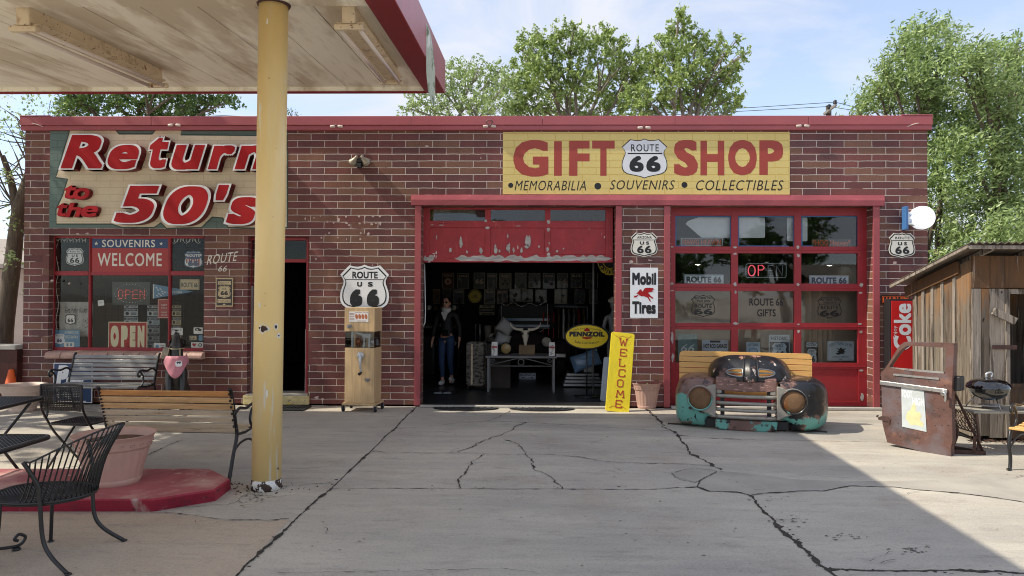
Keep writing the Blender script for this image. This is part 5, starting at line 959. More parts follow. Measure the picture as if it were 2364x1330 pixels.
m = MB(); m.tube(smoothpts([(-.235, .3, 0), (-.225, .0, .3), (-.215, -.12, .45), (-.215, -.2, .6), (-.212, -.21, .78), (-.19, -.21, .805), (0, -.21, .81), (.19, -.21, .805), (.212, -.21, .78), (.215, -.2, .6), (.215, -.12, .45), (.225, .0, .3), (.235, .3, 0)], 5), .011, 8); m.build('back_frame', MATS['iron'], FC)
m = MB(); m.tube([(-.19, .24, .42), (-.2, -.15, .0)], .011, 8); m.build('leg', MATS['iron'], FC); m = MB(); m.tube([(.19, .24, .42), (.2, -.15, .0)], .011, 8); m.build('leg', MATS['iron'], FC)
pts = rrect(-.2, .2, -.13, .26, .05); m = MB(); seat_mesh(m, pts, .43, .02, .003); m.build('seat_mesh', MATS['iron'], FC, fix=False); m = MB(); m.tube([(x, y, .43) for x, y in pts], .011, 8, closed=True); m.tube([(-.22, .28, .03), (.22, .28, .03)], .008, 6); m.build('seat_frame', MATS['iron'], FC)
# ------------------------------------------------------------------ tables
def table(name, label, corner, w_, z, rz, scroll):
    t = thing(name, label, 'table', (corner.x, corner.y, 0), rz); pts = [(-x, y) for x, y in rrect(0, w_, 0, w_, .05)]
    m = MB(); cx_ = w_/2; pp = [(x+cx_, y-cx_) for x, y in pts]; sm = MB(M=Matrix.Translation((-cx_, cx_, 0))); seat_mesh(sm, pp, z, .02, .003, 0); sm.build('table_mesh', MATS['iron'], t, fix=False)
    m.tube([(x, y, z-.008) for x, y in pts], .016, 8, closed=True); m.build('table_rim', MATS['iron'], t)
    if scroll:
        m = MB(); m.tube([(-cx_, cx_, z-.01), (-cx_, cx_, .12)], .02, 10); m.build('pedestal', MATS['iron'], t)
        for k in range(4):
            a = R(45+90*k+8); c, s_ = math.cos(a), math.sin(a); P = [(.0, .3), (.06, .14), (.18, .055), (.3, .03), (.36, .035), (.385, .075), (.35, .1), (.325, .075), (.345, .06)]
            m = MB(); m.tube(smoothpts([(-cx_+c*r, cx_+s_*r, h_) for r, h_ in P], 5), .010, 8); m.lathe([(.022, 0), (.026, .01), (.018, .022)], (-cx_+c*.335, cx_+s_*.335, 0), 14); m.build('leg', MATS['iron'], t)
    else:
        for s_ in (.08, w_-.08):
            for (a, b) in (((-.06, z-.02), (-w_+.1, 0)), ((-w_+.06, z-.02), (-.1, 0))): m = MB(); m.tube([(a[0], s_, a[1]), (b[0], s_, b[1])], .012, 8); m.build('leg', MATS['iron'], t)
            m = MB(); m.ell((-w_/2, s_, z/2), .025, .03, .025, 10, 6); m.tube([(-w_/2-.02, s_, z/2+.1), (-w_/2+.03, s_, z/2-.02)], .012, 6); m.build('hinge', MATS['iron'], t)
        m = MB(); m.tube([(-.1, .08, .02), (-.1, w_-.08, .02)], .01, 6); m.tube([(-w_+.1, .08, .02), (-w_+.1, w_-.08, .02)], .01, 6); m.build('stretcher', MATS['iron'], t)
    return t
d = ray(88, 1012); k = (.72-1.64)/d.z; c = CAM+d*k; table('patio_table', 'black mesh table with scrolled feet at the left edge beside the barrel back chair', Vector((c.x+.02, c.y-.62, 0)), .72, .72, R(0), True)
d = ray(42, 932); k = (.72-1.64)/d.z; c = CAM+d*k; table('patio_table', 'black folding table behind the perforated folding chair at the left edge', Vector((c.x, c.y-.3, 0)), .7, .72, R(4), False)
# ------------------------------------------------------------------ coin press machine
x0, x1, _, _ = box_at(797, 900, 873, 930, -.45); p0 = Vector(((x0+x1)/2, -.36, 0)); PM = thing('souvenir_machine', 'tall oak cabinet coin press machine on a wheeled base', 'coin machine', tuple(p0), R(-6))
mat('oak', (196, 166, 124), .5, var=.2, vs=9, sc3=(3, 3, .25), bump=.06, bs=30, chips=[dict(c=(176, 140, 98), s=9, t=.55, soft=.15, sc3=(3, 3, .3), a=.6)]); mat('copper', (186, 110, 78), .35, metal=.6, var=.1)
W2, D2 = .215, .17
m = MB(); m.box(-W2-.03, W2+.03, -D2-.03, D2+.03, .095, .125); m.build('dolly', MATS['oak'], PM, bevel=.004)
m = MB(); m.box(-W2, W2, -D2, D2, .127, .905); m.build('cabinet', MATS['oak'], PM, bevel=.004)
m = MB(); m.box(-W2-.006, W2+.006, -D2-.004, D2, 1.135, 1.475); top_ = m.build('top_cabinet', MATS['oak'], PM, bevel=.005)
m = MB(); m.box(-W2+.004, W2-.004, D2-.02, D2-.004, .906, 1.134); m.build('back_board', MATS['oak'], PM)
m = MB(); m.box(-W2+.002, W2-.002, -D2+.002, -D2+.006, .907, 1.133); m.box(-W2+.002, -W2+.006, -D2+.007, D2-.03, .907, 1.133); m.box(W2-.006, W2-.002, -D2+.007, D2-.03, .907, 1.133); m.build('clear_panel', MATS['clear_plastic'], PM)
m = MB(); m.box(-.14, -.105, -.12, -.09, .906, 1.134); m.box(.03, .055, -.1, -.06, .906, 1.08); m.box(.1, .125, -.1, -.06, .906, 1.08); m.box(.02, .14, -.11, -.04, 1.04, 1.1); m.bar((-.12, -.08, 1.13), (.12, -.08, 1.06), .04, .03); m.lathe([(.05, -.02), (.055, 0), (.05, .08)], (.13, 0, .98), 20, axis='x'); mech = m.build('press_mechanism', MATS['alu'], PM, bevel=.003)
m = MB(); m.lathe([(.07, -.03), (.075, -.02), (.075, .03), (.07, .035)], (-.05, -.03, .985), 24, axis='x'); m.build('copper_drum', MATS['copper'], PM)
m = MB(); m.lathe([(.05, -.005), (.052, -.018), (.045, -.024)], (.02, -D2, .80), 24, axis='y'); m.tube(smoothpts([(.02, -D2-.03, .8), (.025, -D2-.045, .7), (.035, -D2-.03, .56)], 5), [.022]*5+[.018]*3+[.014]*3, 10, flat=.5); cr_ = m.build('crank', MATS['alu'], PM); m = MB(); m.tube([(.035, -D2-.02, .56), (.03, -D2-.09, .545)], [.016, .022], 12); m.build('grip', MATS['black'], cr_)
m = MB(); m.prism([(.075, .475), (.16, .475), (.14, .435), (.095, .435)], -D2-.02, -D2-.001); m.build('coin_chute', MATS['steel'], PM, bevel=.003)
m = MB(); m.box(-.18, -.115, -D2-.016, -D2-.005, 1.185, 1.235); m.lathe([(.018, -.0), (.02, -.02), (.012, -.03)], (-.15, -D2-.015, 1.21), 16, axis='y'); m.build('coin_slot', MATS['steel'], PM, bevel=.003)
m = MB(); m.box(-.155, .13, -D2-.0075, -D2-.0045, 1.27, 1.42); ip = m.build('instruction_panel', MATS['paper'], PM)
m = MB(); yy = -D2-.0082; put_text(m, 'Pressed Penny', -.06, .125, 1.395, 1.415, yy); put_text(m, 'Souvenir', -.03, .1, 1.278, 1.3, yy); [m.quad((-.148, yy, z), (-.075, yy, z), (-.075, yy, z+.005), (-.148, yy, z+.005)) for z in (1.3, 1.315, 1.345, 1.375, 1.39)]; m.m = 1
for i in range(4): fpoly(m, [(-.043+i*.046+p_[0]*.5-.3*p_[1]*.4, 1.348+p_[1]) for p_ in ellipse(0, 0, .042, .036, 18)], yy)
m.build('print', [mat('print_red', (150, 60, 54), .5), MATS['copper']], ip, fix=False)
for sx in (-1, 1):
    for sy in (-1, 1):
        cx_, cy_ = sx*(W2+.02), sy*(D2-.01); m = MB(); m.lathe([(.02, -.016), (.04, -.014), (.042, 0), (.04, .014), (.02, .016)], (cx_, cy_, .042), 20, axis='x'); wh = m.build('caster', MATS['rubber'], PM)
        m = MB(); m.box(cx_-.024, cx_-.019, cy_-.02, cy_+.02, .035, .093); m.box(cx_+.019, cx_+.024, cy_-.02, cy_+.02, .035, .093); m.build('fork', MATS['steel'], wh)
# ------------------------------------------------------------------ yellow WELCOME board leaning on the door post
x0, x1, z0, z1 = box_at(1402, 768, 1454, 948, -.32); WB = thing('welcome_board', 'long yellow wooden board reading WELCOME leaning by the garage opening', 'board', (gd(1421, 946).x, -.34, 0), rot=(R(-9), R(5.4), 0)); wbw, wbh = .34, 1.14
mat('yellow_board', (226, 202, 26), .5, var=.08, vs=10, sc3=(1, 1, .4), bump=.3, bs=25, chips=[dict(c=(196, 160, 20), s=30, t=.6, soft=.04, a=.6), dict(c=(60, 44, 26), s=34, t=.77, soft=.02)]); mat('red_ink', (176, 70, 26), .5)
m = MB(); m.prism(rrect(-wbw/2, wbw/2, 0, wbh, .03), 0, .035); m.build('panel', MATS['yellow_board'], WB, bevel=.004); m = MB()
def slab(m, ch, cx_, cz_, w_, h_, y, t=.016):
    S = {'W': [((-.5, .5), (-.25, -.5)), ((-.25, -.5), (0, .3)), ((0, .3), (.25, -.5)), ((.25, -.5), (.5, .5))], 'E': [((-.4, .5), (-.4, -.5)), ((-.4, .5), (.45, .5)), ((-.4, -.5), (.45, -.5)), ((-.4, 0), (.3, 0)), ((.45, .5), (.45, .25)), ((.45, -.5), (.45, -.25))], 'L': [((-.3, .5), (-.3, -.5)), ((-.3, -.5), (.45, -.5)), ((.45, -.5), (.45, -.2)), ((-.5, .5), (-.1, .5))], 'C': [((-.4, .4), (-.4, -.4)), ((-.4, .4), (-.2, .5)), ((-.2, .5), (.45, .5)), ((.45, .5), (.45, .2)), ((-.4, -.4), (-.2, -.5)), ((-.2, -.5), (.45, -.5)), ((.45, -.5), (.45, -.2))], 'O': [((-.4, .35), (-.4, -.35)), ((-.4, .35), (-.2, .5)), ((-.2, .5), (.2, .5)), ((.2, .5), (.4, .35)), ((.4, .35), (.4, -.35)), ((.4, -.35), (.2, -.5)), ((.2, -.5), (-.2, -.5)), ((-.2, -.5), (-.4, -.35))], 'M': [((-.5, -.5), (-.4, .5)), ((-.4, .5), (0, -.2)), ((0, -.2), (.4, .5)), ((.4, .5), (.5, -.5)), ((-.65, -.5), (-.3, -.5)), ((.3, -.5), (.65, -.5))]}[ch]
    if ch == 'W': S = S+[((-.65, .5), (-.3, .5)), ((.3, .5), (.65, .5))]
    for a, b in S: m.bar((cx_+a[0]*w_, y, cz_+a[1]*h_), (cx_+b[0]*w_, y, cz_+b[1]*h_), .002, t, up=(-(b[1]-a[1]), 0, (b[0]-a[0])) if True else (0, 0, 1))
for i, ch in enumerate('WELCOME'): slab(m, ch, .012+(i % 2)*.01, 1.0-i*.148, .1, .1, -.002)
m.tube(smoothpts([(-.12, -.001, 1.1), (-.06, -.001, 1.07), (0, -.001, 1.095), (.06, -.001, 1.07), (.12, -.001, 1.1)], 4), .003, 4); m.tube(smoothpts([(-.12, -.001, .05), (-.06, -.001, .08), (0, -.001, .06), (.06, -.001, .08), (.12, -.001, .05)], 4), .003, 4)
m.build('lettering', MATS['red_ink'], WB, fix=False)
# ------------------------------------------------------------------ door mats
def halfmat(px0, px1, label):
    a, b = gd(px0, 940), gd(px1, 940); c = (a+b)/2; w_ = (b-a).length/2; t = thing('door_mat', label, 'door mat', (c.x, -.13, 0), group='half round black door mats')
    P = [(w_*math.cos(R(180+180*i/24)), w_*.5*math.sin(R(180+180*i/24))) for i in range(25)]; m = MB(); m.prism(P, .004, .018, plane='xy')
    for k in range(1, 5): m.tube([(x*k/5, y*k/5, .02) for x, y in P], .008, 5)
    for k in range(1, 8): a_ = R(180+180*k/8); m.tube([(0, 0, .02), (w_*math.cos(a_), w_*.5*math.sin(a_), .02)], .006, 5)
    m.build('mat', MATS['rubber'], t)
halfmat(1003, 1152, 'half round black mat in front of the left part of the open garage'); halfmat(1177, 1324, 'half round black mat in front of the right part of the open garage')
a = gd(590, 944); m = MB((a.x, a.y, 0)); m.box(a.x, a.x+.75, -.5, -.1, .004, .02)
for i in range(12): m.bar((a.x+.03+i*.06, -.48, .023), (a.x+.03+i*.06, -.12, .023), .02, .008)
tag(m.build('door_mat', MATS['rubber'], None, loc=(a.x, a.y, 0)), 'rectangular black mat below the yellow entrance step', 'door mat')
# ------------------------------------------------------------------ dog statue
p = gd(428, 946); DG = thing('dog_statue', 'black sitting dog statue looking up, with a pink bandana', 'statue', (p.x, -.72, 0), R(22)); mat('dog_black', (34, 32, 31), .38, var=.3, vs=14, bump=.8, bs=16, spec=.6)
V = [(0, .16, .2, .16), (0, .08, .4, .15), (0, .0, .58, .14, .13), (0, -.02, .74, .105), (0, -.01, .87, .088), (0, -.0, .97, .084), (0, -.05, 1.06, .05), (0, -.07, 1.13, .032),
     (.09, -.07, .54, .06), (.085, -.14, .3, .038), (.085, -.16, .07, .033), (.085, -.2, .03, .035), (-.09, -.07, .54, .06), (-.085, -.14, .3, .038), (-.085, -.16, .07, .033), (-.085, -.2, .03, .035),
     (.15, .1, .17, .09), (.19, -.02, .12, .06), (.18, .04, .04, .035), (.18, -.1, .03, .035), (-.15, .1, .17, .09), (-.19, -.02, .12, .06), (-.18, .04, .04, .035), (-.18, -.1, .03, .035), (0, .32, .08, .04), (.14, .38, .04, .025)]
E = [(0, 1), (1, 2), (2, 3), (3, 4), (4, 5), (5, 6), (6, 7), (2, 8), (8, 9), (9, 10), (10, 11), (2, 12), (12, 13), (13, 14), (14, 15), (0, 16), (16, 17), (17, 18), (18, 19), (0, 20), (20, 21), (21, 22), (22, 23), (0, 24), (24, 25)]
dg_ = skin('body', V, E, MATS['dog_black'], DG)
for s_ in (-1, 1):
    m = MB(); m.smooth = True; m.add([(s_*.055, .04, 1.03), (s_*.1, .07, 1.0), (s_*.115, .05, .9), (s_*.08, .02, .93), (s_*.085, .0, 1.0), (s_*.11, .03, .93)], [(0, 1, 2, 5), (0, 4, 3, 5), (5, 3, 2)]); e = m.build('ear', MATS['dog_black'], DG, fix=False); e.modifiers.new('s', 'SOLIDIFY').thickness = .02
m = MB(); m.ell((0, -.085, 1.15), .02, .015, .014, 10, 6); m.build('nose', MATS['black'], DG)
bd = MB(); bd.smooth = True; n = 24; rows = []
for j in range(7):
    v = j/6; row = []
    for i in range(n+1):
        a = R(-205+230*i/n); fr_ = max(0, math.cos(a-R(-90)))          # 1 at the front
        drop = .04+.26*fr_**2.2; rr_ = .125+.03*v; row.append((rr_*math.cos(a)*1.02, -.02+rr_*math.sin(a)*1.05-.03*v*fr_+.006*math.sin(i*1.7+j), .8-drop*v-.05*(1-fr_)*v))
    rows.append(row)
bd.add([p for r in rows for p in r], [(j*(n+1)+i, j*(n+1)+i+1, (j+1)*(n+1)+i+1, (j+1)*(n+1)+i) for j in range(6) for i in range(n)]); b2 = bd.build('bandana', MATS['pink'], DG, fix=False); b2.modifiers.new('s', 'SOLIDIFY').thickness = .006
m = MB(); m.prism(rrect(-.0, .085, .66, .74, .025), -.196, -.19); pb = m.build('badge', MATS['white'], b2); m = MB(); put_text(m, '99', .015, .07, .7, .73, -.198, bold=.05); m.build('lettering', MATS['black'], pb, fix=False)
mat('felt', (150, 140, 124), .9, var=.1); m = MB(M=Matrix.Translation((-.1, .07, .82)) @ Matrix.Rotation(R(-78), 4, 'Y')); m.lathe([(.16, 0), (.165, .008), (.09, .015), (.085, .07), (.06, .09), (.005, .095)], n=28); m.build('hat', MATS['felt'], DG)
m = MB(); m.tube([(-.1, -.03, .90), (-.05, -.105, .895), (.03, -.11, .895), (.1, -.02, .9)], .006, 6); m.tube([(.05, -.105, .89), (.052, -.115, .78)], .006, 6); m.build('hat_cord', MATS['tan_sign'], DG)
# ------------------------------------------------------------------ neighbours at the left edge
Wl = thing('low_wall', 'low red brown block wall at the left edge behind the traffic cone', 'wall', tuple(at(20, 900, -.15)))
oo = Wl.location; a = at(-400, 800, -.1); b = at(46, 800, -.1); m = MB(off=oo); m.box(a.x, XL-.002, -.12, .1, 0, 1.0*at(20, 806, 0).z); m.build('block_wall', brickmat('pattern_block', cols=[(84, 44, 38), (62, 34, 30), (74, 40, 34)], mort=(60, 34, 30), bstr=1, wid=.3, row=.2), Wl); m = MB(off=oo); z_ = at(20, 806, 0).z; m.box(a.x, XL-.003, -.15, .13, z_+.001, z_+.07); m.build('cap', MATS['lip'], Wl, bevel=.01)
mat('siding', (178, 160, 150), .7, var=.05); mat('shingle', (150, 140, 132), .9, var=.1, bump=.3)
sx = at(20, 690, 12).x; HB = thing('neighbour_house', 'beige sided house behind the leaning tree trunk at the left edge', 'house', (sx-4, 14, 0)); m = MB(off=HB.location)
for i in range(26): m.box(sx-9+i*.4, sx-9+i*.4+.39, 11.99, 12.2, 0, 2.45)
m.build('wall', MATS['siding'], HB); m = MB(off=HB.location); m.box(sx-9, sx+1.4, 12.21, 18, 0, 2.44); m.build('side_wall', MATS['siding'], HB); m = MB(off=HB.location); m.prism([(11.5, 2.46), (15, 3.5), (18.5, 2.46), (18.5, 2.6), (15, 3.66), (11.5, 2.6)], sx-9.4, sx+1.8, plane='yz'); m.build('roof', MATS['shingle'], HB)
# ------------------------------------------------------------------ truck front bench
gA, gB = gd(1588, 990), gd(1885, 1006)
TB = thing('truck_front_bench', 'bench made from an old truck front with rust, turquoise and black paint and chrome bars', 'bench', tuple((gA+gB)/2+Vector((.01, .25, 0))), rz=math.atan2(gB.y-gA.y, gB.x-gA.x))
def truckmat(name, seed, tq=(.58, (-.2, .25)), blk=.55):
    return mat(name, (112, 84, 76), .38, var=.25, vs=5, bump=.15, bs=40, spec=.5, coat=.15, chips=[
        dict(c=(150, 112, 98), s=6, t=.56, soft=.12, seed=seed), dict(c=(22, 24, 30), s=2.6, t=blk, soft=.03, seed=seed+3.3, d=8), dict(c=(98, 160, 148), s=2.4, t=tq[0], soft=.015, seed=seed+7.7, d=9, r=.68, z=tq[1]),
        dict(c=(64, 44, 40), s=9, t=.6, soft=.03, seed=seed+1.2, d=8), dict(c=(18, 18, 22), s=16, t=.62, soft=.02, seed=seed+2.2, d=8, sc3=(1.5, 1.5, .6)), dict(c=(196, 178, 164), s=20, t=.68, soft=.02, seed=seed+4.1, d=6)])
mt_l = truckmat('truck_left', 2.0, (.40, (.52, .36)), .6); mt_r = truckmat('truck_right', 5.0, (.5, (.5, .15)), .44); mt_h = mat('truck_hood', (92, 66, 60), .42, var=.3, vs=5, coat=.12, bump=.12, bs=30, chips=[dict(c=(20, 22, 26), s=2.4, t=.44, soft=.03, seed=8, d=8), dict(c=(186, 142, 122), s=4, t=.6, soft=.05, d=9, seed=3), dict(c=(92, 64, 58), s=3, t=.56, soft=.05, d=9, seed=31), dict(c=(214, 196, 186), s=7, t=.63, soft=.03, seed=12, d=8)])
mt_p = mat('truck_panel', (122, 92, 84), .5, var=.2, vs=8, chips=[dict(c=(196, 150, 142), s=26, t=.56, soft=.06, d=5, sc3=(.5, 1, 2))]); mt_v = truckmat('truck_valance', 9.0, (.5, (0, .001)), .5)
mat('old_silver', (146, 141, 132), .45, metal=.3, var=.15, vs=12, sc3=(1, 1, 2), chips=[dict(c=(90, 70, 58), s=10, t=.63, soft=.06, d=8), dict(c=(60, 50, 44), s=4, t=.66, soft=.06, seed=9, d=7)])
mat('lamp_rust', (116, 90, 68), .95, spec=.1, bump=.3, var=.2, vs=9, chips=[dict(c=(186, 166, 140), s=7, t=.66, soft=.03, d=6), dict(c=(112, 66, 32), s=6, t=.54, soft=.1, seed=4, a=.8)])
FO = [(.36, .62), (.5, .64), (.66, .642), (.79, .615), (.88, .555), (.925, .46), (.935, .38), (.935, .28), (.93, .16), (.9, .07), (.82, .03), (.7, .015), (.58, .005), (.5, .015), (.495, .075), (.46, .12), (.4, .135), (.365, .16), (.36, .3), (.36, .5)]
def body(m, pts, yb, levels, cen):
    n = len(pts); vs = []; fs = []
    for k_, y in levels:
        for p in pts: vs.append((cen[0]+(p[0]-cen[0])*k_, y, cen[1]+(p[1]-cen[1])*k_))
    L_ = len(levels)
    for i in range(L_-1):
        for j in range(n): fs.append((i*n+j, i*n+(j+1) % n, (i+1)*n+(j+1) % n, (i+1)*n+j))
    c = len(vs); vs.append((cen[0], levels[-1][1]-.012, cen[1])); b = (L_-1)*n
    fs += [(b+j, b+(j+1) % n, c) for j in range(n)]
    o = m.smooth; m.smooth = True; m.add(vs, fs); m.smooth = o
def sub(pts, n=4): return [(p.x, p.z) for p in smoothpts([(a[0], 0, a[1]) for a in pts+[pts[0]]], n)][:-1]
for s_, mm in ((-1, mt_l), (1, mt_r)):
    pts = [(s_*x, z) for x, z in sub([(.36+(q_[0]-.36)*(.87 if s_ < 0 else 1.14), q_[1]) for q_ in FO])]; m = MB(); cen = (s_*(.57 if s_ < 0 else .64), .34)
    # outer side curves back a long way; the inner side stays shallow
    levels = [(1.0, .42), (1.0, .12), (.995, .0), (.98, -.07), (.955, -.12), (.91, -.155), (.84, -.178), (.6, -.19)]
    body(m, pts, .42, levels, cen)
    v2 = []
    for x, y, z in m.v:
        out = max(0, (abs(x)-.62)/.31); y2 = y+.24*out**2.8 if y < .2 else y+.1*out; low = max(0, (.2-z)/.2); v2.append((x, y2+.05*low, z))
    m.v = v2; m.f = m.f; fd = m.build('fender', mm, TB)
    if False:
        lip = MB(); lip.tube([(s_*x, y, z) for x, y, z in ((.93, .25, .37), (.925, .1, .375), (.9, .0, .375), (.83, -.08, .378), (.77, -.12, .38))], .008, 6); lip.build('fender_bead', mm, fd)
    # silver surround and head lamp
    hx, hz, hr_ = s_*.545, .385, .145
    S_ = [(hx+s_*hr_*1.1*math.cos(R(a)), hz+hr_*1.1*math.sin(R(a))) for a in range(-60, 130, 12)]
    S_ += [(s_*.43, .55), (s_*.355, .565), (s_*.355, .15), (s_*.38, .155), (s_*.46, .2), (s_*.56, .235)]
    m = MB(); m.prism(S_, -.222, -.17); sr = m.build('lamp_surround', MATS['old_silver'], TB, bevel=.012)
    m = MB(); m.lathe([(hr_*1.03, -.0), (hr_*1.06, -.02), (hr_*1.0, -.035), (hr_*.93, -.02)], (hx, -.217, hz), 40, axis='y', cap=False); m.build('trim_ring', mm, TB)
    m = MB(); m.lathe([(.002, -.028), (hr_*.5, -.024), (hr_*.9, -.012), (hr_*.95, .0)], (hx, -.22, hz), 40, axis='y', cap=False)
    for a in (60, 150, 240, 330): m.ell((hx+hr_*.8*math.cos(R(a)), -.236, hz+hr_*.8*math.sin(R(a))), .006, .004, .006, 6, 4)
    m.build('headlight', MATS['lamp_rust'], TB)
    m = MB(); m.box(*sorted((s_*.35, s_*.285)), -.19, -.15, .45, .56); m.build('marker_lamp', MATS['old_silver'], TB, bevel=.008)
# hood nose
HO = [(-.5, .62), (-.48, .70), (-.43, .78), (-.33, .85), (-.18, .895), (0, .915), (.18, .895), (.33, .85), (.43, .78), (.48, .70), (.5, .62), (.3, .605), (0, .60), (-.3, .605)]
def hood_surface():
    # a domed shell with two openings cut out
    m = MB(); nu, nv = 96, 32; vs = []; idx = {}; topz = lambda x: .64+(.27)*max(0, 1-abs(x/.515)**3.6)**.55
    def hole(x, z):
        ax = abs(x)
        if ax < .09 or ax > .285: return False
        t_ = (ax-.09)/.195; return abs(z-.715) < .045*(1-t_**2.4)**.5
    for j in range(nv+1):
        for i in range(nu+1):
            x = -.505+1.01*i/nu; v = j/nv; zt = topz(x); z = .605+(zt-.605)*math.sin(v*math.pi/2)**.9
            y = -.215+.30*(x/.5)**4*.9+.34*(1-math.cos(v*math.pi/2))+.05*abs(x/.5); y -= .028*math.exp(-(x/.05)**2)*(1) ; vs.append((x, y, z))
    for j in range(nv):
        for i in range(nu):
            a = j*(nu+1)+i; xm = vs[a][0]+.005; zm = (vs[a][2]+vs[a+nu+2][2])/2
            if hole(xm, zm): continue
            m.smooth = True; m.f.append([a, a+1, a+nu+2, a+nu+1]); m.mi.append(0); m.sm.append(True)
    m.v = [(a+.055, b, c) for a, b, c in vs]; return m
hm = hood_surface(); hd = hm.build('hood_nose', mt_h, TB); hd.modifiers.new('s', 'SOLIDIFY').thickness = .012
for s_ in (-1, 1):
    P = []
    for i in range(28):
        a = 2*math.pi*i/28; ax = .1875+.0975*math.cos(a); t_ = max(0, (ax-.09)/.195); z = .715+.048*(1-min(1, t_)**2.2)**.5*(1 if math.sin(a) >= 0 else -1)*min(1, abs(math.sin(a))*3)
        x = s_*ax; v = 2/math.pi*math.asin(min(1, max(0, (z-.605)/(.295*.97)))**1.1); y = -.215+.27*(x/.5)**4+.34*(1-math.cos(v*math.pi/2))+.05*abs(x/.5)-.006; P.append((x+.055, y, z))
    m = MB(); m.tube(P, .009, 8, closed=True); m.build('chrome_trim', MATS['steel'], hd)
m = MB(); m.tube([(-.24, -.15, .712), (.34, -.15, .712)], .012, 6); m.build('inner_bar', MATS['steel'], hd)
m = MB(); m.tube([(-.03, -.225, .62), (-.028, -.195, .75), (-.025, -.115, .86), (-.02, .0, .91)], .005, 6); m.tube([(.14, -.225, .62), (.138, -.195, .75), (.135, -.115, .86), (.13, .0, .91)], .005, 6); m.build('hood_seam', MATS['soft_black'], hd)
m = MB(); m.prism([(-.355, .655), (-.36, .50), (-.3, .49), (0, .475), (.3, .49), (.36, .50), (.355, .655), (.0, .64)], -.195, -.16)
pn = m.build('nose_panel', mt_p, TB, bevel=.012)
for x, z in ((-.2, .6), (-.1, .57), (.05, .56), (.18, .57)): m = MB(); m.ell((x, -.197, z), .007, .003, .007, 8, 4); m.build('bolt_hole', MATS['soft_black'], pn)
for k in range(4):
    z = .425-.085*k; m = MB(); m.tube([(-.36, -.1, z), (-.345, -.185, z), (-.30, -.215, z), (0, -.235, z), (.30, -.215, z), (.345, -.185, z), (.36, -.1, z)], .027, 10, flat=.85); m.build('grille_bar', MATS['old_silver'], TB)
m = MB(); m.box(-.30, -.25, -.15, -.1, .12, .5); m.box(.25, .3, -.15, -.1, .12, .5); m.box(-.34, .34, -.16, -.12, .115, .14); m.build('grille_bracket', MATS['soft_black'], TB)
m = MB(); P = [(-.37, .13), (-.355, .015), (-.2, .0), (.2, .0), (.355, .015), (.37, .13)]; m.prism(P, -.2, -.12); m.build('valance', mt_v, TB, bevel=.015)
for q_ in (-1, 1): m = MB(); m.box(*sorted((q_*.5, q_*.35)), -.1, 0, .02, .12); m.build('frame_rail', MATS['soft_black'], TB)
# slatted back board, seat and feet
m = MB(); H0, H1 = .48, .93; nS = 6
for i in range(nS):
    z0 = H0+(H1-H0)*i/nS; z1 = H0+(H1-H0)*(i+1)/nS-.008; m = MB()
    if i == nS-1:
        P = [(x, z) for x, z in rrect(-.83, .83, z0-.1, z1, .06) if z > z0]; P = [(-.83, z0)]+sorted([p for p in P if p[0] < 0], key=lambda p: (p[0], p[1]))+sorted([p for p in P if p[0] >= 0], key=lambda p: (p[0], -p[1]))+[(.83, z0)]; m.prism(P, .44, .465)
    else: m.box(-.83, .83, .44, .465, z0, z1)
    for x in (-.8, -.27, .27, .8): m.ell((x, .438, (z0+z1)/2), .006, .004, .006, 6, 4)
    m.build('back_slat', MATS['slat_orange'], TB, bevel=.004)
for i in range(4): m = MB(); y = .05+.1*i; m.box(-.8, .8, y, y+.09, .40, .422); m.build('seat_slat', MATS['slat_orange'], TB, bevel=.004)
for s_ in (-1, 1):
    m = MB(); m.bar((s_*.75, .48, 0), (s_*.75, .48, .9), .04, .04); m.bar((s_*.75, .02, 0), (s_*.75, .02, .40), .04, .04); m.bar((s_*.75, .0, .385), (s_*.75, .48, .385), .03, .03); m.box(*sorted((s_*.71, s_*.95)), .0, .06, .0, .012); m.build('leg', MATS['iron'], TB)
# ------------------------------------------------------------------ rusty car door on a stand
a, b = gd(2044, 1027), gd(2192, 1052); CD = thing('car_door', 'rusty brown pickup door with bullet holes standing on an angle iron frame', 'car door', tuple((a+b)/2), rz=math.atan2(b.y-a.y, b.x-a.x)+R(2)); cw = (b-a).length; sx = cw/.80
mat('door_rust', (96, 66, 58), .55, var=.25, vs=3.5, bump=.4, bs=22, chips=[dict(c=(76, 54, 48), s=5, t=.52, soft=.1, d=7), dict(c=(104, 106, 114), s=1.8, t=.54, soft=.14, seed=8, a=.7), dict(c=(146, 100, 76), s=3.2, t=.56, soft=.1, seed=14, a=.7), dict(c=(196, 180, 166), s=11, t=.7, soft=.03, seed=21, d=7)])
def X_(x): return x*sx-cw/2
O = [(.0, .83), (-.03, .80), (-.02, .70), (-.01, .3), (.0, .22), (.05, .06), (.07, .04), (.4, .01), (.79, -.03), (.83, .1), (.85, .2), (.84, .55), (.85, .8), (.87, 1.13), (.86, 1.165), (.84, 1.175), (.33, 1.165), (.26, 1.15), (.2, 1.1), (.06, .9)]
Iw = [(.12, .87), (.09, .88), (.1, .91), (.22, 1.06), (.29, 1.11), (.34, 1.125), (.74, 1.125), (.77, 1.11), (.775, 1.08), (.765, .87), (.75, .855), (.4, .855)]
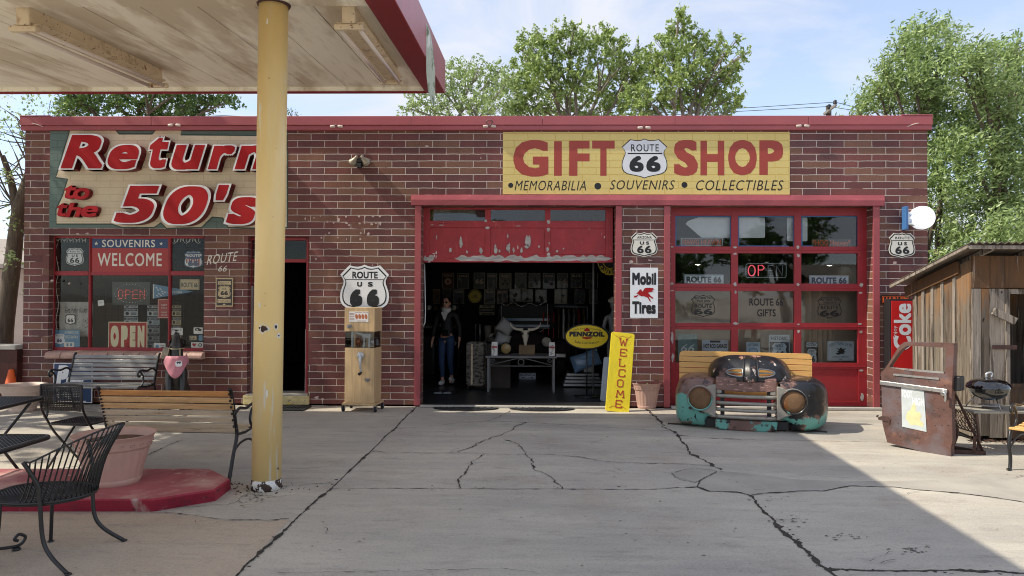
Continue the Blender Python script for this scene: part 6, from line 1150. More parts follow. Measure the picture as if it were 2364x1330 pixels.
def frame_mesh(O, Iw, y0, y1, mm, nm, par):
    bm = bmesh.new(); eo = []
    for lp_ in (O, Iw):
        vs = [bm.verts.new((X_(x), 0, z)) for x, z in lp_]
        for i in range(len(vs)): eo.append(bm.edges.new((vs[i], vs[(i+1) % len(vs)])))
    bmesh.ops.triangle_fill(bm, use_beauty=True, edges=eo); 
    r = bmesh.ops.extrude_face_region(bm, geom=list(bm.faces)); vv = [e for e in r['geom'] if isinstance(e, bmesh.types.BMVert)]
    bmesh.ops.translate(bm, verts=vv, vec=(0, y1-y0, 0)); bmesh.ops.translate(bm, verts=list(bm.verts), vec=(0, y0, 0)); bmesh.ops.recalc_face_normals(bm, faces=bm.faces)
    me = bpy.data.meshes.new(nm); bm.to_mesh(me); bm.free(); me.materials.append(mm); o = bpy.data.objects.new(nm, me); COL.objects.link(o); o.parent = par; bv = o.modifiers.new('b', 'BEVEL'); bv.width = .018; bv.segments = 3; bv.limit_method = 'ANGLE'; bv.angle_limit = R(50); return o
sk = frame_mesh([(p.x, p.z) for p in smoothpts([(x, 0, z) for x, z in O+[O[0]]], 3)][:-1], [(p.x, p.z) for p in smoothpts([(x, 0, z) for x, z in Iw+[Iw[0]]], 3)][:-1], -.045, .045, MATS['door_rust'], 'door_skin', CD)
mat('dirty_chrome', (196, 194, 190), .25, metal=.8, var=.2, vs=16, chips=[dict(c=(110, 84, 70), s=14, t=.64, soft=.05, d=7)])
m = MB(); m.bar((X_(-.03), -.062, .70), (X_(.8), -.062, .675), .02, .045); m.build('chrome_strip', MATS['dirty_chrome'], CD, bevel=.006)
m = MB(); m.lathe([(.03, -.0), (.03, -.03), (.02, -.04)], (X_(.76), -.05, .65), 16, axis='y'); m.tube(smoothpts([(X_(.74), -.09, .66), (X_(.79), -.1, .655), (X_(.79), -.095, .57)], 4), .012, 8); m.build('door_handle', MATS['dirty_chrome'], CD)
m = MB(); m.bar((X_(.14), -.05, .80), (X_(.7), -.05, .795), .01, .02); m.bar((X_(.1), -.02, .865), (X_(.75), -.02, .862), .03, .02); m.build('window_sill_strip', MATS['dirty_chrome'], CD)
m = MB(); m.box(X_(.81), X_(.81)+.09, .0, .12, .68, .83); m.build('mirror_box', MATS['soft_black'], CD, bevel=.01)
m = MB()
for k in range(46):
    x, z = rnd.uniform(.02, .8), rnd.uniform(.08, .8)
    if .22 < x < .56 and .25 < z < .67: continue
    r = rnd.uniform(.004, .008); m = MB(); fpoly(m, ellipse(X_(x), z, r, r*rnd.uniform(.7, 1.1), 8), -.0456); m.build('bullet_hole', MATS['soft_black'], sk, fix=False)
m = MB(); m.prism([(X_(.0), .33), (X_(-.06), .31), (X_(-.06), .28), (X_(.06), .27), (X_(.09), .24), (X_(.1), .3), (X_(.07), .33)], -.055, -.04); m.tube([(X_(-.06), -.05, .33), (X_(-.08), -.05, .31)], .012, 6); m.build('hinge', MATS['rusty'], CD, bevel=.004)
m = MB(); m.prism([(X_(.24), .67), (X_(.52), .655), (X_(.55), .22), (X_(.25), .24)], -.052, -.047); mat('poster_grey', (186, 192, 192), .4, var=.12, vs=7); po = m.build('poster', MATS['poster_grey'], CD)
m = MB(); put_text(m, 'FOOT', X_(.25), X_(.38), .56, .64, -.0535, bold=.04, shear=0); put_text(m, 'HIGH', X_(.38), X_(.52), .49, .57, -.0535, bold=.04); m.m = 1
fpoly(m, [(X_(u), z) for u, z in ((.3, .33), (.31, .4), (.36, .44), (.385, .52), (.4, .55), (.42, .5), (.42, .42), (.47, .42), (.49, .38), (.47, .34), (.52, .3), (.5, .27), (.42, .28), (.36, .27))], -.0533); m.build('print', [MATS['white'], mat('old_yellow', (210, 198, 150), .5, var=.15, vs=12)], po, fix=False)
m = MB(); m.bar((X_(.84), .05, .64), (X_(.84)+.17, .34, .0), .04, .006); m.bar((X_(.84)+.17, .34, .02), (X_(.7), .05, .02), .04, .04); m.bar((X_(.2), .05, .6), (X_(.12), .4, .0), .04, .006); m.bar((X_(.12), .4, .02), (X_(.84)+.17, .36, .02), .03, .03); m.bar((X_(.84)+.1, .25, .0), (X_(.84)+.13, .2, .2), .03, .006); m.build('stand', MATS['rusty'], CD)
# ------------------------------------------------------------------ barn wood shed
c0 = gd(2243, 1018); SX = c0.x; SY = c0.y; SD = 1.55
SHD = thing('wooden_shed', 'small weathered grey barn wood shed with a tin roof and dark doorway', 'shed', (SX+1.2, SY+.8, 0)); o_ = SHD.location
def barn(name, c, top=None, seed=1):
    ch = [dict(c=(70, 60, 52), s=9, t=.53, soft=.06, sc3=(2.2, 2.2, .16), seed=seed, d=8, a=.85), dict(c=(190, 180, 168), s=8, t=.6, soft=.08, sc3=(3, 3, .2), seed=seed+4, d=7, a=.7), dict(c=(38, 32, 28), s=5, t=.69, soft=.02, seed=seed+9, sc3=(1.5, 1.5, .9))]
    if top: ch.append(dict(c=top, s=4, t=.34, soft=.2, sc3=(3, 3, .5), z=(.9, 1.8), seed=seed+2, a=.6))
    return mat(name, c, .85, var=.3, vs=4, sc3=(6, 6, .35), bump=.6, bs=26, chips=ch, spec=.2)
barn('barn_a', (118, 108, 96), (150, 104, 58), 1); barn('barn_b', (102, 92, 82), (142, 96, 54), 6); barn('barn_c', (140, 130, 120), None, 11); barn('barn_dark', (88, 68, 54), (112, 80, 52), 15)
roofz = lambda y: at(2235, 566, SY-.2).z-.0+(y-(SY-.2))*-.245
y = SY; k = 0; ws = [.31, .25, .22, .2, .17, .12]
for k, w_ in enumerate(ws):
    m = MB(off=o_); x = SX+rnd.uniform(-.004, .004); zt = roofz(y)-.1; zt2 = roofz(y+w_)-.1; z0 = rnd.uniform(.04, .09)
    m.add([(x, y, z0), (x, y+w_-.008, z0+.02), (x, y+w_-.008, zt2), (x, y, zt), (x+.025, y, z0), (x+.025, y+w_-.008, z0+.02), (x+.025, y+w_-.008, zt2), (x+.025, y, zt)], [(0, 1, 2, 3), (4, 7, 6, 5), (0, 4, 5, 1), (1, 5, 6, 2), (2, 6, 7, 3), (3, 7, 4, 0)]); m.build('wall_board', MATS[['barn_a', 'barn_b', 'barn_a'][k % 3]], SHD)
    if k: m = MB(off=o_); m.box(x-.02, x-.001, y-.03, y+.02, z0, zt); m.build('batten', MATS['barn_c'], SHD)
    y += w_
yend = y
fx0 = SX; fronts = [(.0, .10, 'barn_c'), (.10, .19, 'barn_b'), (.19, .37, 'barn_c')]
for a_, b_, mm in fronts: m = MB(off=o_); m.box(SX+.0+a_+.002, SX+b_-.004, SY-.026, SY-.001, rnd.uniform(.02, .08), roofz(SY)-.44); m.build('wall_board', MATS[mm], SHD)
x = SX; i = 0
for w_ in (.2, .17, .29, .25, .3, .3, .3, .3):
    m = MB(off=o_); m.box(x+.002, x+w_-.004, SY-.027, SY-.001, roofz(SY)-.43, roofz(SY)-.06); m.build('wall_board', MATS['barn_dark'], SHD); x += w_
DX0, DX1 = SX+.39, SX+1.5
m = MB(off=o_); m.box(DX0-.02, DX1+.04, SY-.05, SY-.027, roofz(SY)-.5, roofz(SY)-.445); m.box(DX0-.02, DX0+.02, SY-.05, SY+.02, .05, roofz(SY)-.501); m.build('door_frame', MATS['barn_c'], SHD)
m = MB(off=o_); m.box(DX1, SX+2.1, SY-.026, SY, 0.03, roofz(SY)-.44); m.box(SX+.03, SX+2.1, yend-.02, yend, .03, roofz(yend)-.05); m.box(SX+2.1, SX+2.13, SY, yend, .03, roofz(yend)-.1); m.build('far_wall', MATS['barn_b'], SHD)
m = MB(off=o_); m.box(DX0+.02, DX1, SY+.0, SY+.03, .03, .62); m.box(DX0, DX1, SY-.01, SY+.1, .62, .66); m.build('lower_panel', MATS['barn_dark'], SHD)
m = MB(off=o_); m.box(SX+.03, SX+2.1, SY+.1, yend-.02, .02, .05); m.build('floor', MATS['dark_wall'], SHD)
m = MB(off=o_); m.box(SX+.37, SX+.40+.02, SY-.06, SY-.052, 1.06, 1.11); m.bar((SX+.2, SY-.06, 1.085), (SX+.48, SY-.06, 1.085), .006, .05); m.build('latch', MATS['rusty'], SHD)
m = MB(off=o_); m.bar((SX+.2, SY-.075, 1.50), (SX+.45, SY-.085, 1.38), .03, .085); m.build('turn_block', MATS['barn_c'], SHD, bevel=.006)
m = MB(off=o_); m.bar((SX-.03, SY+.2, roofz(SY+.2)-.14), (SX-.03, yend+.1, roofz(yend+.1)-.14), .03, .15); m.build('rake_board', MATS['barn_dark'], SHD)
mat('tin', (116, 108, 98), .55, metal=.3, var=.25, vs=5, chips=[dict(c=(110, 80, 60), s=3, t=.56, soft=.1, a=.7)])
m = MB(off=o_); ya, yb_ = SY-.28, yend+.2; n = 64; x0, x1 = SX-.2, SX+2.4; vs = []
for i in range(n+1):
    x = x0+(x1-x0)*i/n; dz = .012*math.cos(i*math.pi/1.0*.5*2/1.0) if True else 0; dz = .012*(1 if i % 2 else -1)
    vs += [(x, ya, roofz(ya)+dz), (x, yb_, roofz(yb_)+dz)]
m.add(vs, [(2*i, 2*i+1, 2*i+3, 2*i+2) for i in range(n)]); rf = m.build('roof', MATS['tin'], SHD, fix=False); sd = rf.modifiers.new('s', 'SOLIDIFY'); sd.thickness = .006
m = MB(off=o_); m.bar((SX-.18, ya+.02, roofz(ya)-.035), (SX-.18, yb_, roofz(yb_)-.035), .03, .035); m.bar((SX-.18, ya+.03, roofz(ya+.03)-.04), (SX+2.3, ya+.03, roofz(ya+.03)-.04), .04, .04)
for i in range(5): m.bar((SX+.1+i*.5, ya+.05, roofz(ya)-.05), (SX+.1+i*.5, yb_, roofz(yb_)-.05), .04, .06)
m.build('rafter', MATS['barn_c'], SHD)
# dry leaves at its foot
m = MB(); mat('dry_leaf', (74, 52, 40), .9, var=.4, vs=20)
for i in range(500):
    p = Vector((SX+rnd.uniform(-.05, 1.5), SY+rnd.gauss(-.02, .06), rnd.uniform(.005, .03))); d_ = Vector((rnd.uniform(-1, 1), rnd.uniform(-1, 1), rnd.uniform(-.3, .3)))*.02; e_ = Vector((-d_.y, d_.x, rnd.uniform(-.01, .01)))*.6; m.quad(p-d_, p-e_, p+d_, p+e_)
tag(m.build('leaf_litter', MATS['dry_leaf'], fix=False), 'dry leaves swept against the foot of the shed', kind='stuff')
# ------------------------------------------------------------------ grill and table
g0 = gd(2262, 1049); GT = thing('cast_table', 'low worn iron table with pierced sides in front of the shed', 'table', (g0.x+.4, g0.y+.22, 0)); mat('table_top', (150, 144, 132), .6, var=.3, vs=6, chips=[dict(c=(86, 82, 78), s=5, t=.55, soft=.08, d=7)]); mat('cast_brown', (84, 62, 54), .6, var=.3, vs=12, bump=.3, bs=40)
zt = .43; m = MB(); m.box(-.47, .47, -.24, .24, zt, zt+.025); m.build('table_top', MATS['table_top'], GT, bevel=.005)
for sx_ in (-1, 1):
    for sy_ in (-1, 1): m = MB(); m.tube(smoothpts([(sx_*.43, sy_*.21, zt), (sx_*.41, sy_*.2, .3), (sx_*.39, sy_*.19, .15), (sx_*.42, sy_*.21, .01)], 4), .016, 8); m.build('leg', MATS['cast_brown'], GT)
    m = MB(); 
    for i in range(7):
        for j in range(4): m.tube([(sx_*.42, -.18+i*.06+.024*math.cos(b), .40-j*.05+.02*math.sin(b)) for b in [0, 1.57, 3.14, 4.71]], .006, 5, closed=True)
    m.tube([(sx_*.42, -.2, .22), (sx_*.42, .2, .22)], .008, 6); m.build('side_panel', MATS['cast_brown'], GT)
q = at(2293, 955, g0.y+.12); KG = thing('kettle_grill', 'small glossy black kettle grill on the worn iron table', 'grill', (q.x, g0.y+.2, zt+.026)); mat('enamel', (10, 10, 14), .08, var=.1, coat=.8, spec=.8)
m = MB(); m.lathe([(.03, .09), (.1, .1), (.16, .135), (.2, .19), (.207, .215), (.212, .22), (.2, .222)], n=48, cap=False); m.build('bowl', MATS['enamel'], KG)
m = MB(); m.lathe([(.213, .222), (.214, .232), (.2, .265), (.16, .3), (.1, .32), (.03, .328), (.001, .329)], n=48, cap=False); ld = m.build('lid', MATS['enamel'], KG); m = MB(); m.tube(smoothpts([(-.02, 0, .33), (-.02, 0, .37), (.02, 0, .385), (.04, 0, .37), (.03, 0, .335)], 4), .012, 8); m.build('handle', MATS['alu'], ld)
for k in range(3): a_ = R(30+120*k); m = MB(); m.tube([(.13*math.cos(a_), .13*math.sin(a_), .12), (.21*math.cos(a_), .21*math.sin(a_), .0)], .006, 6); m.build('leg', MATS['steel'], KG)
m = MB(); m.lathe([(.01, .03), (.1, .032), (.1, .038), (.01, .036)], n=24); m.build('ash_pan', MATS['alu'], KG)
# ------------------------------------------------------------------ red drinks sign
a = box_at(2055, 690, 2107, 857, -.2); b = box_at(2060, 690, 2150, 857, -.2); DM = thing('drinks_sign', 'tall red drinks sign in a black frame between the garage door and the shed', 'sign', (a[0]+.3, 0, (a[2]+a[3])/2)); o_ = DM.location
mat('coke_red', (206, 40, 40), .35, var=.04, coat=.1); m = MB(off=o_); m.box(a[0], a[0]+.62, -.19, -.002, a[2], a[3]); m.build('frame', MATS['soft_black'], DM, bevel=.008)
m = MB(off=o_); m.box(a[0]+.02, a[0]+.6, -.196, -.1905, a[2]+.03, a[3]-.03); fp = m.build('front_panel', MATS['coke_red'], DM, bevel=.003)
m = MB(off=o_)
def vtext(s_, px0, py0, px1, py1, Y, **kw):   # reads upwards
    b = box_at(px0, py0, px1, py1, Y); v, f_ = text2d(s_, **kw); w_, h_ = b[1]-b[0], b[3]-b[2]; m.add([(b[0]+(1-q_)*w_, Y-l_*.00004, b[2]+p_*h_) for p_, q_, l_ in v], f_)
vtext('Coke', 2063, 701, 2104, 808, -.1975, bold=.03); vtext('Enjoy', 2062, 752, 2072, 782, -.1975); m.build('lettering', MATS['white'], fp, fix=False)
# ------------------------------------------------------------------ inside the open garage
def append_to(o, mb, m_=None):
    bm = bmesh.new(); bm.from_mesh(o.data); base = [bm.verts.new(v) for v in mb.v]
    if m_: o.data.materials.append(m_)
    for f_ in mb.f:
        try: q = bm.faces.new([base[i] for i in f_]); q.smooth = True; q.material_index = len(o.data.materials)-1 if m_ else 0
        except ValueError: pass
    bm.to_mesh(o.data); bm.free()
Yp = 2.55; pf = gd(1028, 889, .03)
PE = thing('person', 'woman in black jacket, white scarf, sunglasses and jeans walking in the dark garage', 'person', (at(1030, 889, pf.y).x, pf.y, .03), R(-14))
mat('skin', (196, 146, 122), .55, var=.06); mat('hair', (38, 26, 22), .5, var=.2, vs=30); mat('jacket', (18, 18, 20), .7, var=.3, bump=.3, bs=20); mat('denim', (40, 60, 92), .8, var=.25, vs=14, bump=.3, bs=30); mat('scarf', (206, 204, 200), .8, var=.15, vs=30, bump=.5, bs=30); mat('trainer', (206, 204, 200), .5, var=.06)
V = [(0, 0, .88, .10, .085), (0, .0, 1.02, .095, .075), (0, .0, 1.18, .11, .08), (0, .01, 1.29, .10, .07), (0, .01, 1.37, .043), (0, -.005, 1.43, .05, .06), (0, -.01, 1.50, .062, .075), (0, -.005, 1.55, .05, .06),
 (.16, .01, 1.28, .045), (.23, .03, 1.05, .035), (.26, -.03, .84, .025), (.265, -.06, .775, .02), (-.16, .01, 1.28, .045), (-.23, .03, 1.05, .035), (-.27, .02, .84, .025), (-.28, .0, .775, .02),
 (.08, 0, .82, .078), (.085, -.04, .46, .05), (.07, .10, .14, .032), (.07, .07, .09, .034), (.075, -.02, .05, .03), (-.08, 0, .82, .078), (-.07, -.06, .46, .05), (-.06, -.03, .1, .032), (-.06, -.04, .05, .034), (-.065, -.13, .03, .03)]
E = [(0, 1), (1, 2), (2, 3), (3, 4), (4, 5), (5, 6), (6, 7), (3, 8), (8, 9), (9, 10), (10, 11), (3, 12), (12, 13), (13, 14), (14, 15), (0, 16), (16, 17), (17, 18), (18, 19), (19, 20), (0, 21), (21, 22), (22, 23), (23, 24), (24, 25)]
def hand(V, E, k, base, d, side):
    for i in range(4):
        a = len(V); o = Vector(base)+Vector(side)*(.012*(i-1.5)); L_ = (.06, .07, .066, .05)[i]; dd = Vector(d)
        V += [(*(o+dd*.03), .0095), (*(o+dd*(.03+L_*.5)+Vector((0, -.004, 0))), .008), (*(o+dd*(.03+L_)+Vector((0, -.014, 0))), .0065)]; E += [(k, a), (a, a+1), (a+1, a+2)]
    a = len(V); o = Vector(base)-Vector(side)*.018; V += [(*(o+Vector(d)*.01-Vector(side)*.012), .0095), (*(o+Vector(d)*.04-Vector(side)*.02), .008)]; E += [(k, a), (a, a+1)]
hand(V, E, 15, (-.28, .0, .775), (0, -.1, -1), (0, 1, 0)); hand(V, E, 11, (.265, -.06, .775), (0, -.25, -1), (0, 1, 0))
bdy = skin('body', V, E, MATS['skin'], PE)
m = MB(); m.ell((0, -.015, 1.49), .068, .085, .10, 20, 14); m.ell((0, -.1, 1.475), .012, .02, .02, 8, 6); m.ell((0, -.085, 1.44), .022, .012, .008, 8, 6); m.ell((.068, .0, 1.48), .012, .02, .028, 8, 6); m.ell((-.068, .0, 1.48), .012, .02, .028, 8, 6); append_to(bdy, m)
m = MB(); m.ell((0, .015, 1.52), .078, .088, .085, 20, 12); m.ell((0, .085, 1.50), .045, .05, .05, 12, 8); m.build('hair', MATS['hair'], PE)
m = MB(); m.ell((-.03, -.095, 1.50), .026, .008, .02, 12, 6); m.ell((.03, -.095, 1.50), .026, .008, .02, 12, 6); m.tube([(-.055, -.09, 1.505), (-.075, .01, 1.505)], .003, 4); m.tube([(.055, -.09, 1.505), (.075, .01, 1.505)], .003, 4); m.build('sunglasses', MATS['black'], PE)
V2 = [(0, 0, .90, .135, .11), (0, 0, 1.03, .13, .105), (0, .0, 1.18, .14, .105), (0, .01, 1.3, .12, .085), (0, .01, 1.36, .07), (.17, .01, 1.28, .06), (.24, .03, 1.05, .05), (.265, -.02, .86, .04), (-.17, .01, 1.28, .06), (-.24, .03, 1.05, .05), (-.275, .02, .86, .04)]
skin('jacket', V2, [(0, 1), (1, 2), (2, 3), (3, 4), (3, 5), (5, 6), (6, 7), (3, 8), (8, 9), (9, 10)], MATS['jacket'], PE)
V3 = [(0, 0, .95, .115, .09), (.08, 0, .80, .092), (.085, -.04, .46, .062), (.07, .09, .17, .042), (-.08, 0, .80, .092), (-.07, -.06, .46, .062), (-.06, -.03, .13, .042)]
skin('jeans', V3, [(0, 1), (1, 2), (2, 3), (0, 4), (4, 5), (5, 6)], MATS['denim'], PE)
m = MB()
for k in range(5): m.tube([((.075-.003*k)*math.cos(R(a)), -.005+(.075-.002*k)*math.sin(R(a)), 1.385-.018*k+.01*math.sin(R(a*2+k*50))) for a in range(0, 360, 20)], .017, 7, closed=True)
m.prism([(-.07, 1.33), (.07, 1.33), (.02, 1.2), (0, 1.17)], -.115, -.10); m.build('scarf', MATS['scarf'], PE)
for x, y, z, a in ((.075, .045, .04, .5), (-.063, -.08, .0, 0)):
    m = MB(M=Matrix.Translation((x, y, z)) @ Matrix.Rotation(-a, 4, 'X')); m.ell((0, 0, .045), .045, .115, .045, 14, 8, -.85, 1); m.ell((0, .06, .07), .038, .045, .05, 12, 6); m.build('shoe', MATS['trainer'], PE)
m = MB(); m.box(-.03, .12, -.17, -.11, .90, 1.0); m.build('waist_bag', MATS['black'], PE, bevel=.02)
mat('statue_white', (128, 128, 126), .6, var=.1)
# suitcase
mat('camo', (112, 106, 96), .7, var=.2, vs=3, chips=[dict(c=(44, 40, 36), s=14, t=.52, soft=.03, d=6, sc3=(1, 1, 2)), dict(c=(170, 164, 150), s=18, t=.62, soft=.03, d=6, seed=9, sc3=(1, 1, 2))])
p = gd(1100, 897, .03); SU = thing('suitcase', 'tall patterned grey suitcase with raised metal handle inside the garage', 'suitcase', tuple(p), R(-12))
m = MB(); m.prism(rrect(-.16, .16, .05, .82, .06), -.14, .14); m.build('case', MATS['camo'], SU, bevel=.03); m = MB(); m.tube([(-.05, .1, .8), (-.05, .1, 1.12), (.03, .1, 1.12), (.03, .1, .8)], .009, 8); m.build('handle', MATS['steel'], SU)
m = MB(); m.box(-.06, -.03, -.15, -.139, .08, .79); m.build('strap', MATS['fixture'], SU)
for sx_ in (-.12, .12): m = MB(); m.lathe([(.025, -.015), (.028, 0), (.025, .015)], (sx_, -.1, .028), 14, axis='x'); m.build('wheel', MATS['rubber'], SU)
# console table
g0, g1 = gd(1127, 905, .03), gd(1278, 905, .03); TT = thing('console_table', 'grey metal console table with scroll work in the garage opening', 'table', tuple((g0+g1)/2+Vector((0, .2, 0)))); tw = (g1-g0).length/2; mat('grey_metal', (108, 108, 108), .5, var=.15)
zt = at(1200, 822, TT.location.y-.2).z-.03
m = MB(); m.box(-tw-.05, tw+.05, -.24, .24, zt-.035, zt); m.build('table_top', MATS['grey_metal'], TT, bevel=.006)
for sx_ in (-1, 1):
    for sy_ in (-.2, .2): m = MB(); m.box(sx_*tw-.018, sx_*tw+.018, sy_-.018, sy_+.018, 0, zt-.036); m.build('leg', MATS['grey_metal'], TT)
m = MB(); m.tube([(-tw, -.2, zt-.17), (tw, -.2, zt-.17)], .009, 6); m.tube([(-tw, -.2, zt-.16), (-.1, -.2, zt-.05), (0, -.2, zt-.045), (.1, -.2, zt-.05), (tw, -.2, zt-.16)], .009, 6); m.tube([(.05*math.cos(R(a)), -.2, zt-.105+.05*math.sin(R(a))) for a in range(0, 360, 20)], .008, 6, closed=True)
for s_ in (-1, 1): m.tube([(s_*(tw-.07-.045*math.exp(-a/6)*math.cos(a)), -.2, zt-.09+.045*math.exp(-a/6)*math.sin(a)) for a in [i*.4 for i in range(20)]], .006, 5)
m.build('scroll_work', MATS['grey_metal'], TT)
ty = TT.location.y; tz = TT.location.z+zt
# steer skull
q = at(1213, 800, ty); SK = thing('steer_skull', 'bleached steer skull with wide horns propped on the console table', 'skull', (q.x, ty-.02, tz)); mat('bone', (176, 168, 152), .7, var=.12, vs=12, bump=.3)
m = MB(); hz = at(1213, 772, ty).z-tz
m.smooth = True
prof = [(.075, .1, 0), (.085, .08, -.02), (.075, .05, -.03), (.055, .0, -.04), (.04, -.08, -.05), (.034, -.16, -.05), (.03, -.2, -.03)]
for i in range(len(prof)-1): pass
skv = [(0, 0, hz+.08, .065, .05), (0, -.01, hz+.03, .078, .055), (0, -.02, hz-.05, .055, .045), (0, -.03, hz-.13, .032, .03), (0, -.03, hz-.2, .022, .02)]
hs_ = skin('skull', skv, [(0, 1), (1, 2), (2, 3), (3, 4)], MATS['bone'], SK)
for s_ in (-1, 1):
    m = MB(); m.tube(smoothpts([(s_*.04, 0, hz+.08), (s_*.12, 0, hz+.085), (s_*.2, -.01, hz+.11), (s_*.25, -.02, hz+.16), (s_*.255, -.02, hz+.21)], 5), [.032-.028*i/20 for i in range(21)], 10); m.build('horn', MATS['bone'], SK)
    m = MB(); m.ell((s_*.048, -.055, hz+.02), .018, .012, .024, 10, 6); m.build('eye_socket', MATS['black'], SK)
bxm = MB(); q = at(1215, 806, ty+.08); bxm.box(q.x-.13, q.x+.15, ty+.06, ty+.2, tz+.001, tz+.17); mat('canvas', (120, 100, 76), .85, var=.2); tag(bxm.build('canvas_bag', MATS['canvas'], None, bevel=.01), 'brown canvas box behind the steer skull', 'bag')
for px, lab in ((1142, 'left of the skull'), (1274, 'right of the skull at the table end')):
    q = at(px, 800, ty-.1); c = thing('carton', 'white printed carton standing on the table %s' % lab, 'carton', (q.x, ty-.12, tz+.001), group='white cartons on the console table'); m = MB(); m.box(-.05, .05, -.04, .04, 0, .2); m.box(-.05, .05, -.004, .004, .2, .23); k = m.build('box', MATS['paper'], c); m = MB(); r4 = random.Random(px)
    for i in range(9): z = .02+i*.019; x = r4.uniform(-.04, 0); m.quad((x, -.0405, z), (x+r4.uniform(.02, .045), -.0405, z), (x+.03, -.0405, z+.009), (x, -.0405, z+.009))
    m.m = 1; m.quad((-.045, -.0407, .13), (.045, -.0407, .13), (.045, -.0407, .16), (-.045, -.0407, .16)); m.build('print', [MATS['soft_black'], MATS['panel_red']], k, fix=False)
# cap and boots
q = at(1168, 815, ty+.05); hh = thing('round_lamp', 'round lamp with amber glass on the console table left of the skull', 'lamp', (q.x, ty+.05, tz)); m = MB(); m.lathe([(.1, .04), (.105, 0), (.09, -.03)], (0, 0, .11), 24, axis='y', cap=False); m.lathe([(.03, 0), (.02, .03)], n=12); m.build('shell', MATS['soft_black'], hh); m = MB(); m.lathe([(.088, -.02), (.05, -.04), (.002, -.05)], (0, 0, .11), 24, axis='y', cap=False); m.build('lens', mat('amber', (150, 128, 84), .2), hh)
mat('boot', (84, 76, 68), .7, var=.3, vs=10, bump=.4)
for k, (px, lab) in enumerate(((1130, 'left'), (1152, 'right'))):
    q = at(px, 775, ty+.5); b_ = thing('boot', 'worn lace-up boot, the %s one of the pair on the garage shelf' % lab, 'boot', (q.x, ty+.55, tz+.2), R(35)); m = MB(); m.tube([(0, .05, .0), (0, .05, .12), (0, .06, .28)], [.07, .06, .075], 12); m.ell((0, -.05, .03), .06, .13, .06, 14, 8, -.6, 1); m.build('upper', MATS['boot'], b_); m = MB(); m.box(-.055, .055, -.17, .11, -.03, -.002); m.build('sole', MATS['rubber'], b_, bevel=.01)
    m = MB(); [m.tube([(-.04, -.02-.015*i, .1+.02*i-.06), (.04, -.02-.012*i, .12+.02*i-.06)], .004, 4) for i in range(5)]; m.build('laces', MATS['paper'], b_)
q = at(1140, 800, ty+.5); m = MB(); m.box(q.x-.35, q.x+.3, ty+.35, ty+.75, .03, tz+.165); tag(m.build('crate', mat('dark_crate', (60, 52, 46), .8, var=.3), None), 'dark wooden crate behind the console table', 'crate')
def pillow_(px, py, Y, w_, h_, rot, mm, lab):
    q = at(px, py, Y); t = thing('pillow', lab, 'pillow', tuple(q), rot=(R(-10), R(rot), 0)); m = MB(); n = 12; vs = []
    for sg in (-1, 1):
        for j in range(n+1):
            for i in range(n+1):
                u, v = 2*i/n-1, 2*j/n-1; e = (1-u*u)**.5*(1-v*v)**.5; pin = 1-.12*(1-abs(u))*abs(v)**3; vs.append((u*w_/2*(1-.1*(1-v*v)*u*u*0), sg*.09*e**.7, v*h_/2*pin))
    N_ = (n+1)**2; m.smooth = True; m.add(vs, [(s_*N_+j*(n+1)+i, s_*N_+j*(n+1)+i+1, s_*N_+(j+1)*(n+1)+i+1, s_*N_+(j+1)*(n+1)+i) for s_ in (0, 1) for j in range(n) for i in range(n)]); m.build('cushion', MATS[mm], t)
pillow_(1167, 755, ty+.3, .28, .26, 35, 'statue_white', 'upper pale pillow leaning on the old car'); pillow_(1160, 785, ty+.25, .26, .24, 20, 'statue_white', 'lower white pillow leaning on the old car')
# old car nose on in the dark
yc = 3.6; qc = at(1212, 880, yc); OC = thing('vintage_car', 'dark vintage car facing out behind the console table', 'car', (qc.x, yc, .03)); mat('old_paint', (40, 28, 27), .6, var=.2, spec=.2); mat('screen_blue', (104, 134, 166), .15, var=.1)
def lz(py, Y=yc): return at(1212, py, Y).z-.03
zr, zw0, zw1, zg = lz(700), lz(762), lz(705), lz(765)
m = MB(); P = [(-.62, zw0), (.62, zw0), (.6, zw1-.05), (.5, zr), (-.5, zr), (-.6, zw1-.05)]; m.prism(P, .6, 1.9); m.build('cab', MATS['old_paint'], OC, bevel=.04)
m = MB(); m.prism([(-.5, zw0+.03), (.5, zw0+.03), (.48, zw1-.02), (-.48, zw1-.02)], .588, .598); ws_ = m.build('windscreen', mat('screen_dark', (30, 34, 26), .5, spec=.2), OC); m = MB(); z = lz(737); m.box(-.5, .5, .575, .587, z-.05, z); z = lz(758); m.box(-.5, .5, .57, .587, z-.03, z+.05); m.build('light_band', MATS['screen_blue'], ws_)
m = MB(); m.tube([(-.52, .57, zw0+.02), (.52, .57, zw0+.02), (.5, .57, zw1), (-.5, .57, zw1)], .014, 6, closed=True); m.build('windscreen_frame', MATS['iron'], OC)
ar = [(.62*math.cos(R(a)), zg-.32+.33*math.sin(R(a))) for a in range(0, 181, 12)]; m = MB(); m.pillow([(.62, .3)]+ar+[(-.62, .3)], .59, .0, .15, 5); m.build('bonnet', MATS['old_paint'], OC)
for s_ in (-1, 1):
    m = MB(); m.pillow([(s_*x, z) for x, z in [(.5, .3), (.5, .6), (.6, .75), (.75, .78), (.9, .65), (.95, .35)]], 1.2, -.05, .15, 5); m.build('fender', MATS['old_paint'], OC); m = MB(); m.lathe([(.09, .02), (.095, -.03), (.08, -.045), (.002, -.06)], (s_*.42, -.06, .72), 20, axis='y'); m.build('headlight', MATS['lens'], OC)
    m = MB(); m.tube([(s_*.78, .3, .33), (s_*.62, .3, .33)], .32, 24); m.build('wheel', MATS['rubber'], OC)
m = MB(); m.box(-.8, .8, -.18, -.13, .42, .5); bp_ = m.build('bumper', MATS['steel'], OC, bevel=.01)
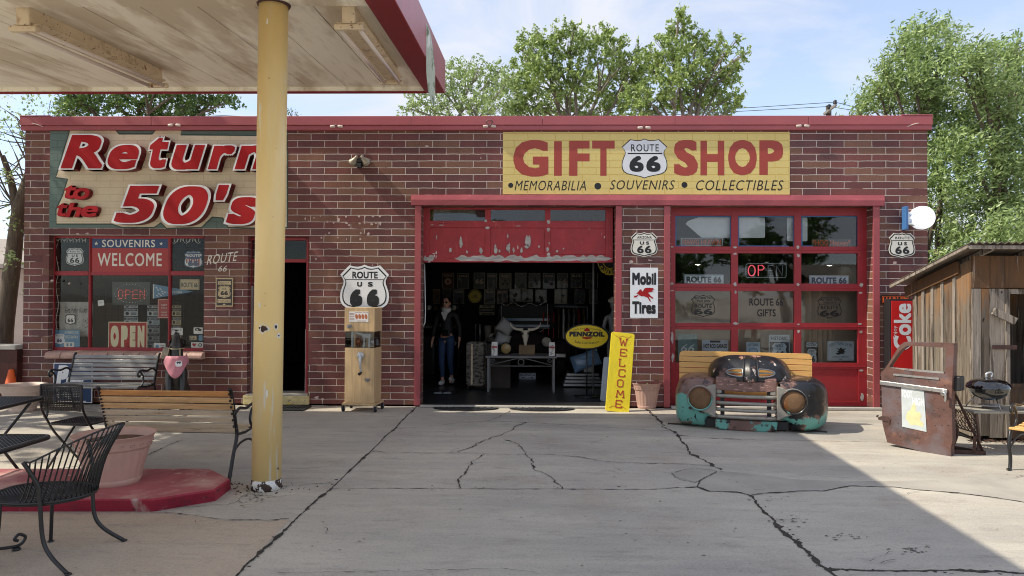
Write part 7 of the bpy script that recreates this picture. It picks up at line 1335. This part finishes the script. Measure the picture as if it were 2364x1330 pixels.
q = at(1217, 868, 2.6); sign('number_plate', 'blue and white number plate hanging under the console table', 'number plate', (1198, 861, 1237, 877), yc-.25, 'plate_white', [('b', 'navy', (.02, .04, .98, .96, (.96, .88))), ('t', 'navy', ('BEAUMONT 66', .06, .14, .94, .5), dict(bold=.03)), ('p', 'navy', [(.05, .8), (.2, .6), (.5, .72), (.8, .6), (.95, .82)])], rz=0)
fz = MB()
for a, b in (((1158, 700), (1262, 700)), ((1160, 762), (1262, 762))):
    P = [at(a[0]+(b[0]-a[0])*i/16, a[1]+4*math.sin(i*1.1)+4*math.sin(i/16*3.14), yc+.5) for i in range(17)]; fz.tube([tuple(p_) for p_ in P], .005, 4)
fz.tube([tuple(at(1157, 702+i*8, yc+.5)) for i in range(8)], .005, 4); fz.tube([tuple(at(1264, 702+i*7, yc+.5)) for i in range(8)], .005, 4); tag(fz.build('fairy_lights', MATS['off_white'], None), 'string of small lights framing the old car windscreen', 'string lights')
# oval oil sign on a stand
Yo = 1.0; q = at(1355, 778, Yo); PO = thing('oval_sign', 'yellow oval oil sign on a round based stand inside the garage', 'sign', (q.x, Yo, .03)); a = box_at(1307, 751, 1404, 804, Yo); w_, h_ = a[1]-a[0], a[3]-a[2]; cz_ = (a[2]+a[3])/2-.03
m = MB(); m.prism(ellipse(0, cz_, w_/2, h_/2), 0, .02); fc_ = m.build('sign_face', MATS['yellow'], PO); m = MB(); m.tube([(x*1.0, .02, z) for x, z in ellipse(0, cz_, w_/2+.012, h_/2+.012, 48)], .016, 8, closed=True); m.build('rim', MATS['iron'], PO)
m = MB(); put_text(m, 'PENNZOIL', -w_*.42, w_*.42, cz_-.0, cz_+.085, -.0025, bold=.07); put_text(m, '100% Pure Pennsylvania', -w_*.33, w_*.33, cz_+.085, cz_+.115, -.002, arc=.03); put_text(m, 'Safe Lubrication', -w_*.29, w_*.29, cz_-.10, cz_-.055, -.002, arc=-.02); m.m = 1
fpoly(m, [(-.05, cz_+.09), (-.04, cz_+.12), (-.02, cz_+.13), (-.02, cz_+.145), (.02, cz_+.145), (.02, cz_+.13), (.04, cz_+.12), (.05, cz_+.09)], -.0022); fpoly(m, [(-.08, cz_-.005), (-.07, cz_-.03), (-.02, cz_-.035), (0, cz_-.045), (.02, cz_-.035), (.07, cz_-.03), (.08, cz_-.005)], -.0022); m.build('lettering', [MATS['black'], MATS['sign_red']], fc_, fix=False)
m = MB(); m.tube([(0, .03, .02), (0, .03, cz_-h_/2)], .014, 8); m.lathe([(.2, 0), (.2, .015), (.03, .03)], (0, .03, 0), 24); m.build('stand', MATS['iron'], PO)
# statue of a woman in a pale dress at the right jamb
q = at(1411, 880, 1.6); ST = thing('figure_statue', 'pale life-size statue of a woman half hidden by the right door jamb', 'statue', (q.x+.04, 1.6, .03), R(20)); mat('statue_white', (128, 128, 126), .6, var=.1)
V = [(0, 0, .95, .11, .09), (0, 0, 1.1, .085, .07), (0, 0, 1.25, .11, .08), (0, 0, 1.36, .045), (0, -.02, 1.43, .05), (0, -.02, 1.52, .07), (-.14, 0, 1.28, .04), (-.19, .0, 1.08, .032), (-.15, -.12, .98, .025), (.14, 0, 1.28, .04), (.2, 0, 1.05, .032), (.2, -.08, .9, .025), (.07, 0, .8, .08), (.07, -.02, .45, .05), (.06, 0, .08, .03), (.06, -.1, .03, .03), (-.07, 0, .8, .08), (-.06, -.02, .45, .05), (-.06, 0, .08, .03), (-.06, -.1, .03, .03)]
skin('body', V, [(0, 1), (1, 2), (2, 3), (3, 4), (4, 5), (2, 6), (6, 7), (7, 8), (2, 9), (9, 10), (10, 11), (0, 12), (12, 13), (13, 14), (14, 15), (0, 16), (16, 17), (17, 18), (18, 19)], MATS['statue_white'], ST)
m = MB(); m.ell((0, -.015, 1.49), .07, .085, .1, 16, 12); m.build('head', MATS['statue_white'], ST)
m = MB(); 
for i in range(12): a_ = 6.28*i/12; m.ell((.06*math.cos(a_), .01+.06*math.sin(a_), 1.55), .035, .035, .035, 8, 6)
m.ell((0, 0, 1.58), .06, .06, .04, 10, 6); m.build('hair', MATS['bone'], ST)
q = at(1395, 900, .55); m = MB((q.x, .5, .03), M=Matrix.Translation((q.x, .5, .03)) @ Matrix.Rotation(R(5), 4, 'Y')); m.prism(rrect(-.07, .1, 0, .68, .03), 0, .03); sb_ = m.build('pale_board', mat('pale_blue', (170, 186, 200), .5, var=.1), None, loc=(q.x, .5, .03)); tag(sb_, 'pale blue board leaning inside the garage behind the yellow welcome board', 'board')
# chrome stepped cabinet and cushion
q = at(1345, 890, 2.2); JB = thing('jukebox_base', 'chrome stepped cabinet at the back right of the open garage', 'cabinet', (q.x, 2.3, .03)); m = MB()
for i in range(4): m.box(-.35+.02*i, .35-.02*i, -.2+.02*i, .2, .02+.06*i, .07+.06*i)
m.box(.02, .2, -.1, .2, .26, .55); m.build('cabinet', MATS['steel'], JB, bevel=.01)
pillow_(1352, 832, 2.0, .5, .3, -20, 'screen_blue', 'blue cushion behind the oval oil sign')
p = at(1370, 620, 1.2); m = MB((p.x, 1.2, .03)); m.tube([(p.x, 1.2, .03), (p.x, 1.2, 3.9)], .018, 8); tag(m.build('steel_pole', MATS['grey_metal'], None, loc=(p.x, 1.2, .03)), 'thin grey steel pole standing behind the oval sign', 'pole')
p = at(981, 640, .32); m = MB(); m.tube([tuple(at(px, py, .32)) for px, py in ((980, 609), (981, 660), (982, 720), (981, 745), (975, 758))], .008, 6); tag(m.build('hanging_cable', MATS['paper'], None), 'white cable hanging at the left side of the garage opening', 'cable')
# display cases
for px0, px1, py0, Y, lab in ((960, 1000, 755, 4.2, 'dark glass counter at the left back of the garage'), (1265, 1330, 705, 5.2, 'metal framed display case at the back right of the garage')):
    a = box_at(px0, py0, px1, 870, Y); t = thing('display_case', lab, 'display case', ((a[0]+a[1])/2, Y, .03)); o_ = t.location; m = MB(off=o_); m.box(a[0], a[1], Y, Y+.4, .03, a[3]-.2); m.build('cabinet', MATS['dark_crate'], t); m = MB(off=o_)
    for x in (a[0], a[1]): m.tube([(x, Y, .03), (x, Y, a[3])], .02, 6)
    m.tube([(a[0], Y, a[3]), (a[1], Y, a[3])], .02, 6); m.build('frame', MATS['grey_metal'], t)
# posters on the back wall
Yb = 6.58; pal = [(120, 34, 34), (60, 58, 56), (78, 88, 76), (92, 96, 98), (150, 134, 84), (96, 94, 96), (108, 108, 112), (52, 60, 84), (40, 44, 70), (36, 40, 64), (58, 60, 66), (120, 122, 124), (150, 104, 66), (132, 104, 70), (88, 86, 80), (96, 100, 100)]
row1 = [(1020, 1048, 'MOTOR OIL'), (1055, 1083, 'CIRCLE'), (1093, 1120, '66'), (1124, 1148, 'DINER'), (1152, 1181, 'FALLOUT'), (1188, 1216, ''), (1220, 1248, ''), (1253, 1281, 'GARAGE'), (1286, 1312, '66'), (1317, 1344, 'BLUE'), (1350, 1372, ''), (1378, 1407, '66')]
row2 = [(1000, 1016, ''), (1022, 1042, ''), (1046, 1072, 'PARTS'), (1117, 1143, 'TRUCKS'), (1147, 1172, 'ROUTE'), (1176, 1202, ''), (1204, 1230, ''), (1236, 1262, ''), (1280, 1310, ''), (1326, 1350, ''), (1360, 1385, '')]
nt_ = 0
mat('poster_art_a', (120, 112, 96), .5, var=.3, vs=20); mat('poster_art_b', (84, 40, 36), .5, var=.3, vs=20); mat('poster_art_c', (56, 68, 84), .5, var=.3, vs=20); mat('poster_art_d', (110, 86, 56), .5, var=.3, vs=20)
names = ['deep red', 'charcoal', 'moss green', 'pale grey', 'mustard yellow', 'mid grey', 'silver', 'navy', 'dark blue', 'ink blue', 'slate', 'white', 'copper', 'ochre', 'olive grey', 'stone']
for ri, (row, y0, y1) in enumerate(((row1, 630, 666), (row2, 668, 702))):
    for i, (x0, x1, s_) in enumerate(row):
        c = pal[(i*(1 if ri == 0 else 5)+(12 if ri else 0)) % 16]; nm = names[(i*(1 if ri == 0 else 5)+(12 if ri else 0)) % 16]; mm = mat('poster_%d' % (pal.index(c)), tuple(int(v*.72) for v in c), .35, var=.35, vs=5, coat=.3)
        its = [('b', 'tan_sign', (.04, .03, .96, .97, (.95, .965)))]
        if s_: its.append(('t', 'tan_sign', (s_, .15, .12 if s_ != '66' else .4, .85, .26 if s_ != '66' else .7), dict(bold=.03)))
        if i == 0 and ri == 0: its += [('e', 'tan_sign', (.5, .55, .28, .2)), ('st', 'panel_red', (.5, .55, .16))]
        if s_ == 'FALLOUT': its += [('e', 'soft_black', (.5, .6, .06, .045)), ('p', 'soft_black', [(.5, .56), (.38, .44), (.62, .44)]), ('p', 'soft_black', [(.46, .62), (.2, .64), (.32, .78)]), ('p', 'soft_black', [(.54, .62), (.8, .64), (.68, .78)])]
        rp_ = random.Random(i*7+ri*50); cs = ['poster_art_a', 'poster_art_b', 'poster_art_c', 'poster_art_d']
        if s_ not in ('FALLOUT', '66') and not (i == 0 and ri == 0):
            for _ in range(6):
                u, v = rp_.uniform(.15, .8), rp_.uniform(.32, .85); k_ = rp_.choice('rep'); m2_ = rp_.choice(cs); e_ = rp_.uniform(.06, .26)
                its += [('r', m2_, (u-.1, v, min(.92, u+e_), v+rp_.uniform(.02, .12)))] if k_ == 'r' else ([('e', m2_, (u, v, e_*.6, e_*.45))] if k_ == 'e' else [('p', m2_, [(u, v), (u+e_*.8, v-.1), (min(.93, u+e_), v+.12), (u-.04, v+.14)])])
        ord_ = ['first', 'second', 'third', 'fourth', 'fifth', 'sixth', 'seventh', 'eighth', 'ninth', 'tenth', 'eleventh', 'twelfth'][i]
        sign('wall_poster', '%s tin poster, %s from the left in the %s row on the back wall' % (nm, ord_, 'upper' if ri == 0 else 'lower'), 'poster', (x0, y0+rnd.uniform(-1, 1), x1, y1+rnd.uniform(-1, 1)), Yb, mm, its, group='tin posters on the back wall')
sign('oil_disc', 'round yellow tin sign on the back wall above the person', 'sign', (1081, 668, 1112, 700), Yb-.3, 'yellow', [('er', 'soft_black', (.5, .5, .46, .46, .92)), ('t', 'soft_black', ('OIL', .25, .4, .75, .6))], shape='oval')
sign('service_sign', 'tan SUPER CHEVROLET SERVICE sign low on the back wall', 'sign', (1107, 704, 1142, 728), Yb-.2, 'tan_sign', [('t', 'soft_black', ('SUPER', .2, .02, .8, .22), dict(bold=.03)), ('r', 'soft_black', (.02, .3, .98, .68)), ('t', 'tan_sign', ('CHEVROLET', .06, .38, .94, .6), dict(bold=.03)), ('t', 'soft_black', ('SERVICE', .15, .78, .85, .96), dict(bold=.03))])
sign('gasoline_disc', 'large round dark GASOLINE sign at the top right of the open garage', 'sign', (1377, 560, 1440, 636), 2.2, 'soft_black', [('er', 'yellow', (.5, .5, .48, .48, .95)), ('er', 'yellow', (.5, .5, .3, .3, .92)), ('t', 'yellow', ('GASOLINE', .14, .68, .86, .88), dict(arc=-.07, bold=.02))], shape='oval')
# shelf of mugs and a clothes rack
sh_ = thing('shelf_unit', 'dark shelf unit with mugs standing at the left back of the garage', 'shelf', tuple(at(1000, 860, 5.6)*1.0)); sh_.location.z = .03; o_ = sh_.location; m = MB(off=o_)
for z in (.5, .9, 1.3): m.box(o_.x-.5, o_.x+.6, 5.5, 5.8, z, z+.03)
for x in (-.5, .57): m.box(o_.x+x, o_.x+x+.03, 5.5, 5.8, .03, 1.6)
m.build('shelves', MATS['dark_crate'], sh_); mcol = ['poster_art_a', 'panel_red', 'poster_art_c', 'off_white', 'poster_art_d']; rk = random.Random(3)
for r_i, z in enumerate((.53, .93, 1.33)):
    for i in range(7):
        x = o_.x-.4+i*.145; c = rk.choice(mcol); mg = thing('mug', 'souvenir mug, number %s from the left on the %s shelf in the garage' % (('one', 'two', 'three', 'four', 'five', 'six', 'seven')[i], ('lower', 'middle', 'upper')[r_i]), 'mug', (x, 5.6, z+.001), group='mugs on the back shelf'); m = MB(); m.lathe([(.035, 0), (.04, .01), (.04, .1), (.036, .1)], n=12); m.build('cup', MATS[c], mg); m = MB(); m.tube([(.04, 0, .08), (.065, 0, .07), (.065, 0, .04), (.04, 0, .03)], .006, 5); m.build('handle', MATS[c], mg)
q = at(1300, 870, 4.4); RK = thing('clothes_rack', 'chrome clothes rack standing in the back right of the garage', 'rack', (q.x, 4.4, .03)); m = MB(); m.tube([(-.5, 0, 0), (-.5, 0, 1.4), (.5, 0, 1.4), (.5, 0, 0)], .014, 8); m.build('frame', MATS['steel'], RK)
for i in range(9):
    c = rk.choice(mcol); x = -.42+i*.105; st_ = thing('shirt', 'souvenir shirt, the %s from the left on the clothes rack' % ('first', 'second', 'third', 'fourth', 'fifth', 'sixth', 'seventh', 'eighth', 'ninth')[i], 'shirt', (q.x+x, 4.4, .73), group='shirts on the clothes rack'); m = MB(); m.prism([(-.2, 0), (.2, 0), (.19, .45), (.28, .38), (.32, .5), (.1, .66), (-.1, .66), (-.32, .5), (-.28, .38), (-.19, .45)], -.012, .012, plane='yz'); m.build('cloth', MATS[c], st_, bevel=.01)
# shield decal on the garage floor
m = MB(); a, b = gd(981, 911, .033), gd(1063, 903, .033); cx_, cy_ = (a.x+b.x)/2, (a.y+b.y)/2; sc_ = (b.x-a.x)/2; m.add([(cx_+x*2*sc_*(.96+.04), cy_+(z-.5)*.55, .0335) for x, z in SHIELD], [tuple(range(len(SHIELD)))]); v, f_ = text2d('66', bold=.03); m.m = 1; m.add([(cx_+(x-.5)*sc_*1.1, cy_+(z-.5)*.24, .0345+l_*.00004) for x, z, l_ in v], f_)
dec = m.build('floor_decal', [MATS['soft_black'], MATS['grey_sign']], None, fix=False); tag(dec, 'shield shaped 66 decal stuck on the garage floor', 'decal')
# ------------------------------------------------------------------ trees
leafmat('leaf_a', (104, 128, 56), (182, 200, 122)); leafmat('leaf_b', (110, 134, 72), (186, 204, 140)); leafmat('leaf_c', (92, 118, 58), (176, 196, 126)); leafmat('leaf_dark', (62, 86, 38), (110, 138, 64)); mat('bark', (96, 84, 72), .9, var=.35, vs=8, sc3=(3, 3, .5), bump=1, bs=25); mat('bark_grey', (126, 116, 104), .9, var=.3, vs=10, bump=.4)
def leaves(name, cl, mtl, n_twig, per, size, seed, parent, off, elong=1.9, drift=(0, 0, 0), spread=.16, up=.25):
    g = np.random.default_rng(seed); C = []
    for (c, r) in cl:
        nt2 = int(n_twig*r*r)+2; d = g.normal(size=(nt2, 3)); d /= np.linalg.norm(d, axis=1)[:, None]; rad_ = r*g.random(nt2)**.42*(.85+.35*g.random(nt2)); tw = np.array(c)+d*rad_[:, None]*np.array([1, 1, .9])
        dirs = d*.7+np.array([0, 0, up])+np.array(drift)+g.normal(size=(nt2, 3))*.35; dirs /= np.linalg.norm(dirs, axis=1)[:, None]
        k = np.repeat(np.arange(nt2), per); t = g.random(len(k)); P = tw[k]+dirs[k]*((t-.4)*spread*2.4)[:, None]+g.normal(size=(len(k), 3))*spread*.26; C.append((P, dirs[k]))
    P = np.concatenate([c[0] for c in C]); D = np.concatenate([c[1] for c in C]); n = len(P); a = D*.6+g.normal(size=(n, 3))*.8+np.array(drift)*1.2; a /= np.linalg.norm(a, axis=1)[:, None]
    b = np.cross(a, g.normal(size=(n, 3))); b /= np.linalg.norm(b, axis=1)[:, None]; s_ = size*(.6+.8*g.random(n))[:, None]; a = a*s_*elong*.5; b = b*s_*.5
    V = np.stack([P-a, P+b*.9-a*.1, P+a, P-b*.9-a*.1], 1).reshape(-1, 3)-np.array(off); me = bpy.data.meshes.new(name); me.vertices.add(len(V)); me.vertices.foreach_set('co', V.astype(np.float32).ravel()); me.loops.add(4*n); me.loops.foreach_set('vertex_index', np.arange(4*n, dtype=np.int32)); me.polygons.add(n); me.polygons.foreach_set('loop_start', np.arange(0, 4*n, 4, dtype=np.int32)); me.update(calc_edges=True); me.materials.append(mtl)
    o = bpy.data.objects.new(name, me); COL.objects.link(o); o.parent = parent; return n
def tree(label, base, clumps, Y, mtl, tw=260, per=13, size=.075, seed=1, trunk_r=.16, fork=.35, depth=1.0, drift=(0, 0, 0), elong=1.9, group=None, bark='bark', spread=.16, name='tree', twigs=True, extra=None):
    q = random.Random(seed); s_ = (Y-CAM.y)/FPX; base = Vector(base); t = thing(name, label, 'tree', tuple(base), group=group); cl = []
    for px, py, r in clumps:
        r_ = r*s_; y = Y+q.uniform(-1, 1)*depth; c = at(px, py, y); cl.append((tuple(c), r_))
    if extra: cl += extra
    m = MB(off=base); top = sum((Vector(c) for c, r in cl), Vector())/len(cl); low = min(c[2]-r for c, r in cl); fz_ = base.z+(low-base.z)*.8+.2; fp_ = base.lerp(top, fork); fp_.z = max(fz_, base.z+(top.z-base.z)*fork)
    kink = Vector((q.uniform(-.12, .12), q.uniform(-.1, .1), 0)); tp = smoothpts([base, base.lerp(fp_, .5)+kink, fp_], 5); m.tube(tp, [trunk_r*(1.15-.45*i/len(tp)) for i in range(len(tp))], 12)
    nl = max(3, len(cl)//4); hubs = []; step = max(1, len(cl)//nl)
    for i in range(0, len(cl), step):
        grp = cl[i:i+step]; h_ = sum((Vector(c) for c, r in grp), Vector())/len(grp); h_ = fp_.lerp(h_, .6); mid = fp_.lerp(h_, .5)+Vector((q.uniform(-.1, .1), q.uniform(-.1, .1), .12)); P = smoothpts([fp_, mid, h_], 4); m.tube(P, [trunk_r*(.5-.25*j/len(P)) for j in range(len(P))], 7)
        for c, r in grp:
            c = Vector(c); mid = h_.lerp(c, .5)+Vector((q.uniform(-.12, .12), q.uniform(-.1, .1), .08)); P = smoothpts([h_, mid, c], 3); m.tube(P, [trunk_r*(.24-.16*j/len(P)) for j in range(len(P))], 5)
            for k in range(7): d = Vector((q.gauss(0, 1), q.gauss(0, 1), q.gauss(.5, .8))).normalized()*r*q.uniform(.6, 1.0); st_ = mid.lerp(c, q.random()); m.tube([st_, st_+d*.5+Vector((0, 0, -.02)), c+d], [trunk_r*.07, trunk_r*.05, trunk_r*.025], 4)
    m.build('trunk', MATS[bark], t); n = leaves('crown', cl, MATS[mtl], tw, per, size, seed, t, base, elong, drift, spread); return t
gp = 'leafy trees behind the shop'
A = [(1000, 195, 38), (1040, 175, 38), (1075, 160, 36), (1115, 165, 36), (1150, 165, 30), (960, 225, 30), (940, 250, 24), (1020, 235, 45), (1070, 215, 48), (1120, 215, 46), (1165, 200, 40), (1090, 255, 50), (1150, 250, 45), (990, 265, 35)]
Bc = [(1222, 100, 30), (1250, 85, 26), (1290, 72, 24), (1210, 140, 36), (1260, 135, 44), (1310, 110, 38), (1345, 90, 22), (1390, 80, 26), (1415, 90, 20), (1370, 125, 42), (1420, 130, 38), (1455, 135, 26), (1460, 170, 34), (1475, 110, 14), (1490, 150, 24), (1470, 190, 40), (1195, 110, 14), (1325, 62, 14), (1440, 100, 14), (1210, 190, 42), (1265, 195, 50), (1330, 180, 50), (1400, 190, 50), (1230, 245, 45), (1300, 250, 50), (1370, 250, 50), (1440, 240, 45), (1190, 230, 30), (1178, 195, 22), (1185, 255, 28)]
Cc = [(1565, 42, 22), (1580, 65, 26), (1545, 80, 24), (1560, 115, 36), (1605, 90, 28), (1625, 115, 34), (1665, 95, 18), (1680, 115, 18), (1650, 150, 34), (1705, 140, 20), (1690, 170, 26), (1500, 120, 16), (1700, 95, 10), (1718, 125, 12), (1575, 25, 10), (1520, 90, 14), (1590, 155, 42), (1530, 130, 30), (1505, 160, 30), (1545, 185, 42), (1610, 200, 46), (1665, 200, 38), (1685, 230, 30), (1570, 235, 46), (1640, 245, 44), (1515, 225, 38), (1490, 250, 30), (1465, 215, 34), (1475, 255, 30), (1690, 258, 22)]
def bs(px, Y): return (at(px, 900, Y).x, Y, 0)
tree('thinner pale tree rising behind the roof nearest the canopy corner', bs(1070, 12), A, 12, 'leaf_b', tw=125, per=16, size=.05, seed=11, group=gp, bark='bark_grey', spread=.12)
tree('broad round topped tree in the middle behind the shop roof', bs(1330, 12.5), Bc, 12.5, 'leaf_a', tw=150, per=22, size=.056, seed=22, group=gp, fork=.5, bark='bark_grey', spread=.12)
tree('tallest pointed tree behind the shop roof, right of the broad one', bs(1560, 12), Cc, 12, 'leaf_a', tw=145, per=22, size=.056, seed=33, group=gp, fork=.5, bark='bark_grey', spread=.12)
D = [(2110, 72, 30), (2150, 75, 30), (2195, 80, 24), (2085, 110, 34), (2130, 120, 44), (2180, 125, 36), (2060, 165, 40), (2110, 180, 50), (2170, 180, 46), (2030, 200, 32), (2000, 235, 30), (2050, 225, 45), (2110, 240, 50), (2165, 245, 50), (1985, 262, 24), (2160, 320, 55), (2170, 400, 55), (2165, 480, 55), (2180, 555, 55), (2200, 610, 45), (2190, 340, 50)]
Ec = [(2255, 130, 40), (2290, 140, 40), (2225, 160, 40), (2330, 130, 28), (2350, 110, 22), (2345, 160, 40), (2250, 200, 60), (2310, 210, 60), (2360, 220, 50), (2230, 270, 60), (2290, 290, 65), (2350, 300, 60), (2240, 350, 60), (2310, 370, 65), (2360, 390, 60), (2230, 430, 60), (2290, 450, 65), (2350, 470, 60), (2240, 520, 60), (2300, 540, 60), (2360, 550, 55), (2400, 200, 60), (2420, 320, 60), (2420, 450, 60), (2260, 600, 50), (2340, 620, 50)]
tree('wind blown willow like tree behind the right end of the shop', bs(2150, 5.2), D, 5.2, 'leaf_c', tw=240, per=22, size=.036, seed=44, elong=2.8, drift=(.5, 0, .15), depth=.9, fork=.3, spread=.2)
tree('large light green tree filling the right edge above the shed', bs(2330, 4.0), Ec, 4.0, 'leaf_c', tw=240, per=22, size=.035, seed=55, elong=2.8, drift=(.5, 0, .1), depth=1.1, fork=.25, spread=.2)
Fd = [(165, 225, 32), (150, 255, 30), (205, 215, 38), (200, 250, 36), (250, 240, 36), (300, 225, 38), (345, 235, 40), (395, 225, 40), (430, 240, 40), (475, 232, 34), (510, 225, 24), (535, 235, 20), (250, 190, 45), (320, 170, 45), (400, 180, 45), (470, 190, 36), (370, 265, 30), (440, 262, 26), (300, 270, 24)]
tree('dark green tree showing under the canopy above the left part of the roof', bs(300, 8.5), Fd, 8.5, 'leaf_dark', tw=230, per=13, size=.055, seed=66, group=gp, depth=.8)
tree('sparse small tree tip showing just right of the yellow column above the roof', bs(670, 14), [(668, 258, 12), (684, 262, 10), (655, 262, 10)], 14, 'leaf_dark', tw=60, per=6, size=.05, seed=67, group=gp, trunk_r=.08)
# leaning trunk at the left edge
Yt = .9; TR = thing('old_tree', 'old leaning tree with a forked grey trunk and sparse leaves at the left edge', 'tree', (at(8, 860, Yt).x, Yt, 0)); o_ = TR.location; m = MB(off=o_)
T_ = lambda px, py: at(px, py, Yt)
P = smoothpts([Vector((at(4, 860, Yt).x, Yt, 0)), T_(8, 780), T_(18, 690), T_(30, 600), T_(38, 530), T_(48, 470), T_(72, 400), T_(95, 330)], 5); m.tube(P, [.15-.07*i/len(P) for i in range(len(P))], 14)
P = smoothpts([T_(40, 520), T_(32, 450), T_(20, 400), T_(6, 360)], 5); m.tube(P, [.07-.035*i/len(P) for i in range(len(P))], 10)
q = random.Random(9)
for k in range(46):
    a = T_(*q.choice([(90, 340), (60, 430), (20, 400), (95, 330), (30, 470), (75, 400)])); d = Vector((q.uniform(-1, .5), q.uniform(-.4, .4), q.uniform(-.2, 1))).normalized()*q.uniform(.4, 1.1); m.tube(smoothpts([a, a+d*.5+Vector((0, 0, q.uniform(-.1, .1))), a+d], 3), [.012]*4+[.005]*3, 4)
m.build('trunk', MATS['bark'], TR)
cl = [(tuple(T_(*c)+Vector((0, q.uniform(-.5, .5), 0))), r) for c, r in (((20, 250), .35), ((40, 320), .3), ((10, 300), .25), ((45, 400), .25), ((20, 560), .22), ((48, 520), .2), ((50, 600), .22), ((10, 480), .2), ((60, 230), .35), ((100, 235), .3), ((45, 680), .15))]
leaves('crown', cl, MATS['leaf_b'], 110, 8, .032, 77, TR, o_, 1.9, (0, 0, 0), .14)
# big tree out of frame on the left: its crown dapples the wall and the slab
q = random.Random(5); cl = [((q.uniform(-14.2, -8.8), q.uniform(-5.4, .2), q.uniform(4.9, 8.6)), q.uniform(.45, .8)) for _ in range(34)]
tree('large shade tree standing left of the forecourt', (-12.5, -2.6, 0), [], 0, 'leaf_dark', tw=30, per=10, size=.11, seed=78, extra=cl, trunk_r=.3, fork=.45, spread=.22)
# roadside trees and a shed roof across the road, behind the viewer: what the door panes reflect
q = random.Random(15)
for k, (x, y, zc, lab) in enumerate(((9, -44, 4, 'roadside tree across the road, the one to the right'), (-3, -48, 4, 'roadside tree across the road, the middle one'), (20, -44, 5, 'roadside tree across the road, the far right one'))):
    cl = [((x+q.gauss(0, 1.8), y+q.gauss(0, 1.5), zc+q.gauss(0, 1.4)), q.uniform(.9, 1.5)) for _ in range(18)]; tree(lab, (x, y, 0), [], 0, 'leaf_dark', tw=40, per=9, size=.2, seed=80+k, extra=cl, trunk_r=.3, group='trees across the road', spread=.3)
# power pole behind the shop with its wires
Yq = 30; pq = at(1913, 266, Yq); UP_ = thing('utility_pole', 'wooden utility pole with a slanted cross arm behind the shop roof', 'utility pole', (pq.x, Yq, 0)); o_ = UP_.location; mat('pole_wood', (70, 60, 54), .9, var=.2)
tz_ = at(1918, 238, Yq).z; m = MB(off=o_); m.tube([(pq.x, Yq, 0), (pq.x, Yq, at(1913, 244, Yq).z)], .15, 10); m.build('pole', MATS['pole_wood'], UP_)
a, b = at(1902, 264, Yq), at(1930, 242, Yq-.8); m = MB(off=o_); m.bar(a, b, .12, .12); m.build('cross_arm', mat('arm_grey', (120, 116, 112), .8), UP_)
ins = []
for px, py in ((1914, 246), (1928, 236)): c = at(px, py, Yq-.4); m = MB(off=o_); m.lathe([(.06, -.15), (.12, -.05), (.07, 0), (.11, .06), (.05, .12)], c, 10); m.build('insulator', MATS['soft_black'], UP_); ins.append(c)
m = MB()
for c, pl, pr2 in ((ins[0], (1600, 252), (2000, 244)), (ins[1], (1600, 246), (2000, 238)), (ins[0]-Vector((0, 0, .6)), (640, 262), (1990, 262))):
    P1 = at(*pl, Yq-2); P2 = at(*pr2, Yq); P1 = c+(P1-c)*(6 if pl[0] > 700 else 1.2); P2 = c+(P2-c)*4
    for e in (P1, P2): m.tube([c.lerp(e, i/10)-Vector((0, 0, .5*math.sin(i/10*math.pi))) for i in range(11)], .018, 4)
tag(m.build('power_lines', MATS['soft_black'], None), 'thin power lines running behind the roof to the utility pole', 'power line')
